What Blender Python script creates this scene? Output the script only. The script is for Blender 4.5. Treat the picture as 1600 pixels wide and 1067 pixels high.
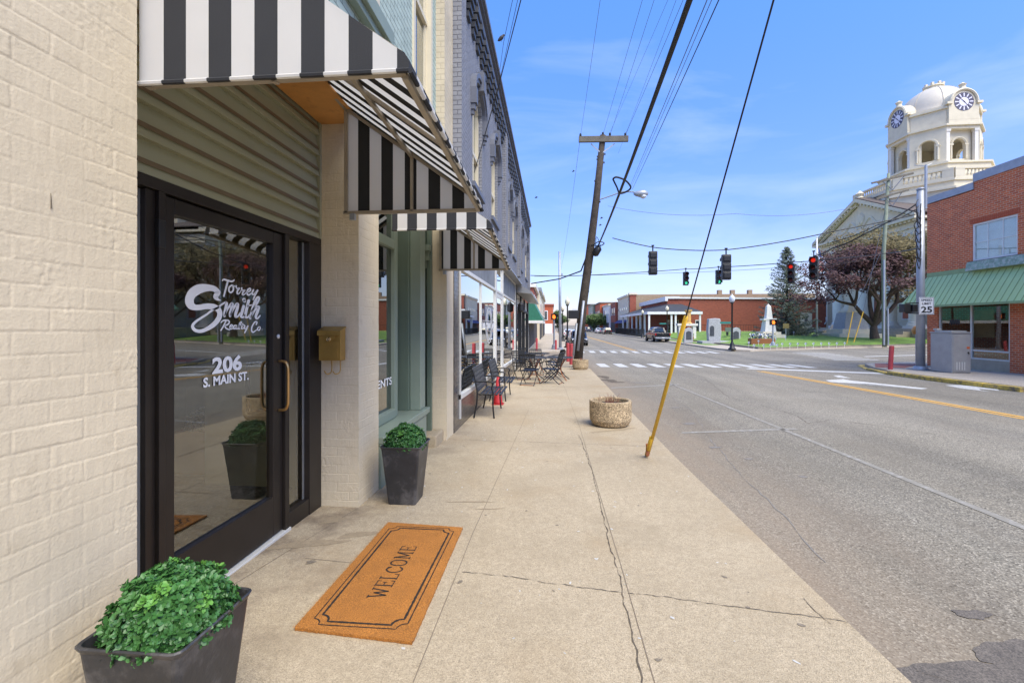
import bpy, bmesh, math, random
from mathutils import Vector, Matrix
random.seed(7)
S = bpy.context.scene
for o in list(bpy.data.objects): bpy.data.objects.remove(o)
PI = math.pi; R = math.radians
# ---------------- camera ----------------
FPX = 711.0; PSI = math.atan(62/711.0); CAMH = 1.44
cam = bpy.data.cameras.new('camera'); co = bpy.data.objects.new('camera', cam); S.collection.objects.link(co)
co.location = (0, 0, CAMH); co.rotation_euler = (PI/2, 0, PSI)
cam.sensor_width = 36; cam.sensor_fit = 'HORIZONTAL'; cam.lens = FPX/1600*36
cam.shift_y = -25.5/1600; cam.clip_start = .05; cam.clip_end = 6000
S.camera = co
S.render.resolution_x = 1024; S.render.resolution_y = 682
# ---------------- sky, sun, exposure ----------------
SUN_EL, SUN_AZ = 55, 143       # azimuth measured clockwise from +Y
w = bpy.data.worlds.new("World"); S.world = w; w.use_nodes = True
wn, wl = w.node_tree.nodes, w.node_tree.links
for n in list(wn): wn.remove(n)
sky = wn.new('ShaderNodeTexSky'); sky.sky_type = 'NISHITA'; sky.sun_disc = False
sky.sun_elevation = R(SUN_EL); sky.sun_rotation = R(SUN_AZ); sky.air_density = 1.0; sky.dust_density = .6; sky.ozone_density = 2.2
tc = wn.new('ShaderNodeTexCoord'); mp = wn.new('ShaderNodeMapping'); mp.inputs['Scale'].default_value = (1.2, 2.2, 5.5)
mp.inputs['Rotation'].default_value = (0, .25, .6)
cn = wn.new('ShaderNodeTexNoise'); cn.inputs['Scale'].default_value = 1.3; cn.inputs['Detail'].default_value = 7; cn.inputs['Roughness'].default_value = .55
cn.inputs['Distortion'].default_value = .6
cr = wn.new('ShaderNodeValToRGB'); cr.color_ramp.elements[0].position = .47; cr.color_ramp.elements[0].color = (0,0,0,1)
cr.color_ramp.elements[1].position = .85; cr.color_ramp.elements[1].color = (.33,.33,.33,1)
mx = wn.new('ShaderNodeMixRGB'); mx.inputs['Color2'].default_value = (5.6, 5.9, 6.6, 1)
# overcast veil: a pale layer added to the clear sky
veil = wn.new('ShaderNodeMixRGB'); veil.blend_type = 'MULTIPLY'; veil.inputs['Fac'].default_value = 1; veil.inputs['Color2'].default_value = (1.12, 1.12, 1.22, 1)
bg = wn.new('ShaderNodeBackground'); bg.inputs['Strength'].default_value = .139; wo = wn.new('ShaderNodeOutputWorld')
wl.new(tc.outputs['Generated'], mp.inputs['Vector']); wl.new(mp.outputs[0], cn.inputs['Vector']); wl.new(cn.outputs['Fac'], cr.inputs['Fac'])
spz = wn.new('ShaderNodeSeparateXYZ'); zr = wn.new('ShaderNodeValToRGB'); e = zr.color_ramp.elements; e[0].position = 0; e[0].color = (.66,.60,.66,1); e[1].position = .6; e[1].color = (.62,.98,1.35,1)
x_ = e.new(.2); x_.color = (.60,.66,.93,1)
grade = wn.new('ShaderNodeMixRGB'); grade.blend_type = 'MULTIPLY'; grade.inputs['Fac'].default_value = 1
wl.new(tc.outputs['Generated'], spz.inputs[0]); wl.new(spz.outputs[2], zr.inputs['Fac']); wl.new(sky.outputs[0], veil.inputs['Color1']); wl.new(veil.outputs[0], grade.inputs['Color1']); wl.new(zr.outputs[0], grade.inputs['Color2'])
wl.new(grade.outputs[0], mx.inputs['Color1']); wl.new(cr.outputs[0], mx.inputs['Fac'])
wl.new(mx.outputs[0], bg.inputs['Color']); wl.new(bg.outputs[0], wo.inputs['Surface'])
sl = bpy.data.lights.new('sun', 'SUN'); sl.energy = 3.3; sl.angle = R(45); sl.color = (1, .895, .70)
so = bpy.data.objects.new('sun', sl); S.collection.objects.link(so)
sd = Vector((math.sin(R(SUN_AZ))*math.cos(R(SUN_EL)), math.cos(R(SUN_AZ))*math.cos(R(SUN_EL)), math.sin(R(SUN_EL))))
so.rotation_euler = sd.to_track_quat('Z', 'Y').to_euler(); so.location = (0, 0, 60)
S.view_settings.view_transform = 'Standard'; S.view_settings.look = 'None'; S.view_settings.gamma = 1
S.view_settings.exposure = .80
S.cycles.max_bounces = 8; S.cycles.transparent_max_bounces = 12
# ---------------- survey helpers ----------------
cR = Vector((math.cos(PSI), math.sin(PSI), 0)); cF = Vector((-math.sin(PSI), math.cos(PSI), 0))
def ray(u, v): return cR*((u-800)/FPX) + cF + Vector((0, 0, (508-v)/FPX))
def onX(u, v, X):
    d = ray(u, v); t = X/d.x; return Vector((X, t*d.y, CAMH+t*d.z))
def onY(u, v, Y):
    d = ray(u, v); t = Y/d.y; return Vector((t*d.x, Y, CAMH+t*d.z))
def gz(y): return -.02*min(y, 30)
def onG(u, v, dz=-.13):
    d = ray(u, v); t = 5.
    for _ in range(60):
        t = (gz(d.y*t)+dz-CAMH)/d.z
    return Vector((d.x*t, d.y*t, gz(d.y*t)+dz))
def yX(u, X): return onX(u, 508, X).y
# ---------------- mesh builder ----------------
ORG = {}
class MB:
    def __init__(s): s.v = []; s.f = []; s.m = []
    def add(s, vs, fs, m=0):
        b = len(s.v); s.v += [tuple(p) for p in vs]
        s.f += [tuple(b+i for i in f) for f in fs]; s.m += [m]*len(fs); return s
    def box(s, x0, x1, y0, y1, z0, z1, m=0):
        if x0 > x1: x0, x1 = x1, x0
        if y0 > y1: y0, y1 = y1, y0
        if z0 > z1: z0, z1 = z1, z0
        return s.add([(x0,y0,z0),(x1,y0,z0),(x1,y1,z0),(x0,y1,z0),(x0,y0,z1),(x1,y0,z1),(x1,y1,z1),(x0,y1,z1)],
              [(0,3,2,1),(4,5,6,7),(0,1,5,4),(1,2,6,5),(2,3,7,6),(3,0,4,7)], m)
    def hexa(s, p, m=0): return s.add(p, [(0,3,2,1),(4,5,6,7),(0,1,5,4),(1,2,6,5),(2,3,7,6),(3,0,4,7)], m)
    def obox(s, c, size, M, m=0):
        h = [d/2 for d in size]; c = Vector(c)
        return s.hexa([c+M@Vector((a*h[0], b*h[1], d*h[2])) for a,b,d in ((-1,-1,-1),(1,-1,-1),(1,1,-1),(-1,1,-1),(-1,-1,1),(1,-1,1),(1,1,1),(-1,1,1))], m)
    def beam(s, a, b, w, h, m=0):
        a, b = Vector(a), Vector(b); d = b-a; q = d.to_track_quat('X', 'Z').to_matrix()
        return s.obox((a+b)/2, (d.length, w, h), q, m)
    def quad(s, a, b, c, d, m=0): return s.add([a,b,c,d], [(0,1,2,3)], m)
    def poly(s, pts, m=0): return s.add(pts, [tuple(range(len(pts)))], m)
    def prism(s, pts, d, m=0):
        d = Vector(d); n = len(pts); P = [Vector(p) for p in pts]
        return s.add(P+[p+d for p in P], [tuple(range(n-1,-1,-1)), tuple(range(n,2*n))]+[(i,(i+1)%n,n+(i+1)%n,n+i) for i in range(n)], m)
    def tube(s, pts, r, n=6, m=0, cap=True):
        P = [Vector(p) for p in pts]; k = len(P); rs = r if isinstance(r, (list, tuple)) else [r]*k
        b = len(s.v); prev = None
        for i, p in enumerate(P):
            d = (P[min(i+1,k-1)]-P[max(i-1,0)]); d = d.normalized() if d.length > 1e-9 else Vector((0,0,1))
            if prev is None:
                a = d.orthogonal().normalized()
            else:
                a = prev-d*prev.dot(d); a = a.normalized() if a.length > 1e-6 else d.orthogonal().normalized()
            prev = a; c = d.cross(a)
            for j in range(n):
                t = 2*PI*j/n; s.v.append(tuple(p+(a*math.cos(t)+c*math.sin(t))*rs[i]))
        for i in range(k-1):
            for j in range(n):
                s.f.append((b+i*n+j, b+i*n+(j+1)%n, b+(i+1)*n+(j+1)%n, b+(i+1)*n+j)); s.m.append(m)
        if cap:
            s.f.append(tuple(b+j for j in range(n-1,-1,-1))); s.f.append(tuple(b+(k-1)*n+j for j in range(n))); s.m += [m,m]
        return s
    def lathe(s, prof, c=(0,0,0), n=16, m=0, a0=0, ax=None):
        b = len(s.v); c = Vector(c); M = ax or Matrix.Identity(3); k = len(prof)
        for r, z in prof:
            for j in range(n):
                t = a0+2*PI*j/n; s.v.append(tuple(c+M@Vector((r*math.cos(t), r*math.sin(t), z))))
        for i in range(k-1):
            for j in range(n):
                s.f.append((b+i*n+j, b+i*n+(j+1)%n, b+(i+1)*n+(j+1)%n, b+(i+1)*n+j)); s.m.append(m)
        s.f.append(tuple(b+j for j in range(n-1,-1,-1))); s.f.append(tuple(b+(k-1)*n+j for j in range(n))); s.m += [m,m]
        return s
    def build(s, name, mats, parent=None, smooth=False, bevel=0, org=None):
        me = bpy.data.meshes.new(name); L = Vector(org) if org else (ORG[parent.name] if parent else Vector((0,0,0)))
        me.from_pydata([(p[0]-L.x, p[1]-L.y, p[2]-L.z) for p in s.v], [], s.f)
        for mt in (mats if isinstance(mats, (list, tuple)) else [mats]): me.materials.append(mt)
        me.polygons.foreach_set('material_index', s.m)
        if smooth: me.polygons.foreach_set('use_smooth', [True]*len(s.f))
        me.validate(); me.update()
        o = bpy.data.objects.new(name, me); S.collection.objects.link(o)
        if parent: o.parent = parent
        else: o.location = L
        ORG[o.name] = L
        if bevel:
            md = o.modifiers.new('bevel', 'BEVEL'); md.width = bevel; md.segments = 2; md.limit_method = 'ANGLE'; md.angle_limit = R(40)
        return o
def thing(name, label, cat, loc=(0,0,0), group=None):
    o = bpy.data.objects.new(name, None); S.collection.objects.link(o); o.location = loc; o.empty_display_size = .2
    ORG[o.name] = Vector(loc); o['label'] = label; o['category'] = cat
    if group: o['group'] = group
    return o
def tag(o, label, cat, group=None, kind=None):
    o['label'] = label; o['category'] = cat
    if group: o['group'] = group
    if kind: o['kind'] = kind
    return o
def struct(o): o['kind'] = 'structure'; return o
def dup(o, parent=None, loc=None, rz=None, label=None):
    c = o.copy(); S.collection.objects.link(c)
    if parent is not None: c.parent = parent
    if loc is not None: c.location = loc
    if rz is not None: c.rotation_euler = (0, 0, rz)
    if label: c['label'] = label
    for ch in list(o.children): dup(ch, c)
    return c
def smoothline(pts, n=6):
    P = [Vector(p) for p in pts]; out = []
    for i in range(len(P)-1):
        a, b, c, d = P[max(i-1,0)], P[i], P[i+1], P[min(i+2,len(P)-1)]
        for k in range(n):
            t = k/n; out.append(.5*((2*b)+(c-a)*t+(2*a-5*b+4*c-d)*t*t+(3*b-a-3*c+d)*t*t*t))
    out.append(P[-1]); return out
def sag(a, b, s, n=16):
    a, b = Vector(a), Vector(b); return [a.lerp(b, i/n)-Vector((0,0,4*s*(i/n)*(1-i/n))) for i in range(n+1)]
def text_mb(mb, txt, o, ux, uz, w, h, depth=.002, bold=.0, shear=0, m=0, align='L'):
    cu = bpy.data.curves.new('t', 'FONT'); cu.body = txt; cu.offset = bold; cu.shear = shear; cu.extrude = 0; cu.resolution_u = 3
    ob = bpy.data.objects.new('t', cu); S.collection.objects.link(ob)
    me = bpy.data.meshes.new_from_object(ob.evaluated_get(bpy.context.evaluated_depsgraph_get()))
    bpy.data.objects.remove(ob)
    xs = [v.co.x for v in me.vertices]; ys = [v.co.y for v in me.vertices]
    x0, x1, y0, y1 = min(xs), max(xs), min(ys), max(ys)
    if w is None: w = (x1-x0)*h/(y1-y0)
    ux, uz, o = Vector(ux), Vector(uz), Vector(o); nn = ux.cross(uz).normalized()
    if align == 'C': o = o-ux*w/2
    vs = [o+ux*((v.co.x-x0)/(x1-x0)*w)+uz*((v.co.y-y0)/(y1-y0)*h)+nn*depth for v in me.vertices]
    mb.add(vs, [tuple(p.vertices) for p in me.polygons], m); bpy.data.meshes.remove(me); return mb
def stroke_mb(mb, pts, f, nn, depth=.0015, n=5, wk=1.0):
    """pts: (x,y,width) centre line on a flat face; f maps x,y onto that face"""
    L = smoothline([Vector(p) for p in pts], n) if len(pts) > 2 else [Vector(p) for p in pts]
    nn = Vector(nn); vs = []; fs = []
    for i, p in enumerate(L):
        d = L[min(i+1,len(L)-1)]-L[max(i-1,0)]; d.z = 0; d = d.normalized() if d.length > 1e-6 else Vector((1,0,0)); q = Vector((-d.y, d.x, 0))*(p.z*wk/2)
        vs += [f(p.x+q.x, p.y+q.y)+nn*depth, f(p.x-q.x, p.y-q.y)+nn*depth]
    for i in range(len(L)-1): fs.append((2*i, 2*i+1, 2*i+3, 2*i+2))
    for e in (L[0], L[-1]):
        b = len(vs); r = e.z*wk/2
        vs += [f(e.x+r*math.cos(t*PI/5), e.y+r*math.sin(t*PI/5))+nn*(depth+.0003) for t in range(10)]; fs.append(tuple(range(b, b+10)))
    mb.add(vs, fs)
# ---------------- materials ----------------
def srgb(r, g, b): return tuple(((c/255+.055)/1.055)**2.4 if c > 10 else c/255/12.92 for c in (r, g, b))
def base(name):
    m = bpy.data.materials.new(name); m.use_nodes = True; nt = m.node_tree; return m, nt, nt.nodes['Principled BSDF']
def N(nt, t, **k):
    n = nt.nodes.new('ShaderNode'+t)
    for a, b in k.items():
        if a in n.inputs: n.inputs[a].default_value = b
        else: setattr(n, a, b)
    return n
def mulc(c, k): return (min(c[0]*k,1), min(c[1]*k,1), min(c[2]*k,1), 1)
def mat(name, col, rough=.7, metal=0, var=.12, vs=4, bump=0, bs=60, emit=0, spec=.5, fine=0, fs=200, dirt=None, ds=2, dlo=.55, dhi=.75, coat=0):
    m, nt, b = base(name); L = nt.links; tcn = N(nt, 'TexCoord'); b.inputs['Roughness'].default_value = rough; b.inputs['Metallic'].default_value = metal
    b.inputs['Specular IOR Level'].default_value = spec; b.inputs['Coat Weight'].default_value = coat
    no = N(nt, 'TexNoise', Scale=vs, Detail=6, Roughness=.6); L.new(tcn.outputs['Object'], no.inputs['Vector'])
    r = N(nt, 'ValToRGB'); r.color_ramp.elements[0].position = .3; r.color_ramp.elements[1].position = .7
    r.color_ramp.elements[0].color = mulc(col, 1-var); r.color_ramp.elements[1].color = mulc(col, 1+var); L.new(no.outputs['Fac'], r.inputs['Fac']); out = r.outputs[0]
    if fine:
        f = N(nt, 'TexNoise', Scale=fs, Detail=3, Roughness=.7); L.new(tcn.outputs['Object'], f.inputs['Vector'])
        rr = N(nt, 'ValToRGB'); rr.color_ramp.elements[0].position = .35; rr.color_ramp.elements[1].position = .65
        rr.color_ramp.elements[0].color = (1-fine,)*3+(1,); rr.color_ramp.elements[1].color = (1+fine,)*3+(1,); L.new(f.outputs['Fac'], rr.inputs['Fac'])
        mm = N(nt, 'MixRGB', blend_type='MULTIPLY', Fac=1); L.new(out, mm.inputs['Color1']); L.new(rr.outputs[0], mm.inputs['Color2']); out = mm.outputs[0]
    if dirt:
        f = N(nt, 'TexNoise', Scale=ds, Detail=8, Roughness=.7); L.new(tcn.outputs['Object'], f.inputs['Vector'])
        rr = N(nt, 'ValToRGB'); rr.color_ramp.elements[0].position = dlo; rr.color_ramp.elements[1].position = dhi; L.new(f.outputs['Fac'], rr.inputs['Fac'])
        mm = N(nt, 'MixRGB'); mm.inputs['Color2'].default_value = (*dirt, 1); L.new(out, mm.inputs['Color1']); L.new(rr.outputs[0], mm.inputs['Fac']); out = mm.outputs[0]
    L.new(out, b.inputs['Base Color'])
    if bump:
        f = N(nt, 'TexNoise', Scale=bs, Detail=5); L.new(tcn.outputs['Object'], f.inputs['Vector']); bp = N(nt, 'Bump', Strength=bump, Distance=.01)
        L.new(f.outputs['Fac'], bp.inputs['Height']); L.new(bp.outputs[0], b.inputs['Normal'])
    if emit: b.inputs['Emission Color'].default_value = (*col, 1); b.inputs['Emission Strength'].default_value = emit
    return m
def wallvec(nt, warp=0, ws=2):
    L = nt.links; tcn = N(nt, 'TexCoord'); sp = N(nt, 'SeparateXYZ'); L.new(tcn.outputs['Object'], sp.inputs[0]); a = N(nt, 'Math', operation='ADD')
    L.new(sp.outputs[0], a.inputs[0]); L.new(sp.outputs[1], a.inputs[1]); c = N(nt, 'CombineXYZ'); L.new(a.outputs[0], c.inputs[0]); L.new(sp.outputs[2], c.inputs[1])
    out = c.outputs[0]
    if warp:
        f = N(nt, 'TexNoise', Scale=ws, Detail=4); L.new(tcn.outputs['Object'], f.inputs['Vector'])
        sb = N(nt, 'VectorMath', operation='SUBTRACT'); sb.inputs[1].default_value = (.5,.5,.5); L.new(f.outputs['Color'], sb.inputs[0])
        sc = N(nt, 'VectorMath', operation='SCALE'); sc.inputs['Scale'].default_value = warp; L.new(sb.outputs[0], sc.inputs[0])
        ad = N(nt, 'VectorMath', operation='ADD'); L.new(out, ad.inputs[0]); L.new(sc.outputs[0], ad.inputs[1]); out = ad.outputs[0]
    return out, tcn
def brick(name, c1, c2, mortar, bw=.203, bh=.068, ms=.006, rough=.8, bump=.5, warp=.006, dirt=None, var=.15, off=.5):
    m, nt, b = base(name); L = nt.links; vec, tcn = wallvec(nt, warp, 9)
    br = N(nt, 'TexBrick', Scale=1); br.offset = off; br.inputs['Brick Width'].default_value = bw; br.inputs['Row Height'].default_value = bh
    br.inputs['Mortar Size'].default_value = ms; br.inputs['Mortar Smooth'].default_value = .3; br.inputs['Bias'].default_value = 0
    br.inputs['Color1'].default_value = (*c1, 1); br.inputs['Color2'].default_value = (*c2, 1); br.inputs['Mortar'].default_value = (*mortar, 1)
    L.new(vec, br.inputs['Vector']); no = N(nt, 'TexNoise', Scale=3, Detail=8, Roughness=.7); L.new(tcn.outputs['Object'], no.inputs['Vector'])
    r = N(nt, 'ValToRGB'); r.color_ramp.elements[0].position = .3; r.color_ramp.elements[1].position = .7
    r.color_ramp.elements[0].color = (1-var,)*3+(1,); r.color_ramp.elements[1].color = (1+var,)*3+(1,); L.new(no.outputs['Fac'], r.inputs['Fac'])
    mm = N(nt, 'MixRGB', blend_type='MULTIPLY', Fac=1); L.new(br.outputs['Color'], mm.inputs['Color1']); L.new(r.outputs[0], mm.inputs['Color2']); out = mm.outputs[0]
    if dirt:
        f = N(nt, 'TexNoise', Scale=1.2, Detail=8, Roughness=.7); L.new(tcn.outputs['Object'], f.inputs['Vector'])
        rr = N(nt, 'ValToRGB'); rr.color_ramp.elements[0].position = .58; rr.color_ramp.elements[1].position = .8; L.new(f.outputs['Fac'], rr.inputs['Fac'])
        m2 = N(nt, 'MixRGB'); m2.inputs['Color2'].default_value = (*dirt, 1); L.new(out, m2.inputs['Color1']); L.new(rr.outputs[0], m2.inputs['Fac']); out = m2.outputs[0]
    L.new(out, b.inputs['Base Color']); b.inputs['Roughness'].default_value = rough
    iv = N(nt, 'Math', operation='MULTIPLY'); iv.inputs[1].default_value = -1; L.new(br.outputs['Fac'], iv.inputs[0])
    f2 = N(nt, 'TexNoise', Scale=40, Detail=5); L.new(tcn.outputs['Object'], f2.inputs['Vector']); ad = N(nt, 'Math', operation='MULTIPLY_ADD'); ad.inputs[1].default_value = .5
    L.new(f2.outputs['Fac'], ad.inputs[0]); L.new(iv.outputs[0], ad.inputs[2])
    bp = N(nt, 'Bump', Strength=bump, Distance=.008); L.new(ad.outputs[0], bp.inputs['Height']); L.new(bp.outputs[0], b.inputs['Normal'])
    return m
def glass(name, refl=.35, tint=(.55,.58,.5), fres=1.45):
    m = bpy.data.materials.new(name); m.use_nodes = True; nt = m.node_tree; L = nt.links; nt.nodes.remove(nt.nodes['Principled BSDF']); out = nt.nodes['Material Output']
    tr = N(nt, 'BsdfTransparent'); tr.inputs[0].default_value = (*tint, 1); gl = N(nt, 'BsdfGlossy'); gl.inputs['Roughness'].default_value = .0; gl.inputs[0].default_value = (.95,.96,.93,1)
    fr = N(nt, 'Fresnel'); fr.inputs[0].default_value = fres; ma = N(nt, 'Math', operation='ADD', use_clamp=True); ma.inputs[1].default_value = refl; L.new(fr.outputs[0], ma.inputs[0]); ge = N(nt, 'NewGeometry'); iv = N(nt, 'Math', operation='SUBTRACT'); iv.inputs[0].default_value = 1; L.new(ge.outputs['Backfacing'], iv.inputs[1]); fm_ = N(nt, 'Math', operation='MULTIPLY'); L.new(ma.outputs[0], fm_.inputs[0]); L.new(iv.outputs[0], fm_.inputs[1])
    tcn = N(nt, 'TexCoord'); no = N(nt, 'TexNoise', Scale=1.1, Detail=1); L.new(tcn.outputs['Object'], no.inputs['Vector']); bp = N(nt, 'Bump', Strength=.06, Distance=.02); L.new(no.outputs['Fac'], bp.inputs['Height']); L.new(bp.outputs[0], gl.inputs['Normal'])
    mxs = N(nt, 'MixShader'); L.new(fm_.outputs[0], mxs.inputs[0]); L.new(tr.outputs[0], mxs.inputs[1]); L.new(gl.outputs[0], mxs.inputs[2]); L.new(mxs.outputs[0], out.inputs[0])
    return m
def ground_mat(name, col, lo, hi, scale, rough=.9, patch=None, pscale=.35, var=.12, bump=.5, streak=None):
    """aggregate surface: stones lighter and darker than the binder, worn patches, stains"""
    m, nt, b = base(name); L = nt.links; tcn = N(nt, 'TexCoord'); b.inputs['Roughness'].default_value = rough; b.inputs['Specular IOR Level'].default_value = .25
    vo = N(nt, 'TexVoronoi', Scale=scale); L.new(tcn.outputs['Object'], vo.inputs['Vector'])
    rp = N(nt, 'ValToRGB'); e = rp.color_ramp.elements; e[0].position = .0; e[0].color = mulc(col, lo); e[1].position = 1; e[1].color = mulc(col, hi)
    x = e.new(.3); x.color = mulc(col, .93); x = e.new(.75); x.color = mulc(col, 1.07)
    sp = N(nt, 'SeparateXYZ'); L.new(vo.outputs['Color'], sp.inputs[0]); L.new(sp.outputs[0], rp.inputs['Fac'])
    no = N(nt, 'TexNoise', Scale=pscale, Detail=9, Roughness=.65); L.new(tcn.outputs['Object'], no.inputs['Vector'])
    r = N(nt, 'ValToRGB'); r.color_ramp.elements[0].position = .32; r.color_ramp.elements[1].position = .68
    r.color_ramp.elements[0].color = (1-var, 1-var*1.05, 1-var*1.2, 1); r.color_ramp.elements[1].color = (1+var*.6,)*3+(1,); L.new(no.outputs['Fac'], r.inputs['Fac'])
    mm = N(nt, 'MixRGB', blend_type='MULTIPLY', Fac=1); L.new(rp.outputs[0], mm.inputs['Color1']); L.new(r.outputs[0], mm.inputs['Color2']); out = mm.outputs[0]
    f = N(nt, 'TexNoise', Scale=22, Detail=5, Roughness=.7); L.new(tcn.outputs['Object'], f.inputs['Vector'])
    r3 = N(nt, 'ValToRGB'); r3.color_ramp.elements[0].position = .3; r3.color_ramp.elements[1].position = .7; r3.color_ramp.elements[0].color = (.88,.87,.85,1); r3.color_ramp.elements[1].color = (1.1,1.1,1.1,1)
    L.new(f.outputs['Fac'], r3.inputs['Fac']); m3 = N(nt, 'MixRGB', blend_type='MULTIPLY', Fac=1); L.new(out, m3.inputs['Color1']); L.new(r3.outputs[0], m3.inputs['Color2']); out = m3.outputs[0]
    if patch:
        p = N(nt, 'TexNoise', Scale=1.6, Detail=7, Roughness=.6); mpp = N(nt, 'Mapping'); mpp.inputs['Scale'].default_value = streak or (1,1,1); L.new(tcn.outputs['Object'], mpp.inputs[0]); L.new(mpp.outputs[0], p.inputs['Vector'])
        rr = N(nt, 'ValToRGB'); rr.color_ramp.elements[0].position = .5; rr.color_ramp.elements[1].position = .8; rr.color_ramp.elements[1].color = (.75,.75,.75,1); L.new(p.outputs['Fac'], rr.inputs['Fac'])
        m2 = N(nt, 'MixRGB'); m2.inputs['Color2'].default_value = (*patch, 1); L.new(out, m2.inputs['Color1']); L.new(rr.outputs[0], m2.inputs['Fac']); out = m2.outputs[0]
    if name == 'asphalt':        # lanes polished by tyres: long soft streaks
        gn = N(nt, 'TexNoise', Scale=1, Detail=4, Roughness=.55); gm = N(nt, 'Mapping'); gm.inputs['Scale'].default_value = (.9,.035,1); L.new(tcn.outputs['Object'], gm.inputs[0]); L.new(gm.outputs[0], gn.inputs['Vector'])
        gr = N(nt, 'ValToRGB'); gr.color_ramp.elements[0].position = .35; gr.color_ramp.elements[1].position = .65; gr.color_ramp.elements[0].color = (.84,.84,.85,1); gr.color_ramp.elements[1].color = (1.12,1.11,1.09,1); L.new(gn.outputs['Fac'], gr.inputs['Fac'])
        m5 = N(nt, 'MixRGB', blend_type='MULTIPLY', Fac=1); L.new(out, m5.inputs['Color1']); L.new(gr.outputs[0], m5.inputs['Color2']); out = m5.outputs[0]
    if name == 'asphalt':        # tan grit swept against the left kerb
        sx_ = N(nt, 'SeparateXYZ'); L.new(tcn.outputs['Object'], sx_.inputs[0]); mr = N(nt, 'MapRange'); mr.inputs['From Min'].default_value = 3.1; mr.inputs['From Max'].default_value = 1.7; L.new(sx_.outputs[0], mr.inputs['Value'])
        gn = N(nt, 'TexNoise', Scale=1.4, Detail=8, Roughness=.65); gm = N(nt, 'Mapping'); gm.inputs['Scale'].default_value = (3,.6,1); L.new(tcn.outputs['Object'], gm.inputs[0]); L.new(gm.outputs[0], gn.inputs['Vector'])
        mu = N(nt, 'Math', operation='MULTIPLY'); L.new(mr.outputs[0], mu.inputs[0]); L.new(gn.outputs['Fac'], mu.inputs[1]); m4 = N(nt, 'MixRGB'); m4.inputs['Color2'].default_value = (.27,.205,.14,1); L.new(out, m4.inputs['Color1']); L.new(mu.outputs[0], m4.inputs['Fac']); out = m4.outputs[0]
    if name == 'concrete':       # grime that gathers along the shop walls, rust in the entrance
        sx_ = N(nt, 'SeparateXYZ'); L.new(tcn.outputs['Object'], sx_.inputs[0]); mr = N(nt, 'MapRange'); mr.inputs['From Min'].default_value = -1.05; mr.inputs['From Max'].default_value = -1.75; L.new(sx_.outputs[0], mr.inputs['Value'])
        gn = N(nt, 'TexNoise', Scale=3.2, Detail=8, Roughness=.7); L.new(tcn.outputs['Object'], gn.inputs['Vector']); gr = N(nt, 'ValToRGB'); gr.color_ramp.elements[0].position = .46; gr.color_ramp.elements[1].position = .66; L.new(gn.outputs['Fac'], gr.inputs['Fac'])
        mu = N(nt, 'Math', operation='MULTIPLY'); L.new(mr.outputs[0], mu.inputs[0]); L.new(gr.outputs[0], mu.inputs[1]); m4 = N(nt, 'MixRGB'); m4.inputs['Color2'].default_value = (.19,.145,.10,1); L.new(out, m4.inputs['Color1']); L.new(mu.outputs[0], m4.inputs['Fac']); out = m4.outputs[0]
        gn = N(nt, 'TexNoise', Scale=.9, Detail=9, Roughness=.62); L.new(tcn.outputs['Object'], gn.inputs['Vector']); gr = N(nt, 'ValToRGB'); gr.color_ramp.elements[0].position = .53; gr.color_ramp.elements[1].position = .72; gr.color_ramp.elements[1].color = (.5,.5,.5,1); L.new(gn.outputs['Fac'], gr.inputs['Fac'])
        m4 = N(nt, 'MixRGB'); m4.inputs['Color2'].default_value = (.345,.25,.14,1); L.new(out, m4.inputs['Color1']); L.new(gr.outputs[0], m4.inputs['Fac']); out = m4.outputs[0]
    L.new(out, b.inputs['Base Color'])
    bp = N(nt, 'Bump', Strength=bump, Distance=.003); L.new(vo.outputs['Distance'], bp.inputs['Height']); L.new(bp.outputs[0], b.inputs['Normal'])
    return m
M = {}
M['concrete'] = ground_mat('concrete', (.42,.346,.24), .66, 1.28, 240, patch=(.31,.25,.165), var=.13)
M['concrete_far'] = ground_mat('pale_concrete', (.46,.40,.32), .75, 1.2, 60, patch=(.38,.32,.25), var=.1)
M['asphalt'] = ground_mat('asphalt', (.225,.205,.166), .42, 1.95, 100, patch=(.19,.165,.125), var=.16, pscale=.25, streak=(1,.25,1))
M['grass'] = mat('grass', (.15,.25,.04), .95, var=.4, vs=1.2, fine=.5, fs=40, bump=.8, bs=30)
M['earth'] = mat('earth', (.2,.17,.12), .95, var=.3, vs=.1)
M['joint'] = mat('joint', (.19,.15,.105), .95)
M['crack'] = mat('crack', (.11,.088,.062), .95, var=.3, vs=30)
M['kerb'] = mat('kerb_stone', (.40,.35,.28), .9, var=.2, vs=3, fine=.2, fs=90, bump=.4)
M['kerb_yellow'] = mat('kerb_yellow', (.60,.42,.08), .85, var=.25, vs=4, dirt=(.2,.16,.1), ds=5, dlo=.45, dhi=.62, bump=.4)
M['white_paint'] = mat('road_white', (.56,.55,.51), .8, var=.1, vs=8, dirt=(.32,.30,.27), ds=11, dlo=.50, dhi=.66)
M['faded_paint'] = mat('road_faded', (.36,.34,.305), .85, var=.15, vs=8, dirt=(.24,.22,.18), ds=14, dlo=.34, dhi=.50)
M['yellow_paint'] = mat('road_yellow', (.62,.33,.05), .8, var=.12, vs=6, dirt=(.34,.26,.15), ds=12, dlo=.55, dhi=.75)
M['cream'] = mat('cream_painted_brick', (.62,.525,.365), .6, var=.05, vs=3, bump=.16, bs=110, fine=.03, fs=60, dirt=(.44,.35,.22), ds=7, dlo=.58, dhi=.85)
M['cream_brick'] = brick('cream_brick', (.56,.48,.34), (.53,.455,.32), (.47,.40,.28), bump=.6, bh=.0735, bw=.212)
M['green_brick'] = brick('pale_green_brick', (.40,.48,.42), (.36,.44,.38), (.16,.2,.17), ms=.005, bump=.9)
M['green_wood'] = mat('sage_green_paint', (.125,.165,.12), .5, var=.06, vs=3)
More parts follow.
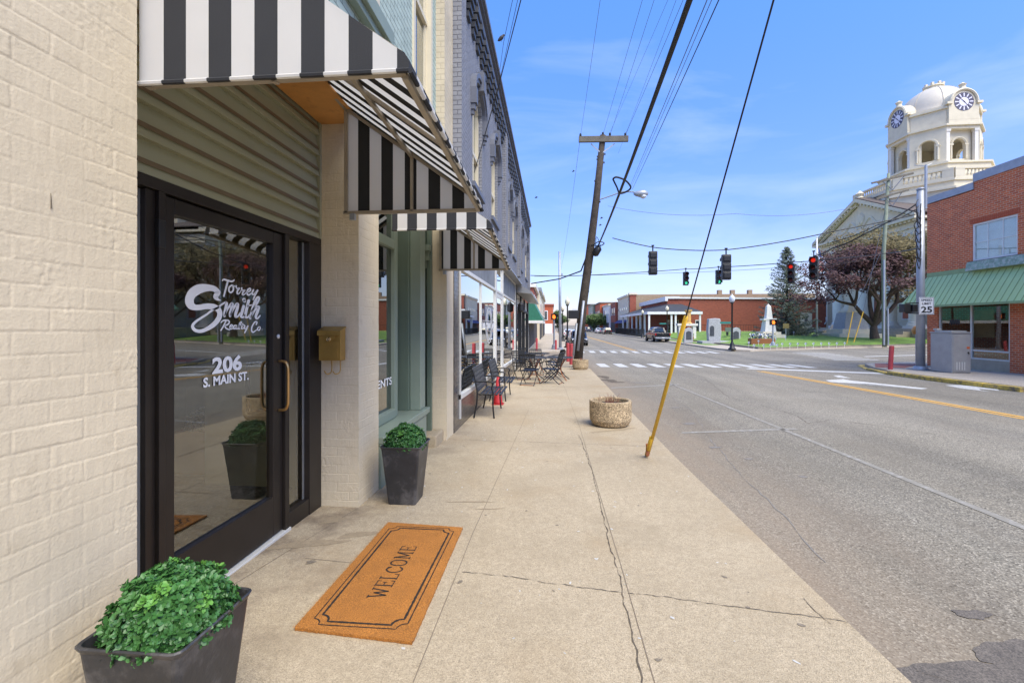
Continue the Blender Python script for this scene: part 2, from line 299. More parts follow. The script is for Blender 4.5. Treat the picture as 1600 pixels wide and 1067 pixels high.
M['green_light'] = mat('pale_sage_paint', (.215,.26,.20), .5, var=.05, vs=3)
M['siding'] = mat('olive_siding', (.31,.31,.205), .45, var=.05, vs=2)
M['siding_dark'] = mat('siding_shade', (.17,.125,.07), .6)
M['wood'] = mat('pine_board', (.55,.26,.07), .6, var=.2, vs=3, dirt=(.32,.14,.04), ds=7)
M['bronze'] = mat('dark_bronze_metal', (.030,.024,.020), .38, metal=.4, var=.15)
M['black'] = mat('black_plastic', (.012,.012,.012), .45)
M['gasket'] = mat('gasket', (.006,.006,.006), .8)
M['alu'] = mat('white_aluminium', (.62,.61,.57), .4, metal=.1, var=.05)
M['alu_grey'] = mat('grey_aluminium', (.30,.30,.29), .4, metal=.5, var=.06)
M['brass'] = mat('brass', (.42,.25,.06), .34, metal=.55, var=.12, vs=8)
M['gold_handle'] = mat('bronze_handle', (.55,.32,.12), .3, metal=.9)
M['fab_w'] = mat('white_canvas', (.72,.71,.68), .8, var=.03, fine=.03, fs=300)
M['fab_b'] = mat('black_canvas', (.022,.023,.026), .85, var=.1, fine=.25, fs=260)
M['frame'] = mat('galvanised_tube', (.36,.31,.24), .5, metal=.2)
M['glass_door'] = glass('door_glass', .20, (.84,.82,.70))
M['glass_shop'] = glass('shop_glass', .50, (.35,.36,.35))
M['glass_dark'] = glass('window_glass', .22, (.3,.33,.32))
M['glass_car'] = glass('car_glass', .05, (.10,.11,.12))
M['glass_clear'] = glass('clear_glass', .10, (.85,.88,.86))
M['vinyl'] = mat('white_vinyl', (.82,.82,.80), .5, var=.01)
M['int_wall'] = mat('interior_wall', (.60,.55,.44), .8)
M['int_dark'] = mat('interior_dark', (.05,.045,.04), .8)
nt_ = M['fab_w'].node_tree; tl_ = N(nt_, 'BsdfTranslucent'); tl_.inputs[0].default_value = (.74,.71,.64,1); ms_ = N(nt_, 'MixShader'); ms_.inputs[0].default_value = .32
nt_.links.new(nt_.nodes['Principled BSDF'].outputs[0], ms_.inputs[1]); nt_.links.new(tl_.outputs[0], ms_.inputs[2]); nt_.links.new(ms_.outputs[0], nt_.nodes['Material Output'].inputs[0])
M['rug'] = mat('patterned_rug', (.10,.11,.15), .95, var=.9, vs=9, fine=.5, fs=40)
M['pot'] = mat('charcoal_metal_pot', (.030,.030,.032), .42, var=.35, vs=5, dirt=(.17,.155,.145), ds=5, dlo=.50, dhi=.82, bump=.1)
M['soil'] = mat('soil', (.03,.022,.015), .95, var=.4, vs=30, bump=1)
M['leaf'] = mat('boxwood_leaf', (.045,.135,.032), .42, var=.35, vs=9, spec=.4)
M['leaf2'] = mat('boxwood_young_leaf', (.10,.25,.045), .42, var=.25, vs=9, spec=.4)
M['coir'] = mat('coir', (.45,.175,.028), .95, var=.12, vs=6, fine=.5, fs=230, bump=1.0, bs=260)
M['coir_black'] = mat('coir_black', (.025,.018,.012), .95, var=.4, vs=60, bump=.8, bs=260)
M['grey_brick'] = brick('grey_painted_brick', (.235,.24,.262), (.215,.22,.242), (.12,.125,.15), bump=1.2, ms=.006)
M['grey_dark'] = mat('dark_grey_paint', (.045,.05,.062), .5, var=.15, vs=4)
M['grey_trim'] = mat('slate_grey_trim', (.12,.13,.16), .55, var=.12)
M['cream_wood'] = mat('cream_paint', (.62,.55,.39), .5, var=.04)
M['tile'] = brick('black_glazed_tile', (.055,.05,.048), (.085,.075,.07), (.02,.018,.017), bw=.20, bh=.065, ms=.006, rough=.22, bump=.4)
M['panel_grey'] = mat('weathered_panel', (.17,.18,.19), .6, var=.25, vs=3)
M['steel'] = mat('galvanised_steel', (.33,.355,.39), .45, metal=.35, var=.1, vs=3)
M['iron'] = mat('black_iron', (.018,.018,.020), .45, metal=.3)
M['bench_back'] = mat('cast_bench_back', (.06,.065,.075), .5, metal=.3)
M['rust'] = mat('rusty_iron', (.28,.09,.03), .8, var=.3, vs=12)
M['red'] = mat('red_plastic', (.40,.018,.022), .5)
M['bollard'] = mat('faded_red_paint', (.42,.05,.06), .6, var=.15, dirt=(.3,.1,.06), ds=6)
M['tan_metal'] = mat('tan', (.45,.36,.2), .6)
M['creosote'] = mat('weathered_dark_pole', (.055,.042,.030), .9, var=.4, vs=5, fine=.3, fs=30, bump=.5)
M['pole_grey'] = mat('weathered_grey_wood', (.14,.125,.095), .9, var=.25, vs=4, bump=.4)
M['pole_green'] = mat('treated_green_wood', (.19,.22,.16), .9, var=.2, vs=3)
M['wire'] = mat('cable_rubber', (.012,.012,.013), .6)
M['wire_grey'] = mat('bare_wire', (.10,.11,.13), .5)
M['yellow'] = mat('yellow_guard', (.62,.37,.02), .5, var=.12, vs=3, dirt=(.35,.2,.04), ds=5)
M['red_brick'] = brick('red_brick', (.66,.145,.042), (.48,.09,.03), (.55,.36,.22), bump=.5, bw=.23, bh=.085, ms=.011)
M['red_brick2'] = brick('dull_red_brick', (.33,.085,.045), (.26,.068,.038), (.17,.09,.06), bump=.3, bw=.4, bh=.14, ms=.008, dirt=(.14,.05,.04))
M['orange_brick'] = brick('orange_brick', (.50,.10,.03), (.42,.08,.03), (.35,.15,.08), bump=.3)
M['tan_brick'] = brick('tan_brick', (.33,.25,.16), (.28,.21,.13), (.25,.2,.14), bump=.3, bw=.4, bh=.14)
M['soldier'] = mat('soldier_brick', (.42,.085,.032), .8, var=.2, vs=14)
M['coping'] = mat('grey_metal_coping', (.33,.35,.38), .5, metal=.2)
M['awning_green'] = mat('pale_green_metal', (.43,.56,.24), .42, var=.06, vs=1)
M['awning_seam'] = mat('green_seam', (.24,.34,.15), .5)
M['green_dark'] = mat('dark_green_metal', (.03,.16,.09), .5)
M['verdigris'] = mat('peeling_green_sign', (.25,.34,.26), .7, var=.3, vs=6, dirt=(.45,.47,.4), ds=8, dlo=.5, dhi=.6)
M['stone'] = mat('limestone', (.67,.60,.44), .75, var=.07, vs=1.5)
M['stone_white'] = mat('white_stone_paint', (.70,.67,.60), .7, var=.05)
M['stone_tan'] = mat('tan_stone', (.40,.34,.25), .8, var=.12)  # stone that is tan in its own colour
M['dome'] = mat('dome_metal', (.60,.54,.43), .5, var=.07, vs=1)
M['clock_white'] = mat('clock_white', (.75,.73,.80), .5, var=.02)
M['clock_dark'] = mat('clock_dark', (.075,.065,.10), .5)
M['roof_brown'] = mat('brown_shingle', (.12,.095,.08), .85, var=.15)
M['roof_dark'] = mat('dark_shingle', (.045,.047,.052), .85, var=.2, vs=5)
M['white'] = mat('white_paint', (.74,.73,.70), .5, var=.03)
M['granite'] = mat('grey_granite', (.36,.36,.36), .6, var=.15, vs=8, fine=.4, fs=30, bump=.8, bs=8)
M['granite_dark'] = mat('polished_dark_granite', (.07,.075,.085), .25, var=.2)
M['aggregate'] = ground_mat('pebble_aggregate', (.38,.29,.18), .35, 2.0, 75, var=.15, pscale=3, bump=1.2)
M['bark'] = mat('bark', (.075,.052,.038), .95, var=.35, vs=5, bump=.8)
M['needle'] = mat('spruce_needles', (.10,.125,.085), .8, var=.45, vs=1.5, fine=.3, fs=9)
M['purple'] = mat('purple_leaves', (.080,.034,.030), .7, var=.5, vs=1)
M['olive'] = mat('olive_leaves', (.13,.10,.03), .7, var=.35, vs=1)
M['foliage'] = mat('green_leaves', (.08,.13,.035), .8, var=.5, vs=1)
M['twig'] = mat('dry_twig', (.22,.08,.05), .9, var=.3, vs=20)
M['paint_black'] = mat('black_car_paint', (.012,.012,.014), .25, coat=.6)
M['paint_grey'] = mat('grey_car_paint', (.13,.14,.16), .3, coat=.6)
M['paint_white'] = mat('white_car_paint', (.62,.63,.64), .3, coat=.6)
M['paint_blue'] = mat('slate_car_paint', (.06,.08,.12), .3, coat=.6)
M['paint_tan'] = mat('tan_car_paint', (.32,.27,.2), .3, coat=.6)
M['tyre'] = mat('tyre', (.015,.015,.015), .85)
M['rim'] = mat('rim', (.35,.35,.36), .35, metal=.7)
M['lamp_red'] = mat('tail_lamp', (.45,.01,.01), .3)
M['red_on'] = mat('signal_red', (1,.03,.01), .5, emit=.35)
M['green_on'] = mat('signal_green', (.08,1,.5), .5, emit=.35)
M['amber_on'] = mat('signal_hand', (1,.20,.02), .5, emit=1.2)
M['lens_off'] = mat('signal_unlit', (.12,.02,.015), .3)
M['globe'] = mat('lamp_globe', (.66,.60,.43), .35)
M['globe_white'] = mat('clear_globe', (.6,.63,.66), .3)
M['street_sign'] = mat('street_sign_green', (.02,.20,.16), .5)
M['cabinet'] = mat('brushed_cabinet', (.36,.355,.34), .5, metal=.25, var=.1, vs=3, dirt=(.2,.2,.2), ds=7, dlo=.62, dhi=.85)
M['brick_pad'] = mat('red_paver', (.33,.12,.08), .85, var=.2, vs=6)
M['sign_white'] = mat('sign_white', (.72,.73,.74), .45, var=.02)
M['brown_paint'] = mat('brown_sign', (.25,.09,.03), .6)
M['blue'] = mat('blue_plastic', (.03,.09,.35), .5)
M['feather'] = mat('dark_feather', (.035,.03,.03), .7, var=.4, vs=40)
M['flag_red'] = mat('flag_red', (.42,.03,.04), .8)
M['flag_blue'] = mat('flag_blue', (.03,.04,.14), .8)
M['curtain'] = mat('pale_blind', (.78,.81,.80), .8, var=.08, vs=3)
M['stain'] = mat('damp_asphalt', (.125,.105,.082), .7, var=.2, vs=20, fine=.5, fs=110)
M['patch'] = mat('old_asphalt_patch', (.20,.182,.16), .9, var=.2, vs=20, fine=.4, fs=110)
M['stain_conc'] = mat('concrete_stain', (.20,.165,.12), .9, var=.25, vs=14, fine=.3, fs=110)
from mathutils import noise as mn
# ================= GROUND =================
def slab(name, poly, zt, th, m, holes=None):
    mb = MB(); P = [Vector((x, y, zt(x, y))) for x, y in poly]; mb.prism([p-Vector((0,0,th)) for p in P], (0,0,th)); return mb.build(name, m)
struct(MB().add([(-3000,-3000,-.9),(3000,-3000,-.9),(3000,4000,-.9),(-3000,4000,-.9)], [(0,1,2,3)]).build('ground', M['earth']))
road = MB(); road.quad((-90,-40,.67),(140,-40,.67),(140,30,-.73),(-90,30,-.73)); road.quad((-90,30,-.73),(140,30,-.73),(140,420,-.73),(-90,420,-.73))
road = struct(road.build('road', M['asphalt']))
KL = [(1.52,-4),(1.49,1.8),(1.47,3),(1.45,5.5),(1.47,8),(1.55,14),(1.60,19),(1.50,21.6),(.9,24.6),(-.6,27.2),(-2.5,28.4),(-60,28.9)]
pav = struct(slab('sidewalk', [(-60,-4)]+KL, lambda x,y: gz(y), .35, M['concrete']))
mb = MB()                                       # cast kerb edge, its joint line and worn arris
for i in range(6): 
    (x0,y0),(x1,y1) = KL[i],KL[i+1]
    mb.hexa([(x0-.012,y0,gz(y0)-.3),(x0+.004,y0,gz(y0)-.3),(x1+.004,y1,gz(y1)-.3),(x1-.012,y1,gz(y1)-.3),(x0-.012,y0,gz(y0)-.012),(x0+.004,y0,gz(y0)-.012),(x1+.004,y1,gz(y1)-.012),(x1-.012,y1,gz(y1)-.012)])
mb.build('kerb_face', M['kerb'], pav)
def strip(pts, wd, dz, jit=0, wv=0, step=.06, seed=1):
    rnd = random.Random(seed); mb = MB(); P = [Vector((x,y,0)) for x,y in pts]; L = []
    for a, b in zip(P[:-1], P[1:]):
        n = max(1, int((b-a).length/step))
        for i in range(n): L.append(a.lerp(b, i/n))
    L.append(P[-1]); off = 0; vs = []
    for i, p in enumerate(L):
        d = (L[min(i+1,len(L)-1)]-L[max(i-1,0)]).normalized(); q = Vector((-d.y, d.x, 0)); off = off*.82+rnd.uniform(-jit, jit); w_ = wd*(1+rnd.uniform(-wv, wv))/2
        for s_ in (1, -1):
            r = p+q*(off+s_*w_); vs.append((r.x, r.y, gz(r.y)+dz))
    mb.add(vs, [(2*i, 2*i+1, 2*i+3, 2*i+2) for i in range(len(L)-1)]); return mb
def gpt(u, v, dz=0): p = onG(u, v, dz); return (p.x, p.y)
for a in ([gpt(645,1067), gpt(738,835), gpt(790,720), gpt(826,640)], [gpt(1023,1067), gpt(975,900), gpt(905,665)], [gpt(905,665), gpt(880,600)],
          [gpt(330,935), gpt(560,793)], [gpt(477,872), gpt(600,884)]):
    strip(a, .0048, .002, jit=.0006).build('joint', M['joint'], pav)
strip([gpt(690,686), gpt(820,690), gpt(1035,698)], .006, .002, .002, .5).build('joint', M['joint'], pav)
strip([gpt(812,602), gpt(945,607)], .01, .002, .002, .5).build('joint', M['joint'], pav)
cr1 = [gpt(*p) for p in ((905,680),(912,703),(925,735),(938,790),(948,838),(962,880),(972,905),(978,945),(990,995),(1003,1067))]
strip(cr1, .0055, .003, .007, .9, .03, 3).build('crack', M['crack'], pav)
strip([gpt(*p) for p in ((722,894),(800,901),(860,911),(975,925),(1040,932),(1120,945),(1230,958),(1325,973))], .0032, .0034, .005, .98, .02, 5).build('crack', M['crack'], pav)
strip([gpt(*p) for p in ((1255,935),(1275,955),(1298,975))], .003, .003, .004, .9, .02, 6).build('crack', M['crack'], pav)
def blot(mb, c, rx, ry, z, rot=0, n=26, seed=1, rough=.35):
    rnd = random.Random(seed); ph = [rnd.uniform(0, 6.28) for _ in range(5)]; vs = []
    for i in range(n):
        t = 2*PI*i/n; k = 1+rough*(.5*math.sin(2*t+ph[0])+.35*math.sin(3*t+ph[1])+.25*math.sin(5*t+ph[2])+.2*math.sin(8*t+ph[3])); x = rx*k*math.cos(t); y = ry*k*math.sin(t)
        X = c[0]+x*math.cos(rot)-y*math.sin(rot); Y = c[1]+x*math.sin(rot)+y*math.cos(rot); vs.append((X, Y, gz(Y)+z))
    mb.poly(vs)
mb = MB(); rnd = random.Random(4)
for i in range(46):
    x = rnd.uniform(-1.3, 1.35); y = rnd.uniform(1.6, 12); r = rnd.uniform(.006, .018); blot(mb, (x,y), r, r*.7, .0024, rnd.uniform(0,3), 8, i)
blot(mb, gpt(486,878), .035, .02, .0024, .5, 12, 77)
mb.build('gum_spot', M['stain_conc'], pav)['kind'] = 'stuff'
mb = MB()
for i in range(150):
    x = rnd.uniform(-1.2, 1.4); y = rnd.uniform(1.5, 9); r = rnd.uniform(.003, .011); blot(mb, (x,y), r*1.5, r*.7, .0022, rnd.uniform(0,3), 7, i+300)
mb.build('pale_chip', M['white_paint'], pav)['kind'] = 'stuff'
mb = MB()
for k,(u,v,rx,ry) in enumerate(((770,690,.05,.02),(735,784,.22,.012),(765,795,.10,.012),(560,835,.12,.05),(480,850,.22,.05),(960,672,.35,.06),(520,812,.10,.05))): blot(mb, gpt(u,v), rx, ry, .0021, .1*k, 26, k+500, .5)
mb.build('faint_stain', mat('faint_stain', (.30,.235,.15), .9, var=.12, vs=20, fine=.25, fs=200), pav)
mb = MB(); 
for (u,v,rx,ry,s_) in ((1470,1064,.30,.13,1),(1590,1058,.34,.12,8),(1600,1020,.22,.10,3),(1520,960,.085,.05,4)): blot(mb, gpt(u,v,-.13), rx, ry, -.1268+.0004*s_*.5, .1, 30, s_)
mb.build('damp_stain', M['stain'], road)
mb = MB()
for k,(u,v,rx,ry) in enumerate(((1077,662,.12,.07),(1055,637,.10,.07),(1117,699,.09,.045),(1170,717,.06,.03),(1380,640,.02,.01),(1000,598,.30,.10),(1255,745,.05,.03))): blot(mb, gpt(u,v,-.13), rx, ry, -.1262, 0, 22, k+20)
mb.build('asphalt_patch', M['patch'], road)
mb = MB()
for k,(u,v,rx,ry) in enumerate(((950,594,.26,.36),(962,597,.2,.22),(944,589,.2,.4))): blot(mb, gpt(u,v,-.13), rx, ry, -.1255+.0008*k, 0, 26, k+40, .6)
mb.build('pothole', M['crack'], road)
# cracks in the asphalt
for k, a in enumerate(([(1040,575),(1100,590),(1140,622),(1180,630),(1240,648),(1262,662)],[(1262,662),(1300,655),(1420,672),(1600,700)],[(1190,618),(1280,612),(1400,618)],[(1380,600),(1500,612),(1600,618)],[(1000,590),(1080,640),(1120,700),(1300,880)])):
    strip([gpt(u,v,-.13) for u,v in a], .009, -.1275, .02, .95, .12, 60+k).build('crack', M['crack'] if k < 2 else M['patch'], road)
def mark(name, m, quads, dz=-.1258, parent=None):
    mb = MB()
    for q in quads: mb.poly([(x, y, gz(y)+dz) for x, y in q])
    return mb.build(name, m, parent or road)
def gq(pts): return [gpt(u, v, -.13) for u, v in pts]
mark('centre_line', M['yellow_paint'], [[(8.93,-6),(9.05,-6),(9.05,20.4),(8.93,20.4)],[(8.75,-6),(8.84,-6),(8.84,20.4),(8.75,20.4)]])
mark('centre_line', M['yellow_paint'], [[(6.9,39),(7.0,39),(5.6,160),(5.4,160)],[(7.15,39),(7.25,39),(5.9,160),(5.7,160)]])
mark('stop_line', M['white_paint'], [gq([(1165,576.4),(1172,575),(1384,582.6),(1406,585.6)])])
st = []
for i in range(12): 
    x = 2.35+.89*i; st.append([(x,22.2+.05*i),(x+.46,22.2+.05*i),(x+.46,24.7+.05*i),(x,24.7+.05*i)])
mark('crosswalk', M['white_paint'], st)
st = []
for i in range(13):
    x = 2.2+.86*i; st.append([(x,36.2),(x+.42,36.2),(x+.42,38.6),(x,38.6)])
mark('crosswalk', M['white_paint'], st)
mark('crossing_edge_line', M['white_paint'], [[(1.9,39.6),(14.5,39.6),(14.5,39.9),(1.9,39.9)]])
mark('crosswalk', M['white_paint'], [[(17.6+.18*i,30.1+1.05*i),(20.3+.18*i,30.1+1.05*i),(20.3+.18*i,30.4+1.05*i),(17.6+.18*i,30.4+1.05*i)] for i in range(8)])
mark('stop_line', M['white_paint'], [[(21.5,33.2),(27.5,35.6),(27.5,36.0),(21.5,33.6)]])
mark('parking_line', M['faded_paint'], [[(3.80,2.5),(3.89,2.5),(3.82,16),(3.74,16)]])
mark('parking_tick', M['faded_paint'], [gq([(1064,677.5),(1066,675),(1240,669),(1248,671.5)]), gq([(954,607),(956,605.5),(1060,600),(1064,601.4)])])
mark('turn_arrow', M['white_paint'], [gq([(1290,594),(1318,592.4),(1330,594.6),(1450,607),(1440,608.4),(1340,598.6),(1368,600.5),(1352,600.8),(1298,597)]), gq([(1302,586.8),(1312,586.6),(1330,591),(1310,590)])])
mark('turn_arrow', M['white_paint'], [gq([(1477,602),(1500,601.6),(1556,606.6),(1562,610.5),(1530,607.4),(1532,609.6),(1552,612.8),(1500,606.5)])])
mark('lane_line', M['faded_paint'], [[(12.5,5),(12.58,5),(12.58,12.5),(12.5,12.5)]])
# right pavement, before the side street
KR = [(13.05,-6),(13.05,14.8),(13.12,17.0),(13.4,19.2),(14.2,21.6),(15.6,24.4),(20.5,27.2),(60,34)]
rp = struct(slab('pavement', [(x+.16 if i < 3 else x+.05, y-.12*(i > 2)) for i,(x,y) in enumerate(KR)]+[(60,-6)], lambda x,y: gz(y)-.003, .35, M['concrete_far']))
mb = MB()
for i in range(len(KR)-2):
    (x0,y0),(x1,y1) = KR[i],KR[i+1]
    if i == 0:
        segs = [(x0,-6,13.05,12.6),(13.05,13.7,x1,y1)]
    else: segs = [(x0,y0,x1,y1)]
    for a,b_,c,d in segs:
        n = max(1, int(math.hypot(c-a,d-b_)/2.4))
        for k in range(n):
            ax,ay = a+(c-a)*k/n, b_+(d-b_)*k/n; bx,by = a+(c-a)*(k+1)/n, b_+(d-b_)*(k+1)/n; nx,ny = (by-ay),-(bx-ax); l = math.hypot(nx,ny); nx/=-l/.2; ny/=-l/.2
            e = .004; tx,ty = (bx-ax)/math.hypot(bx-ax,by-ay)*e,(by-ay)/math.hypot(bx-ax,by-ay)*e; f = (1 if i < 3 else max(.15, 1-(i-2)*.45))
            zt = lambda y: gz(y)+.004-.12*(1-f)
            mb.hexa([(ax+tx,ay+ty,gz(ay)-.3),(bx-tx,by-ty,gz(by)-.3),(bx-tx-nx*-1,by-ty-ny*-1,gz(by)-.3),(ax+tx+nx,ay+ty+ny,gz(ay)-.3),
                     (ax+tx,ay+ty,zt(ay)),(bx-tx,by-ty,zt(by)),(bx-tx+nx,by-ty+ny,zt(by)),(ax+tx+nx,ay+ty+ny,zt(ay))])
struct(mb.build('kerb', M['kerb_yellow'], bevel=.02))
mb = MB(); mb.box(13.05,13.22,12.6,13.7,-.43,-.387); mb.box(13.05,13.22,12.6,12.72,-.43,-.252); mb.box(13.05,13.22,13.58,13.7,-.43,-.254); mb.box(13.2,13.3,12.6,13.7,-.43,-.257); mb.box(13.03,13.22,12.6,13.7,-.29,-.252)
dr = mb.build('kerb_inlet', M['kerb_yellow'], None, bevel=.01); struct(dr)
mb = MB(); mb.prism([(14.3,21.5,gz(21.5)-.0),(15.3,21.2,gz(21.2)-.0),(18.2,24.2,gz(24.2)+.0),(16.2,24.4,gz(24.4)+.0)], (0,0,.006)); mb.build('tactile_pad', M['brick_pad'], rp)
# corners beyond the side street
Z6 = lambda x,y: -.6
lp = struct(slab('pavement', [(-60,35.6),(-1.5,35.6),(.4,36.2),(1.3,37.4),(1.6,39.5),(1.6,300),(-60,300)], Z6, .3, M['concrete_far']))
rf = struct(slab('pavement', [(14.6,300),(14.6,41.6),(15.0,39.6),(16.2,38.8),(18.0,40.2),(43,52.5),(90,64.2),(90,300)], Z6, .3, M['concrete_far']))
def lawn_z(x, y): 
    t = max(0, min(1, (y-.49*(x-18)-40)/22)); return -.50+.80*t*(2-t)*max(0, min(1, (x-17.9)/4))
mb = MB(); nx, ny = 44, 34
def lxy(i, j):
    x = 17.9+(90-17.9)*i/nx; y0 = 40.6+.49*(x-17.9) if x < 43 else 40.6+.49*25.1+.25*(x-43); y0 = max(y0, 40.6); return x, y0+(104-y0)*(j/ny)**1.4
vs = [(x, y, lawn_z(x, y)) for j in range(ny+1) for i in range(nx+1) for x, y in [lxy(i, j)]]
mb.add(vs, [(j*(nx+1)+i, j*(nx+1)+i+1, (j+1)*(nx+1)+i+1, (j+1)*(nx+1)+i) for j in range(ny) for i in range(nx)]); lawn = struct(mb.build('lawn', M['grass'], smooth=True))
mb = MB(); e = [lxy(i, 0) for i in range(nx+1)]
for a, b in zip(e[:-1], e[1:]): mb.hexa([(a[0],a[1]-.28,-.62),(b[0],b[1]-.28,-.62),(b[0],b[1]+.05,-.62),(a[0],a[1]+.05,-.62),(a[0],a[1]-.28,-.47),(b[0],b[1]-.28,-.47),(b[0],b[1]+.05,-.47),(a[0],a[1]+.05,-.47)])
mb.box(17.6,17.9,40.6,52,-.62,-.45)
tag(mb.build('retaining_wall', mat('dark_stone', (.21,.18,.14), .9, var=.3, vs=1.5, fine=.3, fs=20)), 'low stone retaining kerb along the edge of the courthouse lawn', 'low wall')
mb = MB(); mb.prism([(18,46,-.2),(90,62,-.2),(90,64,-.2),(18,47.5,-.2)],(0,0,.02))
tag(slab('grass_strip', [(15.6,120),(15.6,48),(17.2,48),(17.2,120)], lambda x,y: -.585, .02, M['grass']), None or 'grass', 'grass', kind='structure')
# ================= BUILDING A (painted brick, realty office) =================
def relief(mb, O, U, V, Nn, W, H, su, sv, v0=0, seed=0, amp=1):
    O, U, V, Nn = map(Vector, (O, U, V, Nn)); nu, nv = max(1,int(W/su)), max(1,int(H/sv)); BL, BH = .212, .0735; b = len(mb.v)
    for j in range(nv+1):
        for i in range(nu+1):
            u_ = W*i/nu; v_ = H*j/nv; q = O+U*u_+V*v_; wx = mn.noise(q*16+Vector((seed,0,0)))*.005; wy = mn.noise(q*22+Vector((0,seed,3)))*.0022+mn.noise(q*3)*.004
            vv = v_+wy+v0; row = math.floor(vv/BH); fr = vv/BH-row; uu = u_+wx+(BL/2 if row % 2 else 0); col = math.floor(uu/BL); fc = uu/BL-col
            dv = min(fr, 1-fr)*BH; du = min(fc, 1-fc)*BL; d = min(dv, du*1.0); t = min(1, d/.0055); t = t*t*(3-2*t)
            rnd_ = mn.cell(Vector((row*1.37+seed, col*2.11+.5, seed))) if hasattr(mn, 'cell') else 0
            rg = max(0, mn.noise(q*5+Vector((seed,9,2))))*2.2; lump = mn.noise(q*24)*.0005+(mn.noise(q*60)*.0011+mn.noise(q*130)*.0006)*rg+mn.noise(q*170)*.00022; keep = .45+.55*mn.noise(q*3.3+Vector((5,seed,1)))
            hgt = (-.0026*(1-t)*max(.05, min(1, .12+keep*1.1))+(rnd_-.5)*.0007*t+lump*(1+.6*(1-t)))*amp
            drip = mn.noise(Vector((q.x*60, q.y*60, q.z*8)))*.0006
            mb.v.append(tuple(q+Nn*(hgt+drip)))
    for j in range(nv):
        for i in range(nu):
            mb.f.append((b+j*(nu+1)+i, b+j*(nu+1)+i+1, b+(j+1)*(nu+1)+i+1, b+(j+1)*(nu+1)+i)); mb.m.append(0)
A = thing('shop_building', 'two storey shop of cream and pale green painted brick with glass office door', 'building', (-1.9,2.6,-.05))
mb = MB(); relief(mb, (-1.6,.9,-.05), (0,1,0), (0,0,1), (1,0,0), .73, 3.3, .0042, .0042, 0, 3); mb.build('brick_wall', M['cream'], A, smooth=True)
mb = MB(); mb.box(-2.3,-1.61,-6,.9,-.3,3.3); mb.box(-2.3,-1.609,.9,1.622,-.3,3.25); mb.box(-2.6,-1.6,-6,.898,-.3,3.25); mb.build('brick_wall', M['cream_brick'], A)
mb = MB(); P_ = [onX(80+dx, v_, -1.597) for v_, dx in ((302,-.5),(310,0),(318,.3),(326,.5))]; mb.tube(P_, [.0007,.0011,.0016,.0022], 5); mb.build('crack_mark', M['crack'], A)
def pillar(x0, xf, y0, y1, zt, seed):
    mb = MB(); z0 = gz(y0)-.02
    relief(mb, (x0,y0,z0), (1,0,0), (0,0,1), (0,-1,0), xf-x0, zt-z0, .006, .006, seed=seed)
    relief(mb, (xf,y0,z0), (0,1,0), (0,0,1), (1,0,0), y1-y0, zt-z0, .008, .006, seed=seed)
    mb.box(x0, xf-.007, y0+.007, y1, z0-.2, zt-.003); mb.build('pillar', M['cream'], A, smooth=False)
pillar(-2.0, -1.6, 3.66, 4.10, 3.17, 11)
pillar(-1.62, -1.42, 6.08, 6.5, 3.17, 23)
UX = -1.55     # upper wall plane
mb = MB(); wz = 4.1; ys = [-6, 2.75, 3.95, 4.96, 5.76, 6.0]
mb.box(-1.9, UX, -6, 6.0, 3.17, wz-.0); mb.box(-1.9, UX, -6, 2.75, wz+.001, 9); mb.box(-1.9, UX, 3.95, 4.96, wz+.001, 9); mb.box(-1.9, UX, 5.76, 6.0, wz+.001, 9)
mb.box(-1.9,UX,2.75,3.95,6.4,9); mb.box(-1.9,UX,4.96,5.76,6.4,9); mb.build('upper_wall', M['green_brick'], A)
mb = MB(); mb.box(-1.9, -1.43, 6.0, 6.5, 3.18, 9); mb.build('pilaster', M['cream_brick'], A)
mb = MB(); mb.box(UX+.002, UX+.11, -6, 4.08, 3.98, 4.12); mb.box(UX+.002, UX+.07, -6, 4.06, 3.91, 3.978); mb.build('ledge', M['green_light'], A, bevel=.006)
def sash(y0, y1, z0, z1, X, par, mF, mG, arch=0, curtain=True, muntin=1):
    f = MB(); t = .07; f.box(X-.10, X+.02, y0, y0+t, z0, z1); f.box(X-.10, X+.02, y1-t, y1, z0, z1); f.box(X-.10, X+.02, y0+t, y1-t, z1-t, z1); f.box(X-.10, X+.05, y0-.03, y1+.03, z0-.06, z0)
    f.box(X-.09, X-.03, y0+t, y1-t, (z0+z1)/2-.03, (z0+z1)/2+.03); f.box(X-.09,X-.05,y0+t,y0+t+.04,z0,z1-t); f.box(X-.09,X-.05,y1-t-.04,y1-t,z0,z1-t)
    fo = f.build('window', mF, par); g = MB(); g.box(X-.078, X-.072, y0+t, y1-t, z0, z1-t); g.build('pane', mG, fo)
    if curtain: g = MB(); g.box(X-.22, X-.215, y0+t, y1-t, z0+.0, z1-t); g.build('blind', M['curtain'], fo)
    return fo
sash(2.75, 3.95, 4.16, 6.4, UX, A, M['cream_wood'], M['glass_dark']); sash(4.96, 5.76, 4.16, 6.4, UX, A, M['cream_wood'], M['glass_dark'])
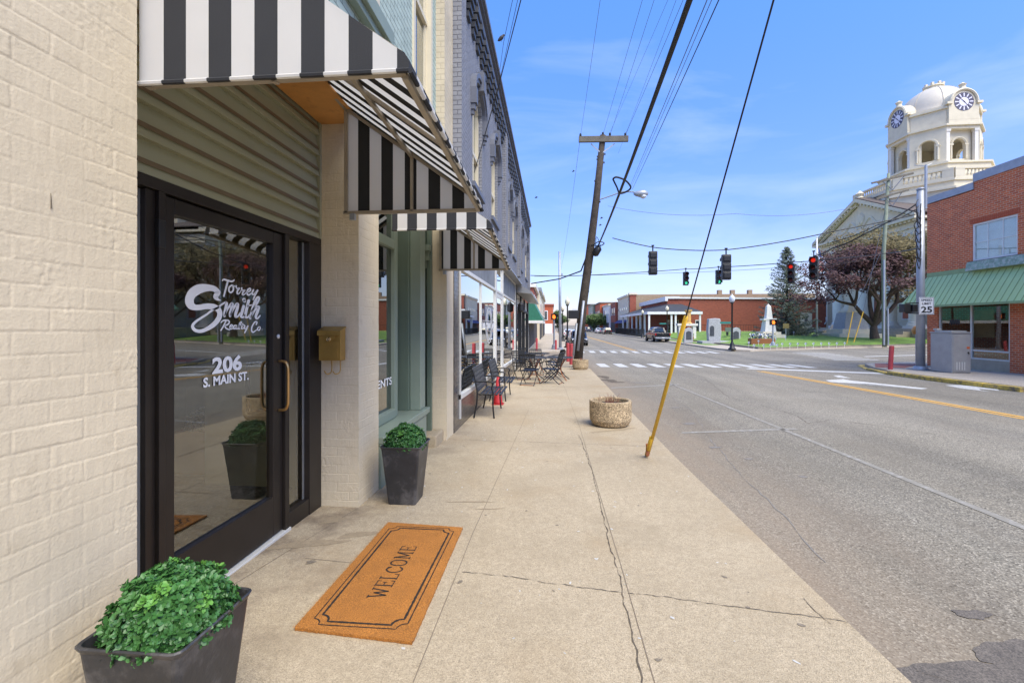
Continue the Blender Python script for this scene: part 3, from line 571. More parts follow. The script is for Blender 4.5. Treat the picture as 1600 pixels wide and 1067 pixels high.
# recess of the office entrance
DX = -1.97
mb = MB(); zb, zt = 2.16, 3.36; n = 7
for i in range(n):          # lap siding: each board leans out over the one below
    a = zb+(zt-zb)*i/n; b = zb+(zt-zb)*(i+1)/n; mb.prism([(DX-.02,1.3,a),(DX+.045,1.3,a),(DX+.045,1.3,a+.012),(DX+.012,1.3,b),(DX-.02,1.3,b)], (0,2.35,0))
mb.box(DX-.02,DX+.05,3.63,3.658,2.16,3.36); mb.build('siding', M['siding'], A)
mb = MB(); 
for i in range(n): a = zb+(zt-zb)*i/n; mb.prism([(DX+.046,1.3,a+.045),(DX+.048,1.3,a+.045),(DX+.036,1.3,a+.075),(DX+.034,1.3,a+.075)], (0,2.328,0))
mb.build('siding_shade_line', M['siding_dark'], A)  # thin dark strips: shade line of each lap board painted in as colour
mb = MB(); mb.box(-1.93,-1.556,1.0,4.10,3.12,3.168); mb.build('lintel', M['wood'], A, bevel=.004)
mb = MB(); mb.box(-2.02,-1.935,1.63,3.65,3.365,3.40); mb.build('ceiling', M['siding'], A)
g0 = lambda y: gz(y)+.012
mb = MB()      # outer frame of the entrance
mb.box(DX-.06,DX+.05,1.4,3.655,2.10,2.158)                       # head
mb.box(DX-.06,DX+.05,3.47,3.655,g0(3.6)-.02,2.099)                 # right jamb
mb.box(DX-.06,DX+.05,3.14,3.19,g0(3.4)-.02,2.099)                # strike jamb
mb.box(DX-.06,DX+.05,2.075,2.115,g0(2.2)-.02,2.099)               # hinge jamb
mb.box(DX-.06,DX+.03,2.02,2.074,g0(2.2)-.02,2.099); mb.box(DX-.06,DX+.05,1.5,1.66,-.05,2.099)
mb.box(DX-.055,DX+.045,3.191,3.469,g0(3.4)-.02,.06); mb.box(DX-.055,DX+.045,1.661,2.019,g0(2.2)-.03,.12)
mb.build('entrance_frame', M['bronze'], A, bevel=.003)
mb = MB(); mb.box(DX+.0,DX+.004,1.985,2.019,.12,2.095); mb.build('gasket_strip', M['alu_grey'], A); mb = MB(); mb.box(DX+.0,DX+.004,3.45,3.469,.06,2.095); mb.build('gasket_strip', M['alu_grey'], A)
fr = MB(); fr.box(DX-.006,DX+.0,1.66,1.985,.12,2.10); fr.build('sidelight_pane', M['glass_door'], A)
fr = MB(); fr.box(DX-.006,DX+.0,3.191,3.45,.06,2.10); fr.build('sidelight_pane', M['glass_door'], A)
mb = MB(); mb.box(DX-.02,DX+.06,2.1,3.2,gz(2.8)-.04,gz(2.8)+.014); mb.build('threshold', M['alu'], A, bevel=.004)
dr = MB(); a, b = 2.12, 3.135; zz0 = -.035
dr.box(DX-.02,DX+.03,a,a+.07,zz0,2.092); dr.box(DX-.02,DX+.03,b-.11,b,zz0,2.092); dr.box(DX-.02,DX+.03,a+.07,b-.11,2.01,2.092); dr.box(DX-.02,DX+.03,a+.07,b-.11,zz0,.24)
door = dr.build('door', M['bronze'], A, bevel=.004)
mb = MB(); mb.box(DX-.004,DX+.002,a+.07,b-.11,.24,2.01); mb.build('door_glass', M['glass_door'], door)
mb = MB(); mb.box(DX+.03,DX+.055,a-.05,a-.008,1.82,1.96); mb.build('hinge', M['black'], door, bevel=.004)
hy = 3.09; mb = MB(); hp = [(DX+.03,hy,1.185),(DX+.075,hy,1.18),(DX+.095,hy,1.15),(DX+.10,hy,1.10),(DX+.10,hy,.92),(DX+.095,hy,.87),(DX+.075,hy,.84),(DX+.03,hy,.835)]
mb.tube(smoothline(hp, 5), .0105, 10); mb.build('door_handle', M['gold_handle'], door, smooth=True)
mb = MB(); hy2 = 2.91; hp = [(DX-.02,3.05,1.185),(DX-.06,3.0,1.185),(DX-.07,2.93,1.18),(DX-.075,hy2,1.15),(DX-.075,hy2,.88),(DX-.07,2.93,.85),(DX-.06,3.0,.845),(DX-.02,3.05,.845)]
mb.tube(smoothline(hp, 5), .014, 8); mb.build('inner_handle', M['black'], door, smooth=True)
mb = MB(); mb.lathe([(.016,0),(.016,.006),(.010,.009)], (DX+.03,3.08,1.36), 12, ax=Matrix.Rotation(PI/2,3,'Y')); mb.build('lock', M['alu'], door, smooth=True)
# lettering on the glass
f1 = lambda x, y: onX(280+x/10.164, 425+y/10.164, DX+.002)
L = MB(); ST = []
ST.append([(655,450,8),(610,438,40),(575,400,78),(585,365,85),(612,330,75),(590,298,80),(530,262,90),(440,252,112),(350,260,140),(270,288,155),(200,340,150),(160,410,140),(155,470,140),(180,530,125),(240,562,95),(330,560,88),(430,545,90),(530,552,95),(600,585,88),(635,640,85),(630,710,80),(590,780,80),(520,850,75),(430,905,62),(340,938,56),(260,930,52),(212,890,50),(210,840,46),(260,785,40),(340,730,35),(430,672,33),(510,612,33),(600,570,32),(670,515,28),(735,478,28)])
w4 = 46
for s_ in ([(725,482,30),(745,500,w4),(735,560,w4),(718,640,w4),(712,700,36)], [(715,690,20),(760,590,30),(810,520,40),(835,510,w4),(825,580,w4),(805,650,w4),(800,700,36)], [(805,690,20),(850,590,30),(895,520,40),(922,512,w4),(915,580,w4),(890,660,w4),(890,710,38),(930,700,28),(960,650,20)],
    [(1015,545,w4),(990,640,w4),(975,705,38),(1010,718,30),(1045,670,20)], [(1095,455,w4),(1075,540,w4),(1050,650,w4),(1045,708,38),(1080,720,30),(1115,680,20)], [(1060,545,22),(1140,525,22)],
    [(1130,640,20),(1190,560,30),(1255,450,30),(1262,405,28),(1235,405,34),(1195,480,w4),(1155,600,w4),(1120,735,38)], [(1130,725,20),(1180,630,30),(1225,560,40),(1255,560,w4),(1235,630,w4),(1210,710,40),(1235,738,32),(1280,690,16)], [(1020,440,58),(1030,462,50)]): ST.append(s_)
w2 = 26
for s_ in ([(678,140,18),(700,118,w2),(760,135,30),(830,150,28),(868,128,16)], [(765,145,w2+4),(735,260,w2+4),(702,385,w2)], [(832,212,w2),(790,240,w2),(782,300,w2),(815,325,w2),(850,290,w2),(850,235,w2),(832,212,20),(890,232,14)],
    [(898,222,w2),(905,262,16),(950,255,w2),(918,300,w2),(915,340,w2),(945,340,18),(985,280,12)], [(985,255,w2),(992,292,16),(1035,288,w2),(1005,325,w2),(1000,360,w2),(1030,355,18),(1070,310,12)], [(1068,325,16),(1120,298,w2),(1120,262,w2),(1085,280,w2),(1070,330,w2),(1095,368,w2),(1145,330,14)],
    [(1172,285,w2),(1150,340,w2),(1175,358,22),(1215,310,14)], [(1238,292,w2),(1208,350,w2),(1180,410,w2),(1168,440,20)]): ST.append(s_)
w3 = 23
for s_ in ([(735,775,w3),(700,850,w3),(655,925,w3)], [(655,805,14),(690,772,w3),(755,765,w3),(788,790,w3),(765,832,w3),(712,852,18)], [(715,850,18),(735,890,w3),(790,918,w3-4)], [(790,890,12),(835,862,w3-4),(832,838,w3-4),(805,852,w3),(798,890,w3),(825,905,w3-4),(850,880,10)],
    [(905,848,w3-6),(870,850,w3),(855,885,w3),(872,902,w3),(905,860,14),(897,900,w3),(925,900,12)], [(920,895,12),(965,830,16),(985,795,18),(965,800,w3),(945,850,w3),(938,900,w3),(962,900,10)], [(1002,825,w3),(985,880,w3),(990,905,w3-4),(1012,895,10)], [(968,848,15),(1028,842,15)],
    [(1035,858,w3),(1022,892,w3),(1045,898,16),(1070,865,12)], [(1082,858,w3),(1058,915,w3),(1032,965,w3-4)], [(1215,835,w3-4),(1228,795,w3),(1195,795,w3),(1152,860,w3),(1142,925,w3),(1168,955,w3),(1225,915,12)], [(1268,868,w3-6),(1240,890,w3-4),(1242,922,w3-4),(1270,918,w3-4),(1280,880,w3-6),(1262,868,12)], [(1310,918,28),(1312,920,26)]): ST.append(s_)
for s_ in ST: stroke_mb(L, s_, f1, (1,0,0), .003)
p0 = onX(331,585,DX+.004); p1 = onX(377.5,578,DX+.004); text_mb(L, '206', (DX+.0045,p0.y,p0.z), (0,1,0), (0,0,1), p1.y-p0.y, .100, bold=.038)
p0 = onX(317,606,DX+.004); p1 = onX(388,597,DX+.004); text_mb(L, 'S. MAIN ST.', (DX+.0045,p0.y,p0.z), (0,1,0), (0,0,1), p1.y-p0.y, .057, bold=.034)
L.build('lettering', M['vinyl'], door)
# room behind the door
mb = MB(); mb.box(-6,-6.1,-.5,7,-.2,3.1); mb.box(-6,-2.07,-.6,-.5,-.2,3.1); mb.box(-3.1,-2.07,3.95,4.05,-.2,3.1); mb.box(-3.2,-3.1,3.95,7,-.2,3.1); mb.box(-6,-3.2,7,7.1,-.2,3.1); mb.box(-6,-2.07,-.5,7,3.0,3.1); mb.build('interior_wall', M['int_wall'], A)
mb = MB(); mb.box(-6,-2.065,-.5,7,-.2,-.045); mb.build('interior_floor', mat('interior_floor', (.50,.44,.34), .6), A); t = thing('rug', 'dark patterned rug seen through the glass of the office door', 'rug', (-3,3.3,-.04)); mb = MB(); mb.box(-4.6,-2.35,2.3,4.6,-.044,-.034); mb.build('rug_body', M['rug'], t)
t = thing('planter', 'brown square planter with leafy shrub inside, seen through the door glass', 'planter', (-3.5,4.4,-.04)); mb = MB(); mb.prism([(-3.74,4.2,-.034),(-3.30,4.2,-.034),(-3.30,4.62,-.034),(-3.74,4.62,-.034)], (0,0,.42)); mb.build('box', mat('brown_planter', (.60,.24,.10), .5), t, bevel=.01); LATE = (t, (-3.52,4.41,.40))
# second bay: display window and recessed side door
GX = -1.8
mb = MB()
mb.box(-2.3,-1.58,4.105,5.66,-.2,.31)                               # bulkhead
mb.build('bulkhead', M['green_light'], A, bevel=.01)
mb = MB(); mb.box(-1.9,-1.55,4.105,5.70,.33,.40); mb.box(-1.9,-1.565,4.105,5.66,.312,.328); mb.build('sill', M['green_light'], A, bevel=.008)
mb = MB(); mb.box(GX-.06,GX+.03,5.02,5.12,.405,3.16); mb.box(GX-.06,GX+.03,4.07,5.019,2.30,2.40); mb.box(GX-.06,GX+.05,4.07,5.019,.405,.50); mb.box(GX-.1,GX+.0,4.07,5.2,2.95,3.16); mb.build('display_window_frame', M['green_light'], A, bevel=.005)
mb = MB(); mb.box(GX-.02,GX-.014,4.07,5.02,.5,2.30); mb.box(GX-.02,GX-.014,4.07,5.02,2.40,2.95); g = mb.build('display_pane', M['glass_dark'], A)
mb = MB(); mb.box(GX-.14,GX-.12,4.07,4.98,.5,1.85); mb.build('blind', mat('olive_blind', (.24,.235,.13), .8), g)
mb = MB(); mb.box(GX-.11,GX-.09,4.07,4.95,1.95,2.25); mb.build('wrapped_panel', M['curtain'], g)
mb = MB(); mb.box(GX-.1,GX-.05,4.93,4.985,.5,2.29); mb.box(GX-.1,GX-.05,4.2,4.93,1.84,1.9); mb.build('inner_sash', M['cream_wood'], g)
mb = MB(); q = onX(588,609,GX+.002); q1 = onX(613,605,GX+.002); text_mb(mb, 'ENTS', (GX-.010,q.y+.05,q.z-.005), (0,1,0), (0,0,1), q1.y-q.y-.035, .088, bold=.02); 
mb.build('lettering', M['vinyl'], g)
mb = MB(); mb.box(-1.73,-1.60,5.45,5.66,.402,3.165); mb.build('post', M['green_light'], A, bevel=.006)
mb = MB(); mb.box(GX-.5,-1.732,5.40,5.66,.402,3.16); mb.box(-3.0,-1.63,6.0,6.07,.03,3.165); mb.box(-1.66,-1.60,5.95,5.999,.03,3.16); mb.box(-3.0,-2.9,5.44,6,.03,3.16); mb.box(-3,-2.31,5.241,5.4,-.1,3.16); mb.build('panelling', M['green_wood'], A, bevel=.004)
mb = MB(); mb.box(-1.9,-1.66,5.941,5.998,2.2,2.3); mb.box(-1.9,-1.62,5.90,5.94,2.3,2.42); mb.box(-1.9,-1.60,5.86,5.94,2.421,2.5); mb.build('cornice_block', M['green_light'], A)
mb = MB(); mb.box(-3.0,-1.46,5.665,6.075,-.3,.03); mb.build('step', M['concrete'], A, bevel=.015)
mb = MB(); mb3_ = MB()
for i in range(7): a = 2.5+.09*i; mb.prism([(-2.0,4.07,a),(-1.93,4.07,a),(-1.96,4.07,a+.09),(-2.0,4.07,a+.09)], (0,.9,0)); mb3_.prism([(-1.93,5.67,a),(-1.93,5.90,a+.0),(-1.96,5.9,a+.09),(-1.96,5.67,a+.09)], (-.02,0,0))
mb.build('siding', M['siding'], A); mb3_.build('siding', M['siding'], A)
mb = MB(); mb.box(-3.0,-1.56,4.06,6.08,3.168,3.169); mb.build('soffit', M['green_wood'], A)
# ================= AWNINGS =================
def awning(label, y0, y1, xw, xo, z0, z1, h, white_first):
    t = thing('awning', label, 'awning', (xw, (y0+y1)/2, (z0+z1)/2+h), 'striped awnings over the shop entrances'); sw = .094; mb = MB()
    zb = lambda y: z0+(z1-z0)*(y-y0)/(y1-y0); prof = [(xw, h), (xo-.06, .10), (xo-.02, .075), (xo, .045), (xo, 0.0)]
    n = max(2, round((y1-y0)/sw)); dy = (y1-y0)/n
    for i in range(n):
        a, b = y0+dy*i, y0+dy*(i+1); m_ = (i+1) % 2
        for (xa, za), (xb, zb_) in zip(prof[:-1], prof[1:]):
            k = 8 if xa == xw else 1
            for q in range(k):
                xa_, xb_ = xa+(xb-xa)*q/k, xa+(xb-xa)*(q+1)/k; za_, zb__ = za+(zb_-za)*q/k, za+(zb_-za)*(q+1)/k
                mb.quad((xa_,a,zb(a)+za_),(xb_,a,zb(a)+zb__),(xb_,b,zb(b)+zb__),(xa_,b,zb(b)+za_), m_)
    def zat(x):
        for (xa, za), (xb, zb_) in zip(prof[:-1], prof[1:]):
            if xa <= x <= xb and xb > xa: return za+(zb_-za)*(x-xa)/(xb-xa)
        return 0
    for ye in (y0, y1):
        xs = [xo]; x = xo-.047
        while x > xw+.01: xs.append(x); x -= sw
        xs.append(xw)
        for i in range(len(xs)-1):
            xb, xa = xs[i], xs[i+1]; br = sorted([xa, xb]+[p[0] for p in prof if xa < p[0] < xb]); top = [(x_, ye, zb(ye)+zat(x_)) for x_ in br]
            if i == 0: top = top[:-1]+[(xo, ye, zb(ye)+.045)]
            mb.poly([(xb, ye, zb(ye)), (xa, ye, zb(ye))]+top, (i % 2 == 0)*1)
    mb.build('canopy', [M['fab_w'], M['fab_b']], t)
    mb = MB()      # piped hem, following the stripes
    xs = [xo]; x = xo-.047
    while x > xw+.01: xs.append(x); x -= sw
    xs.append(xw)
    for ye, s_ in ((y0,-1),(y1,1)):
        for i in range(len(xs)-1): mb.tube([(xs[i],ye+s_*.004,zb(ye)+.004),(xs[i+1],ye+s_*.004,zb(ye)+.004)], .009, 6, (i % 2 == 0)*1)
    for i in range(n): mb.tube([(xo+.003,y0+dy*i,zb(y0+dy*i)+.004),(xo+.003,y0+dy*(i+1),zb(y0+dy*(i+1))+.004)], .010, 6, (i+1) % 2)
    mb.build('hem', [M['fab_w'], M['fab_b']], t)
    mb = MB(); r = .024; e = .03
    mb.beam((xw,y0+e,zb(y0)+.016),(xo-.02,y0+e,zb(y0)+.016),r,r); mb.beam((xw,y1-e,zb(y1)+.0),(xo-.02,y1-e,zb(y1)),r,r); mb.beam((xo-.025,y0+e,zb(y0)),(xo-.025,y1-e,zb(y1)),r,r)
    mb.beam((xw+.02,y0+e,zb(y0)),(xw+.02,y0+e,zb(y0)+h-.03),r,r); mb.beam((xw+.02,y1-e,zb(y1)),(xw+.02,y1-e,zb(y1)+h-.03),r,r); mb.beam((xw+.02,y0+e,zb(y0)+h-.04),(xw+.02,y1-e,zb(y1)+h-.04),r,r)
    xm = (xw+xo)/2; zm = zat(xm)-.03; mb.beam((xm,y0+e,zb(y0)+zm),(xm,y1-e,zb(y1)+zm),r,r)
    for ye in (y0+e, y1-e): mb.beam((xm,ye,zb(ye)),(xm,ye,zb(ye)+zm),r,r*.8)
    ymid = [y0+e, y0+(y1-y0)*.5, y1-e]
    for ye in ymid: mb.beam((xw+.02,ye,zb(ye)+h-.04),(xo-.03,ye,zb(ye)+.075),r,r)
    mb.build('frame', M['frame'], t)
    mb = MB(); mb.box(xw+.06,xw+.10,y1-e-.03,y1-e+.0,zb(y1)-.06,zb(y1)-.012); mb.build('bracket', M['steel'], t); return t
awning('striped black and white awning over the office door, nearest the camera', 1.66, 3.46, -1.62, -.53, 2.385, 2.315, .85, True)
awning('smaller striped black and white awning beyond the mailbox pillar', 4.18, 6.0, -1.50, -.555, 2.33, 2.175, .72, False)
# a metal box on the wall above the first awning
mb = MB(); mb.box(-1.55,-1.30,3.2,3.34,3.5,3.66)
# mailbox
t = thing('mailbox', 'brass wall mailbox with curled hooks on the pillar beside the office door', 'mailbox', (-1.77,3.61,1.4)); mb = MB()
ml = onY(500.5,545,3.5); x0, x1 = -1.868, -1.688; yb, yf = 3.605, 3.515; z0, z1 = 1.155, 1.385
mb.prism([(x0,yb,z0),(x0,yf,z0),(x0,yf,z1-.0),(x0,yb,z1+.03)], (x1-x0,0,0)); mb.box(x0+.018,x1-.018,yf-.004,yf-.0005,z0+.018,z1-.075); mb.build('box', M['brass'], t, bevel=.004)
mb = MB(); mb.prism([(x0-.008,yb,z1+.045),(x0-.008,yb,z1+.031),(x0-.008,yf-.008,z1-.002),(x0-.008,yf-.012,z1-.03),(x0-.008,yf-.016,z1-.028),(x0-.008,yf-.014,z1+.01)], (x1-x0+.016,0,0))
xc = (x0+x1)/2; mb.prism([(xc+dx, yf-.010, z1-.03+dz) for dx, dz in ((-.055,0),(.055,0),(.045,-.025),(.02,-.045),(0,-.05),(-.02,-.045),(-.045,-.025))], (0,-.003,0)); mb.build('lid', M['brass'], t, bevel=.002)
mb = MB(); mb.tube([(xc+.014*math.cos(k*PI/6), yf-.018, z1-.058+.014*math.sin(k*PI/6)) for k in range(13)], .004, 6); mb.lathe([(.007,0),(.005,.008)], (xc,yf-.014,z1-.058), 8, ax=Matrix.Rotation(PI/2,3,'X')); mb.build('knocker', mat('polished_brass', (.7,.55,.3), .2, metal=1), t, smooth=True)
for xh in (xc-.012, x1-.03):
    mb = MB(); mb.tube(smoothline([(xh,yb-.03,z0+.0),(xh,yb-.03,z0-.085),(xh-.012,yb-.045,z0-.108),(xh-.03,yb-.06,z0-.108),(xh-.042,yb-.07,z0-.085)], 5), .0045, 6); mb.build('hook', M['brass'], t, smooth=True)
# ================= PLANTERS WITH BOXWOOD =================
def leafball(name, par, c, rx, ry, rz, n, ls, seed, split=.42):
    rnd = random.Random(seed); mb = MB(); 
    for i in range(n):
        ph = rnd.uniform(0, 2*PI); ct = rnd.uniform(-.22, 1); stt = math.sqrt(max(0,1-ct*ct)); k = rnd.uniform(.74, 1.0)*(1+.13*mn.noise(Vector((math.cos(ph)*stt*3, math.sin(ph)*stt*3, ct*3+seed))))
        k *= 1+.10*mn.noise(Vector((math.cos(ph)*stt*8, math.sin(ph)*stt*8, ct*8)))
        d = Vector((math.cos(ph)*stt, math.sin(ph)*stt, ct)); sq = 1+.14*abs(math.sin(2*ph))*(1-max(ct,0))
        p = Vector(c)+Vector((d.x*rx*sq, d.y*ry*sq, d.z*rz))*k; ax = (d+Vector((rnd.uniform(-.6,.6), rnd.uniform(-.6,.6), rnd.uniform(-.2,.7)))).normalized()
        e1 = ax.orthogonal().normalized(); e2 = ax.cross(e1); young = 1 if mn.noise(p*14+Vector((seed,0,0))) > split-.12*rnd.random() and k > .82 else 0; nl = rnd.choice((4,5,6)); a0 = rnd.uniform(0, 6.28)
        for q in range(nl):
            a = a0+2*PI*q/nl+rnd.uniform(-.3,.3); out = (e1*math.cos(a)+e2*math.sin(a)); up = rnd.uniform(.25,1.0); dd = (out+ax*up).normalized(); sd_ = dd.cross(ax); sd_ = sd_.normalized() if sd_.length > .01 else e2; nn_ = sd_.cross(dd)
            s_ = ls*rnd.uniform(.7,1.2); wd = s_*.33; o_ = p+ax*rnd.uniform(-.3,.3)*ls
            vs = [o_, o_+dd*s_*.35+sd_*wd*.9+nn_*wd*.3, o_+dd*s_*.72+sd_*wd*.95+nn_*wd*.3, o_+dd*s_*1.0+sd_*wd*.3, o_+dd*s_*1.0-sd_*wd*.3, o_+dd*s_*.72-sd_*wd*.95+nn_*wd*.3, o_+dd*s_*.35-sd_*wd*.9+nn_*wd*.3, o_+dd*s_*.55]
            mb.add(vs, [(0,1,7),(1,2,7),(2,3,4,7),(4,5,7),(5,6,7),(6,0,7)], young)
    mb.build(name, [M['leaf'], M['leaf2']], par, smooth=True)
leafball('shrub', LATE[0], LATE[1], .2, .2, .2, 350, .03, 3)
def potted(label, cx, cy, seed, nleaf, ls, rz=0):
    g = gz(cy); t = thing('planter', label, 'planter', (cx, cy, g), 'charcoal pots of clipped boxwood'); H = .50
    def ring(h, r, z, rd=.02):
        out = []
        for sx, sy in ((1,1),(-1,1),(-1,-1),(1,-1)):
            for k in range(4):
                a = math.atan2(sy, sx)-PI/4+PI/2*k/3; out.append((cx+sx*(h-rd)+rd*math.cos(a), cy+sy*(h-rd)+rd*math.sin(a), z))
        return out
    mb = MB(); rings = [ring(.118,0,g+.001), ring(.120,0,g+.01), ring(.155,0,g+.38), ring(.164,0,g+.475), ring(.172,0,g+.487,.03), ring(.176,0,g+.496,.03), ring(.172,0,g+H,.03), ring(.164,0,g+H-.003,.025), ring(.158,0,g+.46,.02), ring(.15,0,g+.42,.02)]
    b = 0; n = 16
    for r_ in rings: mb.v += r_
    for i in range(len(rings)-1):
        for j in range(n): mb.f.append((i*n+j, i*n+(j+1)%n, (i+1)*n+(j+1)%n, (i+1)*n+j)); mb.m.append(0)
    mb.f.append(tuple(range(n-1,-1,-1))); mb.m.append(0); mb.build('pot', M['pot'], t, smooth=False)
    mb = MB(); mb.poly(ring(.1535,0,g+.44)); mb.build('soil', M['soil'], t)
    leafball('boxwood', t, (cx, cy, g+.495), .156, .156, .165, nleaf, ls, seed); 
    mb = MB(); mb.lathe([(.12,.0),(.115,.05),(.08,.09),(.01,.11)], (cx,cy,g+.47), 14); mb.build('twigs', M['soil'], t, smooth=True); return t
potted('charcoal pot with round boxwood in front of the glass door, nearest the camera', -1.268, 1.42, 5, 2900, .0185)
potted('charcoal metal pot with a round boxwood standing past the mailbox pillar', -1.262, 3.86, 9, 2300, .0155)
# ================= DOORMAT =================
t = thing('doormat', 'orange coir doormat with black border reading WELCOME', 'doormat', (-.95,2.75,gz(2.75)))
mx0, mx1, my0, my1 = -1.235, -.655, 2.09, 3.335; mb = MB(); rnd = random.Random(2)
def medge():
    P = []
    def run(a, b):
        n = int((Vector(b)-Vector(a)).length/.008)
        for i in range(n): p = Vector(a).lerp(Vector(b), i/n); P.append((p.x+rnd.uniform(-.002,.002), p.y+rnd.uniform(-.002,.002)))
    c = [(mx0-.012,my0+.02,0),(mx1+.012,my0-.03,0),(mx1+.0,my1-.02,0),(mx0+.0,my1+.02,0)]
    for i in range(4): run(c[i], c[(i+1)%4])
    return P
me_ = medge(); mb.prism([(x, y, gz(y)+.002) for x, y in me_], (0,0,.014)); base_mat = mb.build('mat_body', M['coir'], t)
mb = MB()       # bristle tufts, leaning, that break up the flat top and the edges
for i in range(9000):
    if i < 2600:
        p = me_[rnd.randrange(len(me_))]; x, y = p[0]+rnd.uniform(-.01,.002), p[1]+rnd.uniform(-.006,.006)
    else: x, y = rnd.uniform(mx0,mx1), rnd.uniform(my0,my1)
    z = gz(y)+.0145; a = rnd.uniform(0,6.28); l = rnd.uniform(.004,.009); dx, dy = math.cos(a)*l*.8, math.sin(a)*l*.8; q = .0007
    mb.add([(x-q,y,z),(x+q,y+q,z),(x+dx,y+dy,z+l*.35)], [(0,1,2)])
fz = mb.build('bristles', M['coir'], t); fz['kind'] = 'stuff'
mb = MB(); cxm, cym = (mx0+mx1)/2, (my0+my1)/2
def mline(ins, cr_, wd):
    hx, hy = (mx1-mx0)/2-ins, (my1-my0)/2-ins; pts = []
    for sx, sy, a0 in ((1,1,PI*1.5),(-1,1,0),(-1,-1,PI*.5),(1,-1,PI)):
        cc = (cxm+sx*hx, cym+sy*hy); arc = [(cc[0]+cr_*math.cos(a0-PI/2*k/6*1), cc[1]+cr_*math.sin(a0-PI/2*k/6*1)) for k in range(7)]
        pts += arc
    return pts+[pts[0]]
for ins, c_, wd in ((.05,.045,.007),(.078,.05,.013)):
    P = mline(ins, c_, wd); Q = []
    for a, b in zip(P[:-1], P[1:]):
        n = max(1, int(math.hypot(b[0]-a[0], b[1]-a[1])/.012))
        for i in range(n): Q.append((a[0]+(b[0]-a[0])*i/n, a[1]+(b[1]-a[1])*i/n))
    Q.append(P[-1]); vs = []
    for i, p in enumerate(Q):
        a, b = Q[max(i-1,0)], Q[min(i+1,len(Q)-1)]; d = Vector((b[0]-a[0], b[1]-a[1])).normalized(); w_ = wd*rnd.uniform(.75,1.15)/2; z = gz(p[1])+.0175
        vs += [(p[0]-d.y*w_, p[1]+d.x*w_, z), (p[0]+d.y*w_, p[1]-d.x*w_, z)]
    mb.add(vs, [(2*i,2*i+1,2*i+3,2*i+2) for i in range(len(Q)-1)])
mb.build('border', M['coir_black'], t)
# WELCOME drawn as slab-serif strokes: each letter in a 0..w by 0..1 box
G = {'W': (1.15, [[(0.12,.97),(.36,.03)],[(.36,.03),(.57,.75)],[(.57,.75),(.80,.03)],[(.80,.03),(1.03,.97)],[(0,.97),(.26,.97)],[(.9,.97),(1.15,.97)]]),
     'E': (.72, [[(.14,0),(.14,1)],[(0,1),(.66,1)],[(0,0),(.70,0)],[(.14,.52),(.5,.52)],[(.66,1),(.66,.8)],[(.70,0),(.70,.22)],[(.5,.42),(.5,.62)]]),
     'L': (.70, [[(.15,0),(.15,1)],[(0,1),(.32,1)],[(0,0),(.68,0)],[(.68,0),(.68,.25)]]),
     'C': (.80, [[(.72,.98),(.72,.75)],[(.72,.8),(.55,.96),(.36,.97),(.14,.8),(.04,.5),(.14,.18),(.36,.02),(.58,.03),(.76,.2)]]),
     'O': (.86, [[(.42,1),(.17,.9),(.03,.5),(.17,.1),(.42,0),(.68,.1),(.82,.5),(.68,.9),(.42,1)]]),
     'M': (1.08, [[(.15,0),(.17,1)],[(.17,1),(.52,.15)],[(.52,.15),(.88,1)],[(.88,1),(.92,0)],[(0,0),(.3,0)],[(.78,0),(1.06,0)],[(.02,1),(.18,1)],[(.87,1),(1.04,1)]])}
mb = MB(); pa = gpt(590,945); th = .098; adv = 0; tot = sum(G[c][0]+.16 for c in 'WELCOME')-.16; ylen = .60; sc = ylen/tot; y0_ = cym-.03-ylen/2; xb_ = cxm+.045
def fm(x, y): X = xb_-y; Y = y0_+x; return Vector((X, Y, gz(Y)+.0175))
for c in 'WELCOME':
    for s_ in G[c][1]: stroke_mb(mb, [((adv+x)*sc, y*th, .0105 if len(s_) > 2 or abs(s_[0][1]-s_[1][1]) > .3 else .006) for x, y in s_], fm, (0,0,1), 0, 4)
    adv += G[c][0]+.16
mb.build('lettering', M['coir_black'], t)
# ================= BUILDING B (slate grey brick) =================
B = thing('brick_building', 'long slate grey painted brick building with arched cream windows and bracketed cornice', 'building', (-1.6,17,-.4))
BX, BT, BE = -1.41, 7.5, 27.6
mods = [(6.9,13.0,[(8.05,9.15),(10.6,11.8)]), (13.6,18.6,[(14.3,15.5),(16.4,17.7)]), (19.4,27.0,[(20.2,21.8),(24.3,26.2)])]
mb = MB(); zb, zt, zs = 3.35, 5.62, 4.0        # wall pierced by the windows
wins = [w_ for m_ in mods for w_ in m_[2]]; y = 6.51
for a, b in wins: mb.box(BX-.35, BX, y, a, zb, BT-.3); mb.box(BX-.35, BX, a, b, zb, zs-.0); y = b
mb.box(BX-.35, BX, y, BE, zb, BT-.3)
for a, b in wins:                              # brick over each segmental arch
    n = 8; r_ = (b-a)/2; pts = [(BX, a+(b-a)*k/n, zt+.28*math.sqrt(max(0, 1-(2*k/n-1)**2))) for k in range(n+1)]
    for k in range(n): mb.prism([pts[k], pts[k+1], (BX, pts[k+1][1], BT-.302), (BX, pts[k][1], BT-.302)], (-.35,0,0))
mb.box(-14,-1.77,6.51,BE,2.9,BT-.4); mb.box(-14,-1.77,6.51,BE,BT-.5,BT-.31)
mb.build('upper_wall', M['grey_brick'], B)
for a, b in ((6.51,6.86),(13.0,13.55),(18.65,19.35),(27.0,BE)): mb = MB(); mb.box(BX+.001, BX+.11, a, b, zb+.1, BT-.52); mb.build('pilaster', M['grey_brick'], B)
mb = MB(); mb.box(BX-.3,BX+.03,6.51,BE,3.02,3.345); mb.build('string_course', M['grey_brick'], B)
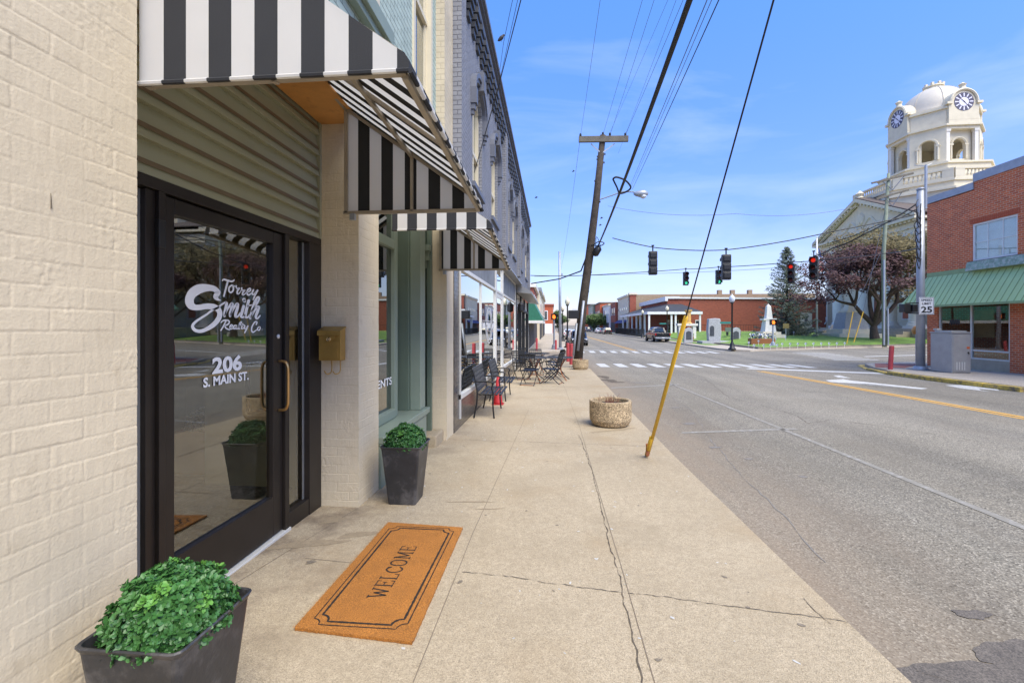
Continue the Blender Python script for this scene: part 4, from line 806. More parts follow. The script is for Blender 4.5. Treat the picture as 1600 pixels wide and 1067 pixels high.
for i, (a, b) in enumerate(wins):
    mb = MB(); X = BX-.10; c = (a+b)/2; t_ = .075
    mb.box(X-.05, X+.03, a, a+t_, zs, zt+.05); mb.box(X-.05, X+.03, b-t_, b, zs, zt+.05); mb.box(X-.05, X+.03, a+t_, b-t_, 4.66, 4.74); mb.box(X-.05,X+.02,c-.03,c+.03,zs+.05,zt+.2)
    n = 8
    for k in range(n):
        f = lambda q, s_: (X+.03, a+(b-a)*q/n, zt+(.28*math.sqrt(max(0,1-(2*q/n-1)**2)))+s_)
        mb.prism([f(k,-.10), f(k+1,-.10), f(k+1,.0), f(k,.0)], (-.08,0,0))
    wn_ = mb.build('window', M['cream_wood'], B); g = MB(); g.box(X-.04, X-.03, a+t_, b-t_, zs, zt+.15); g.build('pane', M['glass_dark'], wn_); g = MB(); g.box(X-.14,X-.13,a+t_,b-t_,zs,zt+.15); g.build('blind', M['cream_wood'], wn_)
    g = MB(); g.box(BX-.1, BX+.06, a-.08, b+.08, zs-.09, zs-.002); g.build('sill', M['grey_trim'], wn_)
    h = MB(); n = 12      # hood mould: a proud arch on stepped drops with a keystone
    for k in range(n):
        for (r0, r1, pr) in ((.06,.13,.07),(.131,.21,.10)):
            def P(q, r): t = PI*q/n; w2 = (b-a)/2; return (BX+.001, c-(w2+r)*math.cos(t), zt-.02+(.28+r)*math.sin(t))
            h.prism([P(k,r0),P(k+1,r0),P(k+1,r1),P(k,r1)], (pr,0,0))
    for e in (a-.21, b+.06): h.box(BX+.001, BX+.11, e, e+.15, zt-.30, zt-.02); h.box(BX+.001, BX+.08, e+.02, e+.13, zt-.40, zt-.301); h.box(BX+.001, BX+.05, e+.04, e+.11, zt-.48, zt-.401)
    h.box(BX+.001, BX+.14, c-.09, c+.09, zt+.24, zt+.60); h.build('hood', M['grey_trim'], wn_)
mb = MB()
mb.box(BX-.4,BX+.045,6.51,BE+.1,BT-.50,BT-.30); mb.box(BX-.4,BX+.09,6.51,BE+.12,BT-.299,BT-.22); mb.box(BX-.4,BX+.06,6.51,BE+.12,BT-.219,BT-.13); mb.box(BX-.4,BX+.13,6.50,BE+.15,BT-.129,BT-.07); mb.box(BX-.4,BX+.18,6.49,BE+.2,BT-.069,BT+.02); mb.build('cornice', M['grey_trim'], B)
for y0, y1, _ in mods:
    mb = MB(); n = int((y1-y0)/.46); s_ = (y1-y0)/n
    for i in range(n):
        y = y0+s_*i
        for k in range(4): mb.box(BX+.001, BX+.14-.03*k, y+.02+.015*k, y+.32-.015*k, BT-.60-.115*k, BT-.505-.115*k)
        mb.box(BX+.001, BX+.03, y+.33, y+s_, BT-.62, BT-.506)
    mb.build('corbel_row', M['grey_dark'], B)
# shop front
def sill(y): return gz(y)+.44
mb = MB(); mb.box(BX-.3, BX, 6.51, 6.88, -.4, 3.02); mb.build('tiled_pier', M['tile'], B); mb = MB(); mb.hexa([(BX-.3,6.881,-.5),(BX-.002,6.881,-.5),(BX-.002,11.35,-.5),(BX-.3,11.35,-.5),(BX-.3,6.881,sill(7)),(BX-.002,6.881,sill(7)),(BX-.002,11.35,sill(11.35)),(BX-.3,11.35,sill(11.35))])
mb.build('tiled_base', M['tile'], B); mb = MB(); mb.hexa([(BX-.3,13.05,-.6),(BX-.002,13.05,-.6),(BX-.002,17.7,-.6),(BX-.3,17.7,-.6),(BX-.3,13.05,sill(13.05)),(BX-.002,13.05,sill(13.05)),(BX-.002,17.7,sill(17.7)),(BX-.3,17.7,sill(17.7))])
mb.build('tiled_base', M['tile'], B)
F_ = MB(); G_ = MB(); Pn = MB(); zh = lambda y: 2.33-.006*(y-7)
def fbeam(a, b, w=.055, h=.055): F_.beam(a, b, w, h)
X = BX+.01
for (a, b) in ((6.885,11.33),(13.07,17.6)):
    F_.hexa([(X-.05,a,sill(a)),(X+.02,a,sill(a)),(X+.02,b,sill(b)),(X-.05,b,sill(b)),(X-.05,a,sill(a)+.07),(X+.02,a,sill(a)+.07),(X+.02,b,sill(b)+.07),(X-.05,b,sill(b)+.07)])
    F_.box(X-.05,X+.012,a,a+.03,sill(a)-.3,3.0); F_.box(X-.05,X+.012,b-.06,b,sill(b)-.4,3.0)
    F_.box(X-.05,X+.02,a+.05,b-.06,zh(9)-.03,zh(9)+.03); F_.box(X-.05,X+.02,a+.05,b-.06,2.98,3.018)
    G_.box(X-.03,X-.022,a+.04,b-.05,sill(b),zh(9)-.03); n = 4; Pn = MB()
    for k in range(n): q0 = a+.05+(b-a-.11)*k/n; q1 = a+.05+(b-a-.11)*(k+1)/n; Pn.box(X-.04,X-.012,q0+.006,q1-.006,zh(9)+.035,2.975)
    Pn.build('transom_panels', M['panel_grey'], B)
F_.box(X-.045,X+.003,9.02,9.045,sill(9)+.07,zh(9)-.03); F_.box(X-.06,X+.012,11.36,11.5,-.3,3.0); F_.box(X-.06,X+.012,12.9,13.04,-.3,3.0); F_.box(X-.055,X+.01,11.501,12.899,zh(9)-.03,zh(9)+.03)
G_.box(X-.03,X-.022,11.5,12.9,zh(9)+.03,2.97)
F_.build('shop_window_frame', M['alu'], B); gl_ = G_.build('shop_pane', M['glass_shop'], B)
mb = MB(); mb.box(X-.05,X-.005,11.52,11.64,-.22,2.28); mb.box(X-.05,X-.005,12.76,12.88,-.22,2.28); mb.box(X-.05,X-.005,11.64,12.76,2.16,2.28); mb.box(X-.05,X-.005,11.64,12.76,-.22,.02); dd = mb.build('door', M['alu'], B)
mb = MB(); mb.box(X-.03,X-.02,11.64,12.76,.02,2.16); mb.build('door_pane', M['glass_shop'], dd); mb = MB(); mb.tube([(X+.04,12.7,.75),(X+.04,12.7,1.05)],.012,6); mb.build('handle', M['steel'], dd)
# painted emblem on the first shop window: nested pointed ovals crossed by a lettered band
mb = MB(); fe = lambda x, y: onX(705+x/7.115, 410+y/7.115, X-.018)
for k, (rx, ry) in enumerate(((36,200),(24,165))): 
    P = [(420+rx*math.sin(t)*abs(math.sin(t))**.3, 700-ry*math.cos(t), 5) for t in [PI*2*i/20 for i in range(21)]]; stroke_mb(mb, P, fe, (1,0,0), .001, 2)
stroke_mb(mb, [(420,478,5),(455,478,6),(478,520,5)], fe, (1,0,0), .001, 4)
stroke_mb(mb, [(345,645,5),(480,655,5)], fe, (1,0,0), .001, 2); stroke_mb(mb, [(345,728,5),(480,735,5)], fe, (1,0,0), .001, 2)
for k in range(8): x = 350+k*17; stroke_mb(mb, [(x,722,7),(x,660,7)], fe, (1,0,0), .001, 2); stroke_mb(mb, [(x,660,6),(x+9,690,6),(x+9,724,6)], fe, (1,0,0), .001, 2)
mb.build('window_emblem', M['vinyl'], gl_)
# darker third shop front with a shallow canopy
mb = MB(); Xb = BX+.02
for a, b in ((17.75,18.2),(20.9,21.1),(23.6,23.8),(26.9,27.5)): mb.box(Xb-.2,Xb,a,b,-.8,2.75)
mb.box(Xb-.2,Xb-.005,18.2,26.9,2.1,2.2); mb.box(Xb-.2,Xb-.005,18.2,26.9,-.8,-.1); mb.build('black_shop_frame', M['black'], B)
mb = MB(); mb.box(Xb-.09,Xb-.08,18.2,26.9,-.1,2.1); mb.build('shop_pane', M['glass_shop'], B); mb = MB(); mb.box(Xb-.1,Xb-.07,18.2,26.9,2.2,2.75); mb.build('sign_panel', M['alu'], B)
mb = MB(); mb.prism([(BX,13.1,3.02),(BX+.26,13.1,3.02),(BX+.24,13.1,3.08),(BX,13.1,3.40)], (0,5.0,0)); mb.build('flashing', M['alu_grey'], B)
mb = MB(); mb.prism([(BX,18.15,2.76),(BX+.62,18.15,2.68),(BX+.62,18.15,2.78),(BX,18.15,3.12)], (0,9.3,0)); mb.build('canopy', M['alu_grey'], B)
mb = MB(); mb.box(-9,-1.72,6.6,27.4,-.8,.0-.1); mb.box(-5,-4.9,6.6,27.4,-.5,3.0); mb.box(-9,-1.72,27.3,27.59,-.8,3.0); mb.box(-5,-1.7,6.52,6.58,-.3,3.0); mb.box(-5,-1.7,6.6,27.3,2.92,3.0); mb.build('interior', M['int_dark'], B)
t = thing('wall_lantern', 'black lantern on a bracket above the third shop front', 'lantern', (-1.25,17.9,2.2)); mb = MB(); mb.tube([(BX,17.9,2.45),(BX+.2,17.9,2.5),(BX+.2,17.9,2.35)], .012, 6); mb.build('bracket', M['iron'], t); mb = MB(); mb.lathe([(.05,1.95),(.12,2.0),(.12,2.22),(.14,2.24),(.03,2.35)], (BX+.2,17.9,0), 8); mb.build('lantern_body', M['iron'], t)
# ================= STREET FURNITURE, LEFT =================
def bench(label, y0, y1):
    xc, xr = -1.0, -1.27; g = gz((y0+y1)/2); t = thing('bench', label, 'bench', (xr+.2, (y0+y1)/2, g), 'two black benches against the grey shop window'); r = .014
    for ye in (y0, y1):
        mb = MB(); g_ = gz(ye); mb.tube(smoothline([(xr-.06,ye,g_),(xr-.02,ye,g_+.2),(xr+.0,ye,g_+.42),(xr-.03,ye,g_+.62),(xr-.09,ye,g_+.86)], 4), r, 8); mb.build('leg', M['iron'], t, smooth=True)
        mb = MB(); mb.tube(smoothline([(xr-.03,ye,g_+.625),(xr+.14,ye,g_+.63),(xr+.27,ye,g_+.61),(xc-.02,ye,g_+.53),(xc,ye,g_+.42),(xc,ye,g_+.2),(xc+.02,ye,g_)], 4), r, 8); mb.build('armrest', M['iron'], t, smooth=True)
        mb = MB(); mb.tube([(xr,ye,g_+.415),(xc,ye,g_+.41)], r, 6); mb.build('seat_rail', M['iron'], t)
    mb = MB()
    for k in range(6): x = xr+.03+k*.068; mb.box(x, x+.045, y0, y1, g+.405, g+.425)
    mb.build('seat', M['iron'], t, bevel=.004)
    mb = MB(); rn = random.Random(3)
    def bp(y, h): s_ = (h-.46)/.40; return Vector((xr-.005-.085*s_, y, g+h))
    for h in (.47,.85): mb.beam(bp(y0,h), bp(y1,h), .02, .035)
    L_ = y1-y0; n = 14
    for i in range(n+1):
        y = y0+L_*i/n; y2 = y0+L_*min(n,i+1)/n; mb.beam(bp(y,.47), bp(y,.85), .008, .014)
        for k in range(5):
            h0 = .47+.076*k; h1 = h0+.076
            if i < n: mb.beam(bp(y if (i+k)%2 else y2,h0), bp(y2 if (i+k)%2 else y,h1), .008, .020); mb.obox(bp((y+y2)/2,(h0+h1)/2), (.012,.036,.036), Matrix.Rotation(.78,3,'X'))
    mb.build('backrest', M['bench_back'], t)
bench('black metal bench nearer the camera, by the tiled wall base', 7.72, 8.80); bench('farther black metal bench, in front of the white shop door', 9.70, 10.80)
t = thing('traffic_cone', 'red traffic cone standing between the two black benches', 'cone', (-1.10,9.3,gz(9.3))); g = gz(9.3)
mb = MB(); mb.lathe([(.105,.02),(.095,.05),(.03,.56),(.02,.58)], (-1.10,9.3,g), 16); mb.build('cone_body', M['red'], t, smooth=True); mb = MB(); mb.box(-1.22,-.98,9.18,9.42,g+.001,g+.02); mb.build('cone_base', M['red'], t, bevel=.01)
# folding chairs and mesh tables
def chair(col='iron'):
    t = thing('folding_chair', 'x', 'chair', (0,0,0), 'folding chairs around the pavement tables'); r = .012
    for s_ in (-.22, .22):
        mb = MB(); mb.tube([(s_,-.30,0),(s_,-.26,.02),(s_,.18,.42),(s_,.30,.88)], r, 6); mb.tube([(s_*.9,.32,0),(s_*.9,.26,.03),(s_*.9,-.20,.44)], r, 6); mb.build('leg', M[col], t)
        mb = MB(); mb.tube(smoothline([(s_*1.1,.24,.66),(s_*1.1,.0,.67),(s_*1.1,-.20,.64),(s_*1.1,-.26,.56),(s_*1.0,-.20,.44)], 3), r, 6); mb.build('armrest', M[col], t)
    mb = MB(); mb.prism([(-.21,-.22,.43),(.21,-.22,.43),(.21,.18,.41),(-.21,.18,.41)], (0,0,.012)); mb.tube([(-.21,-.23,.44),(.21,-.23,.44)], r, 6); mb.build('seat', M['iron'], t)
    mb = MB(); [mb.beam((-.21,.195+.105*f,.50+.38*f),(.21,.195+.105*f,.50+.38*f),.008,.030) for f in (.0,.14,.28,.42,.56,.70,.84,.97)]; [mb.beam((x_,.197,.50),(x_,.302,.88),.008,.008) for x_ in (-.14,-.07,0,.07,.14)]; mb.tube([(-.22,.305,.89),(.22,.305,.89)], r, 6); mb.build('backrest', M['black'], t)
    mb = MB(); mb.tube([(-.2,-.28,.02),(.2,-.28,.02)], .008, 5); mb.tube([(-.19,.28,.02),(.19,.28,.02)], .008, 5); mb.build('stretcher', M['rust'], t); return t
ch0 = chair(); spots = [(-.62,13.0,PI*.92,'folding chair nearest the camera on the wall side, back to the camera'),(-.98,14.6,.4,'folding chair between the near mesh table and the shop glass'),(.0,13.4,-1.9,'folding chair with crossed legs at the street side, nearest the camera'),(.10,15.3,-1.2,'tall black backed chair at the street side of the tables'),(-.55,16.2,.15,'folding chair behind the mesh table facing the camera'),(.12,16.6,-1.9,'folding chair farthest out towards the leaning pole'),(-.95,17.6,.7,'rearmost folding chair beside the lantern shop front')]
for i, (x, y, rz, lb) in enumerate(spots):
    c = ch0 if i == 0 else dup(ch0); c.location = (x, y, gz(y)); c.rotation_euler = (0, 0, rz); c['label'] = lb
def table():
    t = thing('folding_table', 'x', 'table', (0,0,0), 'mesh topped pavement tables'); mb = MB(); mb.tube([(.42*math.cos(k*PI/8), .42*math.sin(k*PI/8), .71) for k in range(17)], .014, 6)
    for k in range(-6, 7):
        h = math.sqrt(.42**2-(k*.06)**2); mb.beam((-h,k*.06,.71),(h,k*.06,.71),.022,.004); mb.beam((k*.06,-h,.705),(k*.06,h,.705),.012,.004)
    mb.build('tabletop', M['bench_back'], t); 
    for k in range(4):
        a = k*PI/2+.6; mb = MB(); mb.tube(smoothline([(.30*math.cos(a),.30*math.sin(a),.70),(.06*math.cos(a),.06*math.sin(a),.42),(.12*math.cos(a),.12*math.sin(a),.2),(.38*math.cos(a),.38*math.sin(a),0)], 4), .014, 6); mb.build('leg', M['rust'] if k % 2 else M['iron'], t)
    return t
tb = table(); tb.location = (-.55,14.3,gz(14.3)); tb['label'] = 'round mesh topped table with rusty legs nearest the camera'
t2 = dup(tb, loc=(-.5,17.5,gz(17.5)), label='second round mesh topped table farther along the pavement')
t3 = dup(tb, loc=(.25,14.5,gz(14.5)), label='round mesh topped table on the street side beside the black chair')
# round aggregate planters
def tub(label, x, y, g):
    t = thing('stone_planter', label, 'planter', (x,y,g), 'round pebble aggregate kerb planters'); mb = MB()
    mb.lathe([(.24,.005),(.29,.03),(.325,.10),(.33,.20),(.33,.385),(.322,.40),(.285,.40),(.275,.385),(.27,.3)], (x,y,g), 36); mb.build('tub', M['aggregate'], t, smooth=False)
    mb = MB(); mb.lathe([(.278,.32),(.2,.345),(.01,.35)], (x,y,g), 16); mb.build('soil', M['soil'], t, smooth=True)
    mb = MB(); rn = random.Random(int(x*100))
    for i in range(46):
        a = rn.uniform(0,6.28); q = rn.uniform(0,.2); px, py = x+q*math.cos(a), y+q*math.sin(a); h = rn.uniform(.04,.17); mb.tube([(px,py,g+.33),(px+rn.uniform(-.02,.02),py+rn.uniform(-.02,.02),g+.33+h*.6),(px+rn.uniform(-.05,.05),py+rn.uniform(-.05,.05),g+.33+h)], [.003,.0025,.0012], 4)
    mb.build('dead_stems', M['twig'], t); return t
tub('round pebbled concrete tub with dry stems beside the yellow guy guard', .93, 7.35, gz(7.35)); tub('small distant round tub at the foot of the leaning utility pole', 1.18, 18.9, gz(18.9))
# guy wire with yellow guard
t = thing('guy_wire', 'steel guy wire with yellow plastic guard anchored at the kerb', 'guy wire', (1.13,5.5,-.11)); A0 = Vector((1.13,5.52,-.12)); A1 = Vector((1.22,-3,9.1)); d = (A1-A0).normalized()
mb = MB(); mb.tube([A0, A1], .0055, 6); mb.build('wire', M['wire'], t)
mb = MB(); P = [A0+d*.06, A0+d*2.22]; mb.tube(P, .019, 10); mb.tube([A0+d*.04+Vector((-.012,0,0)),A0+d*.40+Vector((-.012,0,0))],.024,8); mb.build('guard', M['yellow'], t, smooth=True)
mb = MB(); mb.tube([A0-d*.05, A0+d*.30+Vector((-.02,0,.01))], .010, 6); mb.box(A0.x-.035,A0.x+.0,5.40,5.43,-.08,.06); mb.build('anchor_rod', M['rust'], t)
# ================= LEANING UTILITY POLE =================
LP = thing('utility_pole', 'dark leaning wooden utility pole with crossarm behind the small tub', 'utility pole', (1.05,19.9,gz(20)))
pt = lambda u, v, y=20.: onY(u, v, y)
mb = MB(); path = [pt(902,562), pt(910,480), pt(921,400), pt(932,310), pt(942,212)]; path[0].z = gz(20)-.05; mb.tube(path, [.20,.19,.175,.15,.125], 14); mb.build('pole', M['creosote'], LP, smooth=True)
mb = MB(); a, b = pt(904,220), pt(981,219); mb.beam(a+Vector((0,-.12,0)), b+Vector((0,-.12,0)), .12, .25); mb.build('crossarm', M['pole_grey'], LP, bevel=.01)
mb = MB(); mb.beam(pt(923,226)+Vector((0,-.07,0)), pt(939,241)+Vector((0,-.1,0)), .02, .05); mb.beam(pt(960,226)+Vector((0,-.07,0)), pt(940,241)+Vector((0,-.1,0)), .02, .05); mb.build('brace', M['steel'], LP)
ins = [pt(907,213), pt(942,211), pt(953,212), pt(977,212)]
for p in ins: mb = MB(); mb.lathe([(.02,-.06),(.03,0),(.06,.02),(.03,.05),(.055,.07),(.02,.12)], p, 10); mb.build('insulator', M['black'], LP, smooth=True)
mb = MB(); arm = [pt(934,313), pt(955,306,19.9), pt(972,300,19.8), pt(985,300,19.7), pt(995,301,19.6)]; mb.tube(smoothline(arm,4), .028, 8); am = mb.build('lamp_arm', M['steel'], LP, smooth=True)
mb = MB(); q = pt(1002,303,19.5); mb.lathe([(.03,-.32),(.10,-.22),(.16,0),(.15,.15),(.05,.28)], q, 12, ax=Matrix.Rotation(PI/2,3,'Y')@Matrix.Rotation(0,3,'X')); mb.build('lamp_head', M['steel'], LP, smooth=True)
mb = MB(); q = pt(1005,306,19.5); mb.lathe([(.14,.0),(.12,-.07),(.04,-.12)], q, 12); mb.build('lamp_lens', M['globe_white'], LP, smooth=True)
mb = MB(); mb.tube([pt(903,548,19.75), pt(912,470,19.75)], .055, 8); mb.build('conduit', M['steel'], LP, smooth=True); mb = MB(); mb.tube([pt(896,556,19.8), pt(901,505,19.8)], .05, 8); mb.build('conduit', M['steel'], LP, smooth=True)
mb = MB(); mb.box(*(lambda a,b:(a.x,b.x,19.3,19.65,b.z,a.z))(pt(888,485,19.5),pt(904,498,19.5))); mb.build('signal_back', M['black'], LP, bevel=.02)
mb = MB(); mb.box(*(lambda a,b:(a.x,b.x,19.5,19.6,b.z,a.z))(pt(895,482.5,19.5),pt(902,486,19.5))); mb.build('sign', M['sign_white'], LP)
mb = MB(); rn = random.Random(1)
for k in range(16):
    a = rn.randrange(4); p = path[a].lerp(path[a+1], rn.random())+Vector((rn.choice((-.15,.16)),-.1,0)); mb.obox(p, (.05,.05,.07), Matrix.Identity(3))
mb.build('fitting', M['black'], LP)
mb = MB(); c = pt(933,392,19.75); mb.lathe([(.05,-.25),(.14,-.18),(.15,.12),(.08,.2)], c, 12, ax=Matrix.Rotation(.5,3,'Y')); mb.tube(smoothline([pt(924,385,19.7),pt(935,378,19.6),pt(944,380,19.6),pt(938,384,19.6),pt(924,383,19.7)],5),.022,6); mb.tube(smoothline([pt(926,400,19.7),pt(938,388,19.6),pt(932,370,19.6),pt(930,395,19.7)],5),.014,6); mb.build('splice_case', M['black'], LP, smooth=True)
# snowshoe cable loop
CB = thing('cable', 'thick black telephone cable with storage loop running overhead to the leaning pole', 'cable', (1.9,19.7,5)); pa = pt(935,383,19.7); pb = Vector((1.24,4.0,4.40)); pc = Vector((1.25,-3,5.0))
mb = MB(); cl = [pa.lerp(pb, k/20)-Vector((0,0,4*.12*(k/20)*(1-k/20))) for k in range(21)]+[pb.lerp(pc, k/6) for k in range(1,7)]; mb.tube(cl, .030, 8); mb.tube([p+Vector((.02,0,.045)) for p in cl], .014, 6); mb.build('cable_run', M['wire'], CB, smooth=True)
li = next(p for p in cl if p.y < 14.6); mb = MB(); R0 = [(-.35,.02),(-.18,.26),(.05,.22),(.28,.02),(.38,-.14),(.30,-.32),(.05,-.42),(-.12,-.40),(-.25,-.18),(-.35,.02)]
R_ = [onY(u, v, li.y+.012*(v-290)) for u, v in ((957.6,280),(963.5,277),(977,282),(985,291),(984,296),(977,300.5),(968,302),(964,293),(957.6,280))]; mb.tube(smoothline(R_,4), .028, 6); mb.build('storage_loop', M['wire'], CB, smooth=True)
# thin wires along the street
def wire(label, pts, r=.008, m='wire', name='overhead_wire', grp='overhead wires along the street'):
    mb = MB(); mb.tube(pts, r, 5); o = mb.build(name, M[m], None, org=pts[0]); tag(o, label, 'wire', grp); return o
far = [(p-Vector((0,0,.05))) for p in ins]
def wpx(a, u, v, y, s_, yend=-12):
    b = onY(u, v, y); e = b+(b-a)*((y-yend)/(a.y-y)); return sag(a, e, s_)
wire('thin wire from the left end of the leaning pole crossarm', wpx(ins[0], 936, 2, 12, .25), .006, 'wire_grey'); wire('thin wire from the pin at the leaning pole top', wpx(ins[1], 1000, 2, 12, .25), .006, 'wire_grey')
wire('thin wire from the right middle insulator of the crossarm', wpx(ins[2], 1018, 2, 12, .25), .006, 'wire_grey'); wire('thin wire from the right end insulator of the crossarm', wpx(ins[3], 1062, 2, 12, .25), .007, 'wire_grey')
wire('faint wire between the crossarm wires and the thick cable', wpx(onY(951,212,20.2), 1040, 2, 10, .1, -6), .004, 'wire_grey'); wire('faint wire just left of the thick cable', wpx(onY(966,240,20.2), 1053, 2, 9, .1, -6), .004, 'wire_grey'); wire('middle one of the three wires right of the thick cable', wpx(onY(986,293,22), 1109, 2, 6, .05, -3), .005, 'wire_grey')
wire('upper right wire passing behind the lamp arm', wpx(onY(985,290,22), 1102, 2, 6, .05, -3), .007, 'wire_grey'); wire('rightmost of the thin wires beside the thick cable', wpx(onY(988,296,22), 1120, 2, 6, .05, -3), .008)
wire('wire leaving the crossarm for the next pole up the street', sag(ins[0], (1.2,62,8.8), .6), .008, 'wire_grey')
ra = onX(745,272,BX+.12); 
ra = onX(741,270,BX+.1); rb = onY(778,140,6.4); rc = onY(814,0,4.6); wire('twisted service wire dropping to the wall between the grey building windows', [ra, rb, rc, rc+(rc-rb)*1.5], .006); wire('second service wire just above the twisted one', [onX(743,262,BX+.1), onY(779,134,6.5), onY(809,0,4.7), onY(809,0,4.7)+(rc-rb)*1.5], .003)
wa = onY(801,0,9.0); wb = onY(787,66,11.0); bw = onY(780,118,13.5)
wire('short thin wire under the perched bird', [wa+(wa-wb)*.8, wa, wb, bw], .006)
# bird on the wire
bd = thing('bird', 'dark bird perched on the thin wire above the grey cornice', 'bird', tuple(onY(783,64,11.0))); c = onY(783,61,11.0); 
mb = MB(); body = [c+Vector((-.085,0,-.055)), c+Vector((-.05,0,-.03)), c+Vector((-.01,0,.005)), c+Vector((.03,0,.045)), c+Vector((.055,0,.075)), c+Vector((.078,0,.085)), c+Vector((.105,0,.088))]
mb.tube(smoothline(body, 4), [.004]+[.004+.03*k/4 for k in range(1,5)]+[.034+.012*k/4 for k in range(1,5)]+[.046]*2+[.044,.040]+[.034,.030,.028,.027]+[.026,.025,.022,.018]+[.010,.006,.004,.002], 10); mb.build('body', M['feather'], bd, smooth=True)
mb = MB(); mb.tube([c+Vector((.0,-.012,-.03)), c+Vector((.0,-.012,-.075))], .003, 4); mb.tube([c+Vector((.01,.012,-.03)), c+Vector((.01,.012,-.075))], .003, 4); mb.build('legs', M['feather'], bd)
for i, (u, v, y, lb) in enumerate(((896,268,40,'distant bird flying left of the leaning pole'),(940,341,38,'distant bird right of the leaning pole, above the splice'),(1003,300,30,'distant bird just above the street lamp head'),(938,352,39,'lower distant bird beside the leaning pole'),(838,309,36,'distant bird right of the far end of the grey cornice'))):
    c = onY(u, v, y); mb = MB(); mb.tube([c+Vector((-.13,0,-.03)),c+Vector((-.04,0,0)),c+Vector((.05,0,.03)),c+Vector((.12,0,.05))],[.01,.05,.045,.01],6); mb.prism([c+Vector((-.03,0,.02)),c+Vector((.05,0,.03)),c+Vector((-.05,-.22,.08))],(0,0,.008)); mb.prism([c+Vector((-.03,0,.02)),c+Vector((.05,0,.03)),c+Vector((-.05,.22,.08))],(0,0,.008)); tag(mb.build('bird', M['feather'], None, org=c), lb, 'bird', 'birds in flight')
# bollards
def bollard(label, x, y, g, h=1.0, lean=0):
    mb = MB(); mb.tube([(x,y,g-.05),(x+lean,y,g+h-.03)], .085, 14); mb.tube([(x+lean,y,g+h-.03),(x+lean,y,g+h)], [.085,.07], 14); tag(mb.build('bollard', M['bollard'], None, org=(x,y,g), smooth=False), label, 'bollard', 'faded red bollards')
bollard('faded red bollard at the right kerb beside the speed limit pole', 14.1, 20.33, gz(20.33), .98, .06); bollard('red bollard just left of the leaning pole base, nearest of the far ones', .93, 21.9, gz(21.9), 1.0)
bollard('red bollard behind the first one by the pole base', .85, 24.2, gz(24.2), .98); bollard('red bollard across the side street near the green awning', -1.2, 36.6, -.6); bollard('red bollard across the side street left of the steel post', .35, 38.2, -.6, .8)
# ================= STEEL POLE, SPEED SIGN, CABINET =================
sx, sy = 15.15, 20.15; g = gz(sy); SP = thing('signal_pole', 'thick galvanised steel signal pole at the corner carrying cables', 'pole', (sx,sy,g)); mb = MB(); mb.tube([(sx,sy,g),(sx,sy,7.0)], [.155,.125], 16); mb.lathe([(.14,7.0),(.15,7.05),(.05,7.1)], (sx,sy,0), 14); mb.build('pole', M['steel'], SP, smooth=True)
mb = MB(); mb.box(sx-.32,sx+.32,sy-.32,sy+.32,g+.002,g+.05); mb.lathe([(.26,g+.05),(.2,g+.16)], (sx,sy,0), 16); mb.build('base_plate', M['steel'], SP)
mb = MB(); mb.tube([(sx+.12,sy-.1,6.2),(sx+.13,sy-.1,8.0)], .05, 6); mb.tube([(sx+.13,sy-.1,7.95),(sx-.3,sy-.1,8.0)],.015,5); mb.tube([(sx+.13,sy-.1,7.95),(sx+.35,sy-.1,8.05)],.015,5); mb.build('mast', M['steel'], SP)
mb = MB(); rn = random.Random(8)
for k in range(9):
    z = 6.6-.28*k; mb.tube(smoothline([(sx-.16,sy-.1,z),(sx-.3-.1*rn.random(),sy-.2,z-.25),(sx-.2,sy-.2,z-.55-.3*rn.random()),(sx-.12,sy-.18,z-.2)],4), .018, 5)
mb.build('cable_bundle', M['wire'], SP); 
SG = thing('speed_sign', 'white speed limit sign reading 25 strapped to the steel pole', 'sign', (15.1,19.9,2.2)); Y = 19.92
p0 = onY(1436,491.5,Y); p1 = onY(1459.5,464.5,Y)
mb = MB(); mb.box(p0.x,p1.x,Y,Y+.012,p0.z,p1.z); mb.build('sign_plate', M['sign_white'], SG, bevel=.004)
mb = MB(); W_ = p1.x-p0.x; H_ = p1.z-p0.z; xc = (p0.x+p1.x)/2; yy = Y-.003
text_mb(mb, 'SPEED', (xc,yy,p0.z+H_*.77), (1,0,0), (0,0,1), W_*.74, H_*.13, bold=.02, align='C'); text_mb(mb, 'LIMIT', (xc,yy,p0.z+H_*.57), (1,0,0), (0,0,1), W_*.62, H_*.13, bold=.02, align='C'); text_mb(mb, '25', (xc,yy,p0.z+H_*.10), (1,0,0), (0,0,1), W_*.74, H_*.37, bold=.03, align='C')
e = W_*.04
for a,b,c,d_ in ((e,W_-e,e,e*1.5),(e,W_-e,H_-e*1.5,H_-e),(e,e*1.5,e*1.5,H_-e*1.5),(W_-e*1.5,W_-e,e*1.5,H_-e*1.5)): mb.box(p0.x+a,p0.x+b,yy-.001,yy,p0.z+c,p0.z+d_)
mb.build('lettering', M['black'], SG)
CX, CY = 15.05, 18.55; g = gz(CY); CBt = thing('utility_cabinet', 'grey metal signal cabinet with louvred vent on the corner pavement', 'cabinet', (15.4,19.0,g))
mb = MB(); mb.box(CX,CX+.66,CY,CY+.98,g,g+1.50); mb.build('housing', M['cabinet'], CBt, bevel=.015); mb = MB(); mb.prism([(CX-.02,CY-.03,g+1.502),(CX+.68,CY-.03,g+1.502),(CX+.68,CY+1.0,g+1.502),(CX-.02,CY+1.0,g+1.502)],(0,0,.05)); mb.box(CX+.05,CX+.6,CY+.1,CY+.85,g+1.553,g+1.60); mb.box(CX+.05,CX+.22,CY+.75,CY+.92,g+1.601,g+1.68); mb.build('roof', M['cabinet'], CBt, bevel=.01)
mb = MB(); mb.box(CX+.03,CX+.63,CY-.018,CY-.001,g+.05,g+1.45); cd = mb.build('door', M['cabinet'], CBt, bevel=.008)
mb = MB()
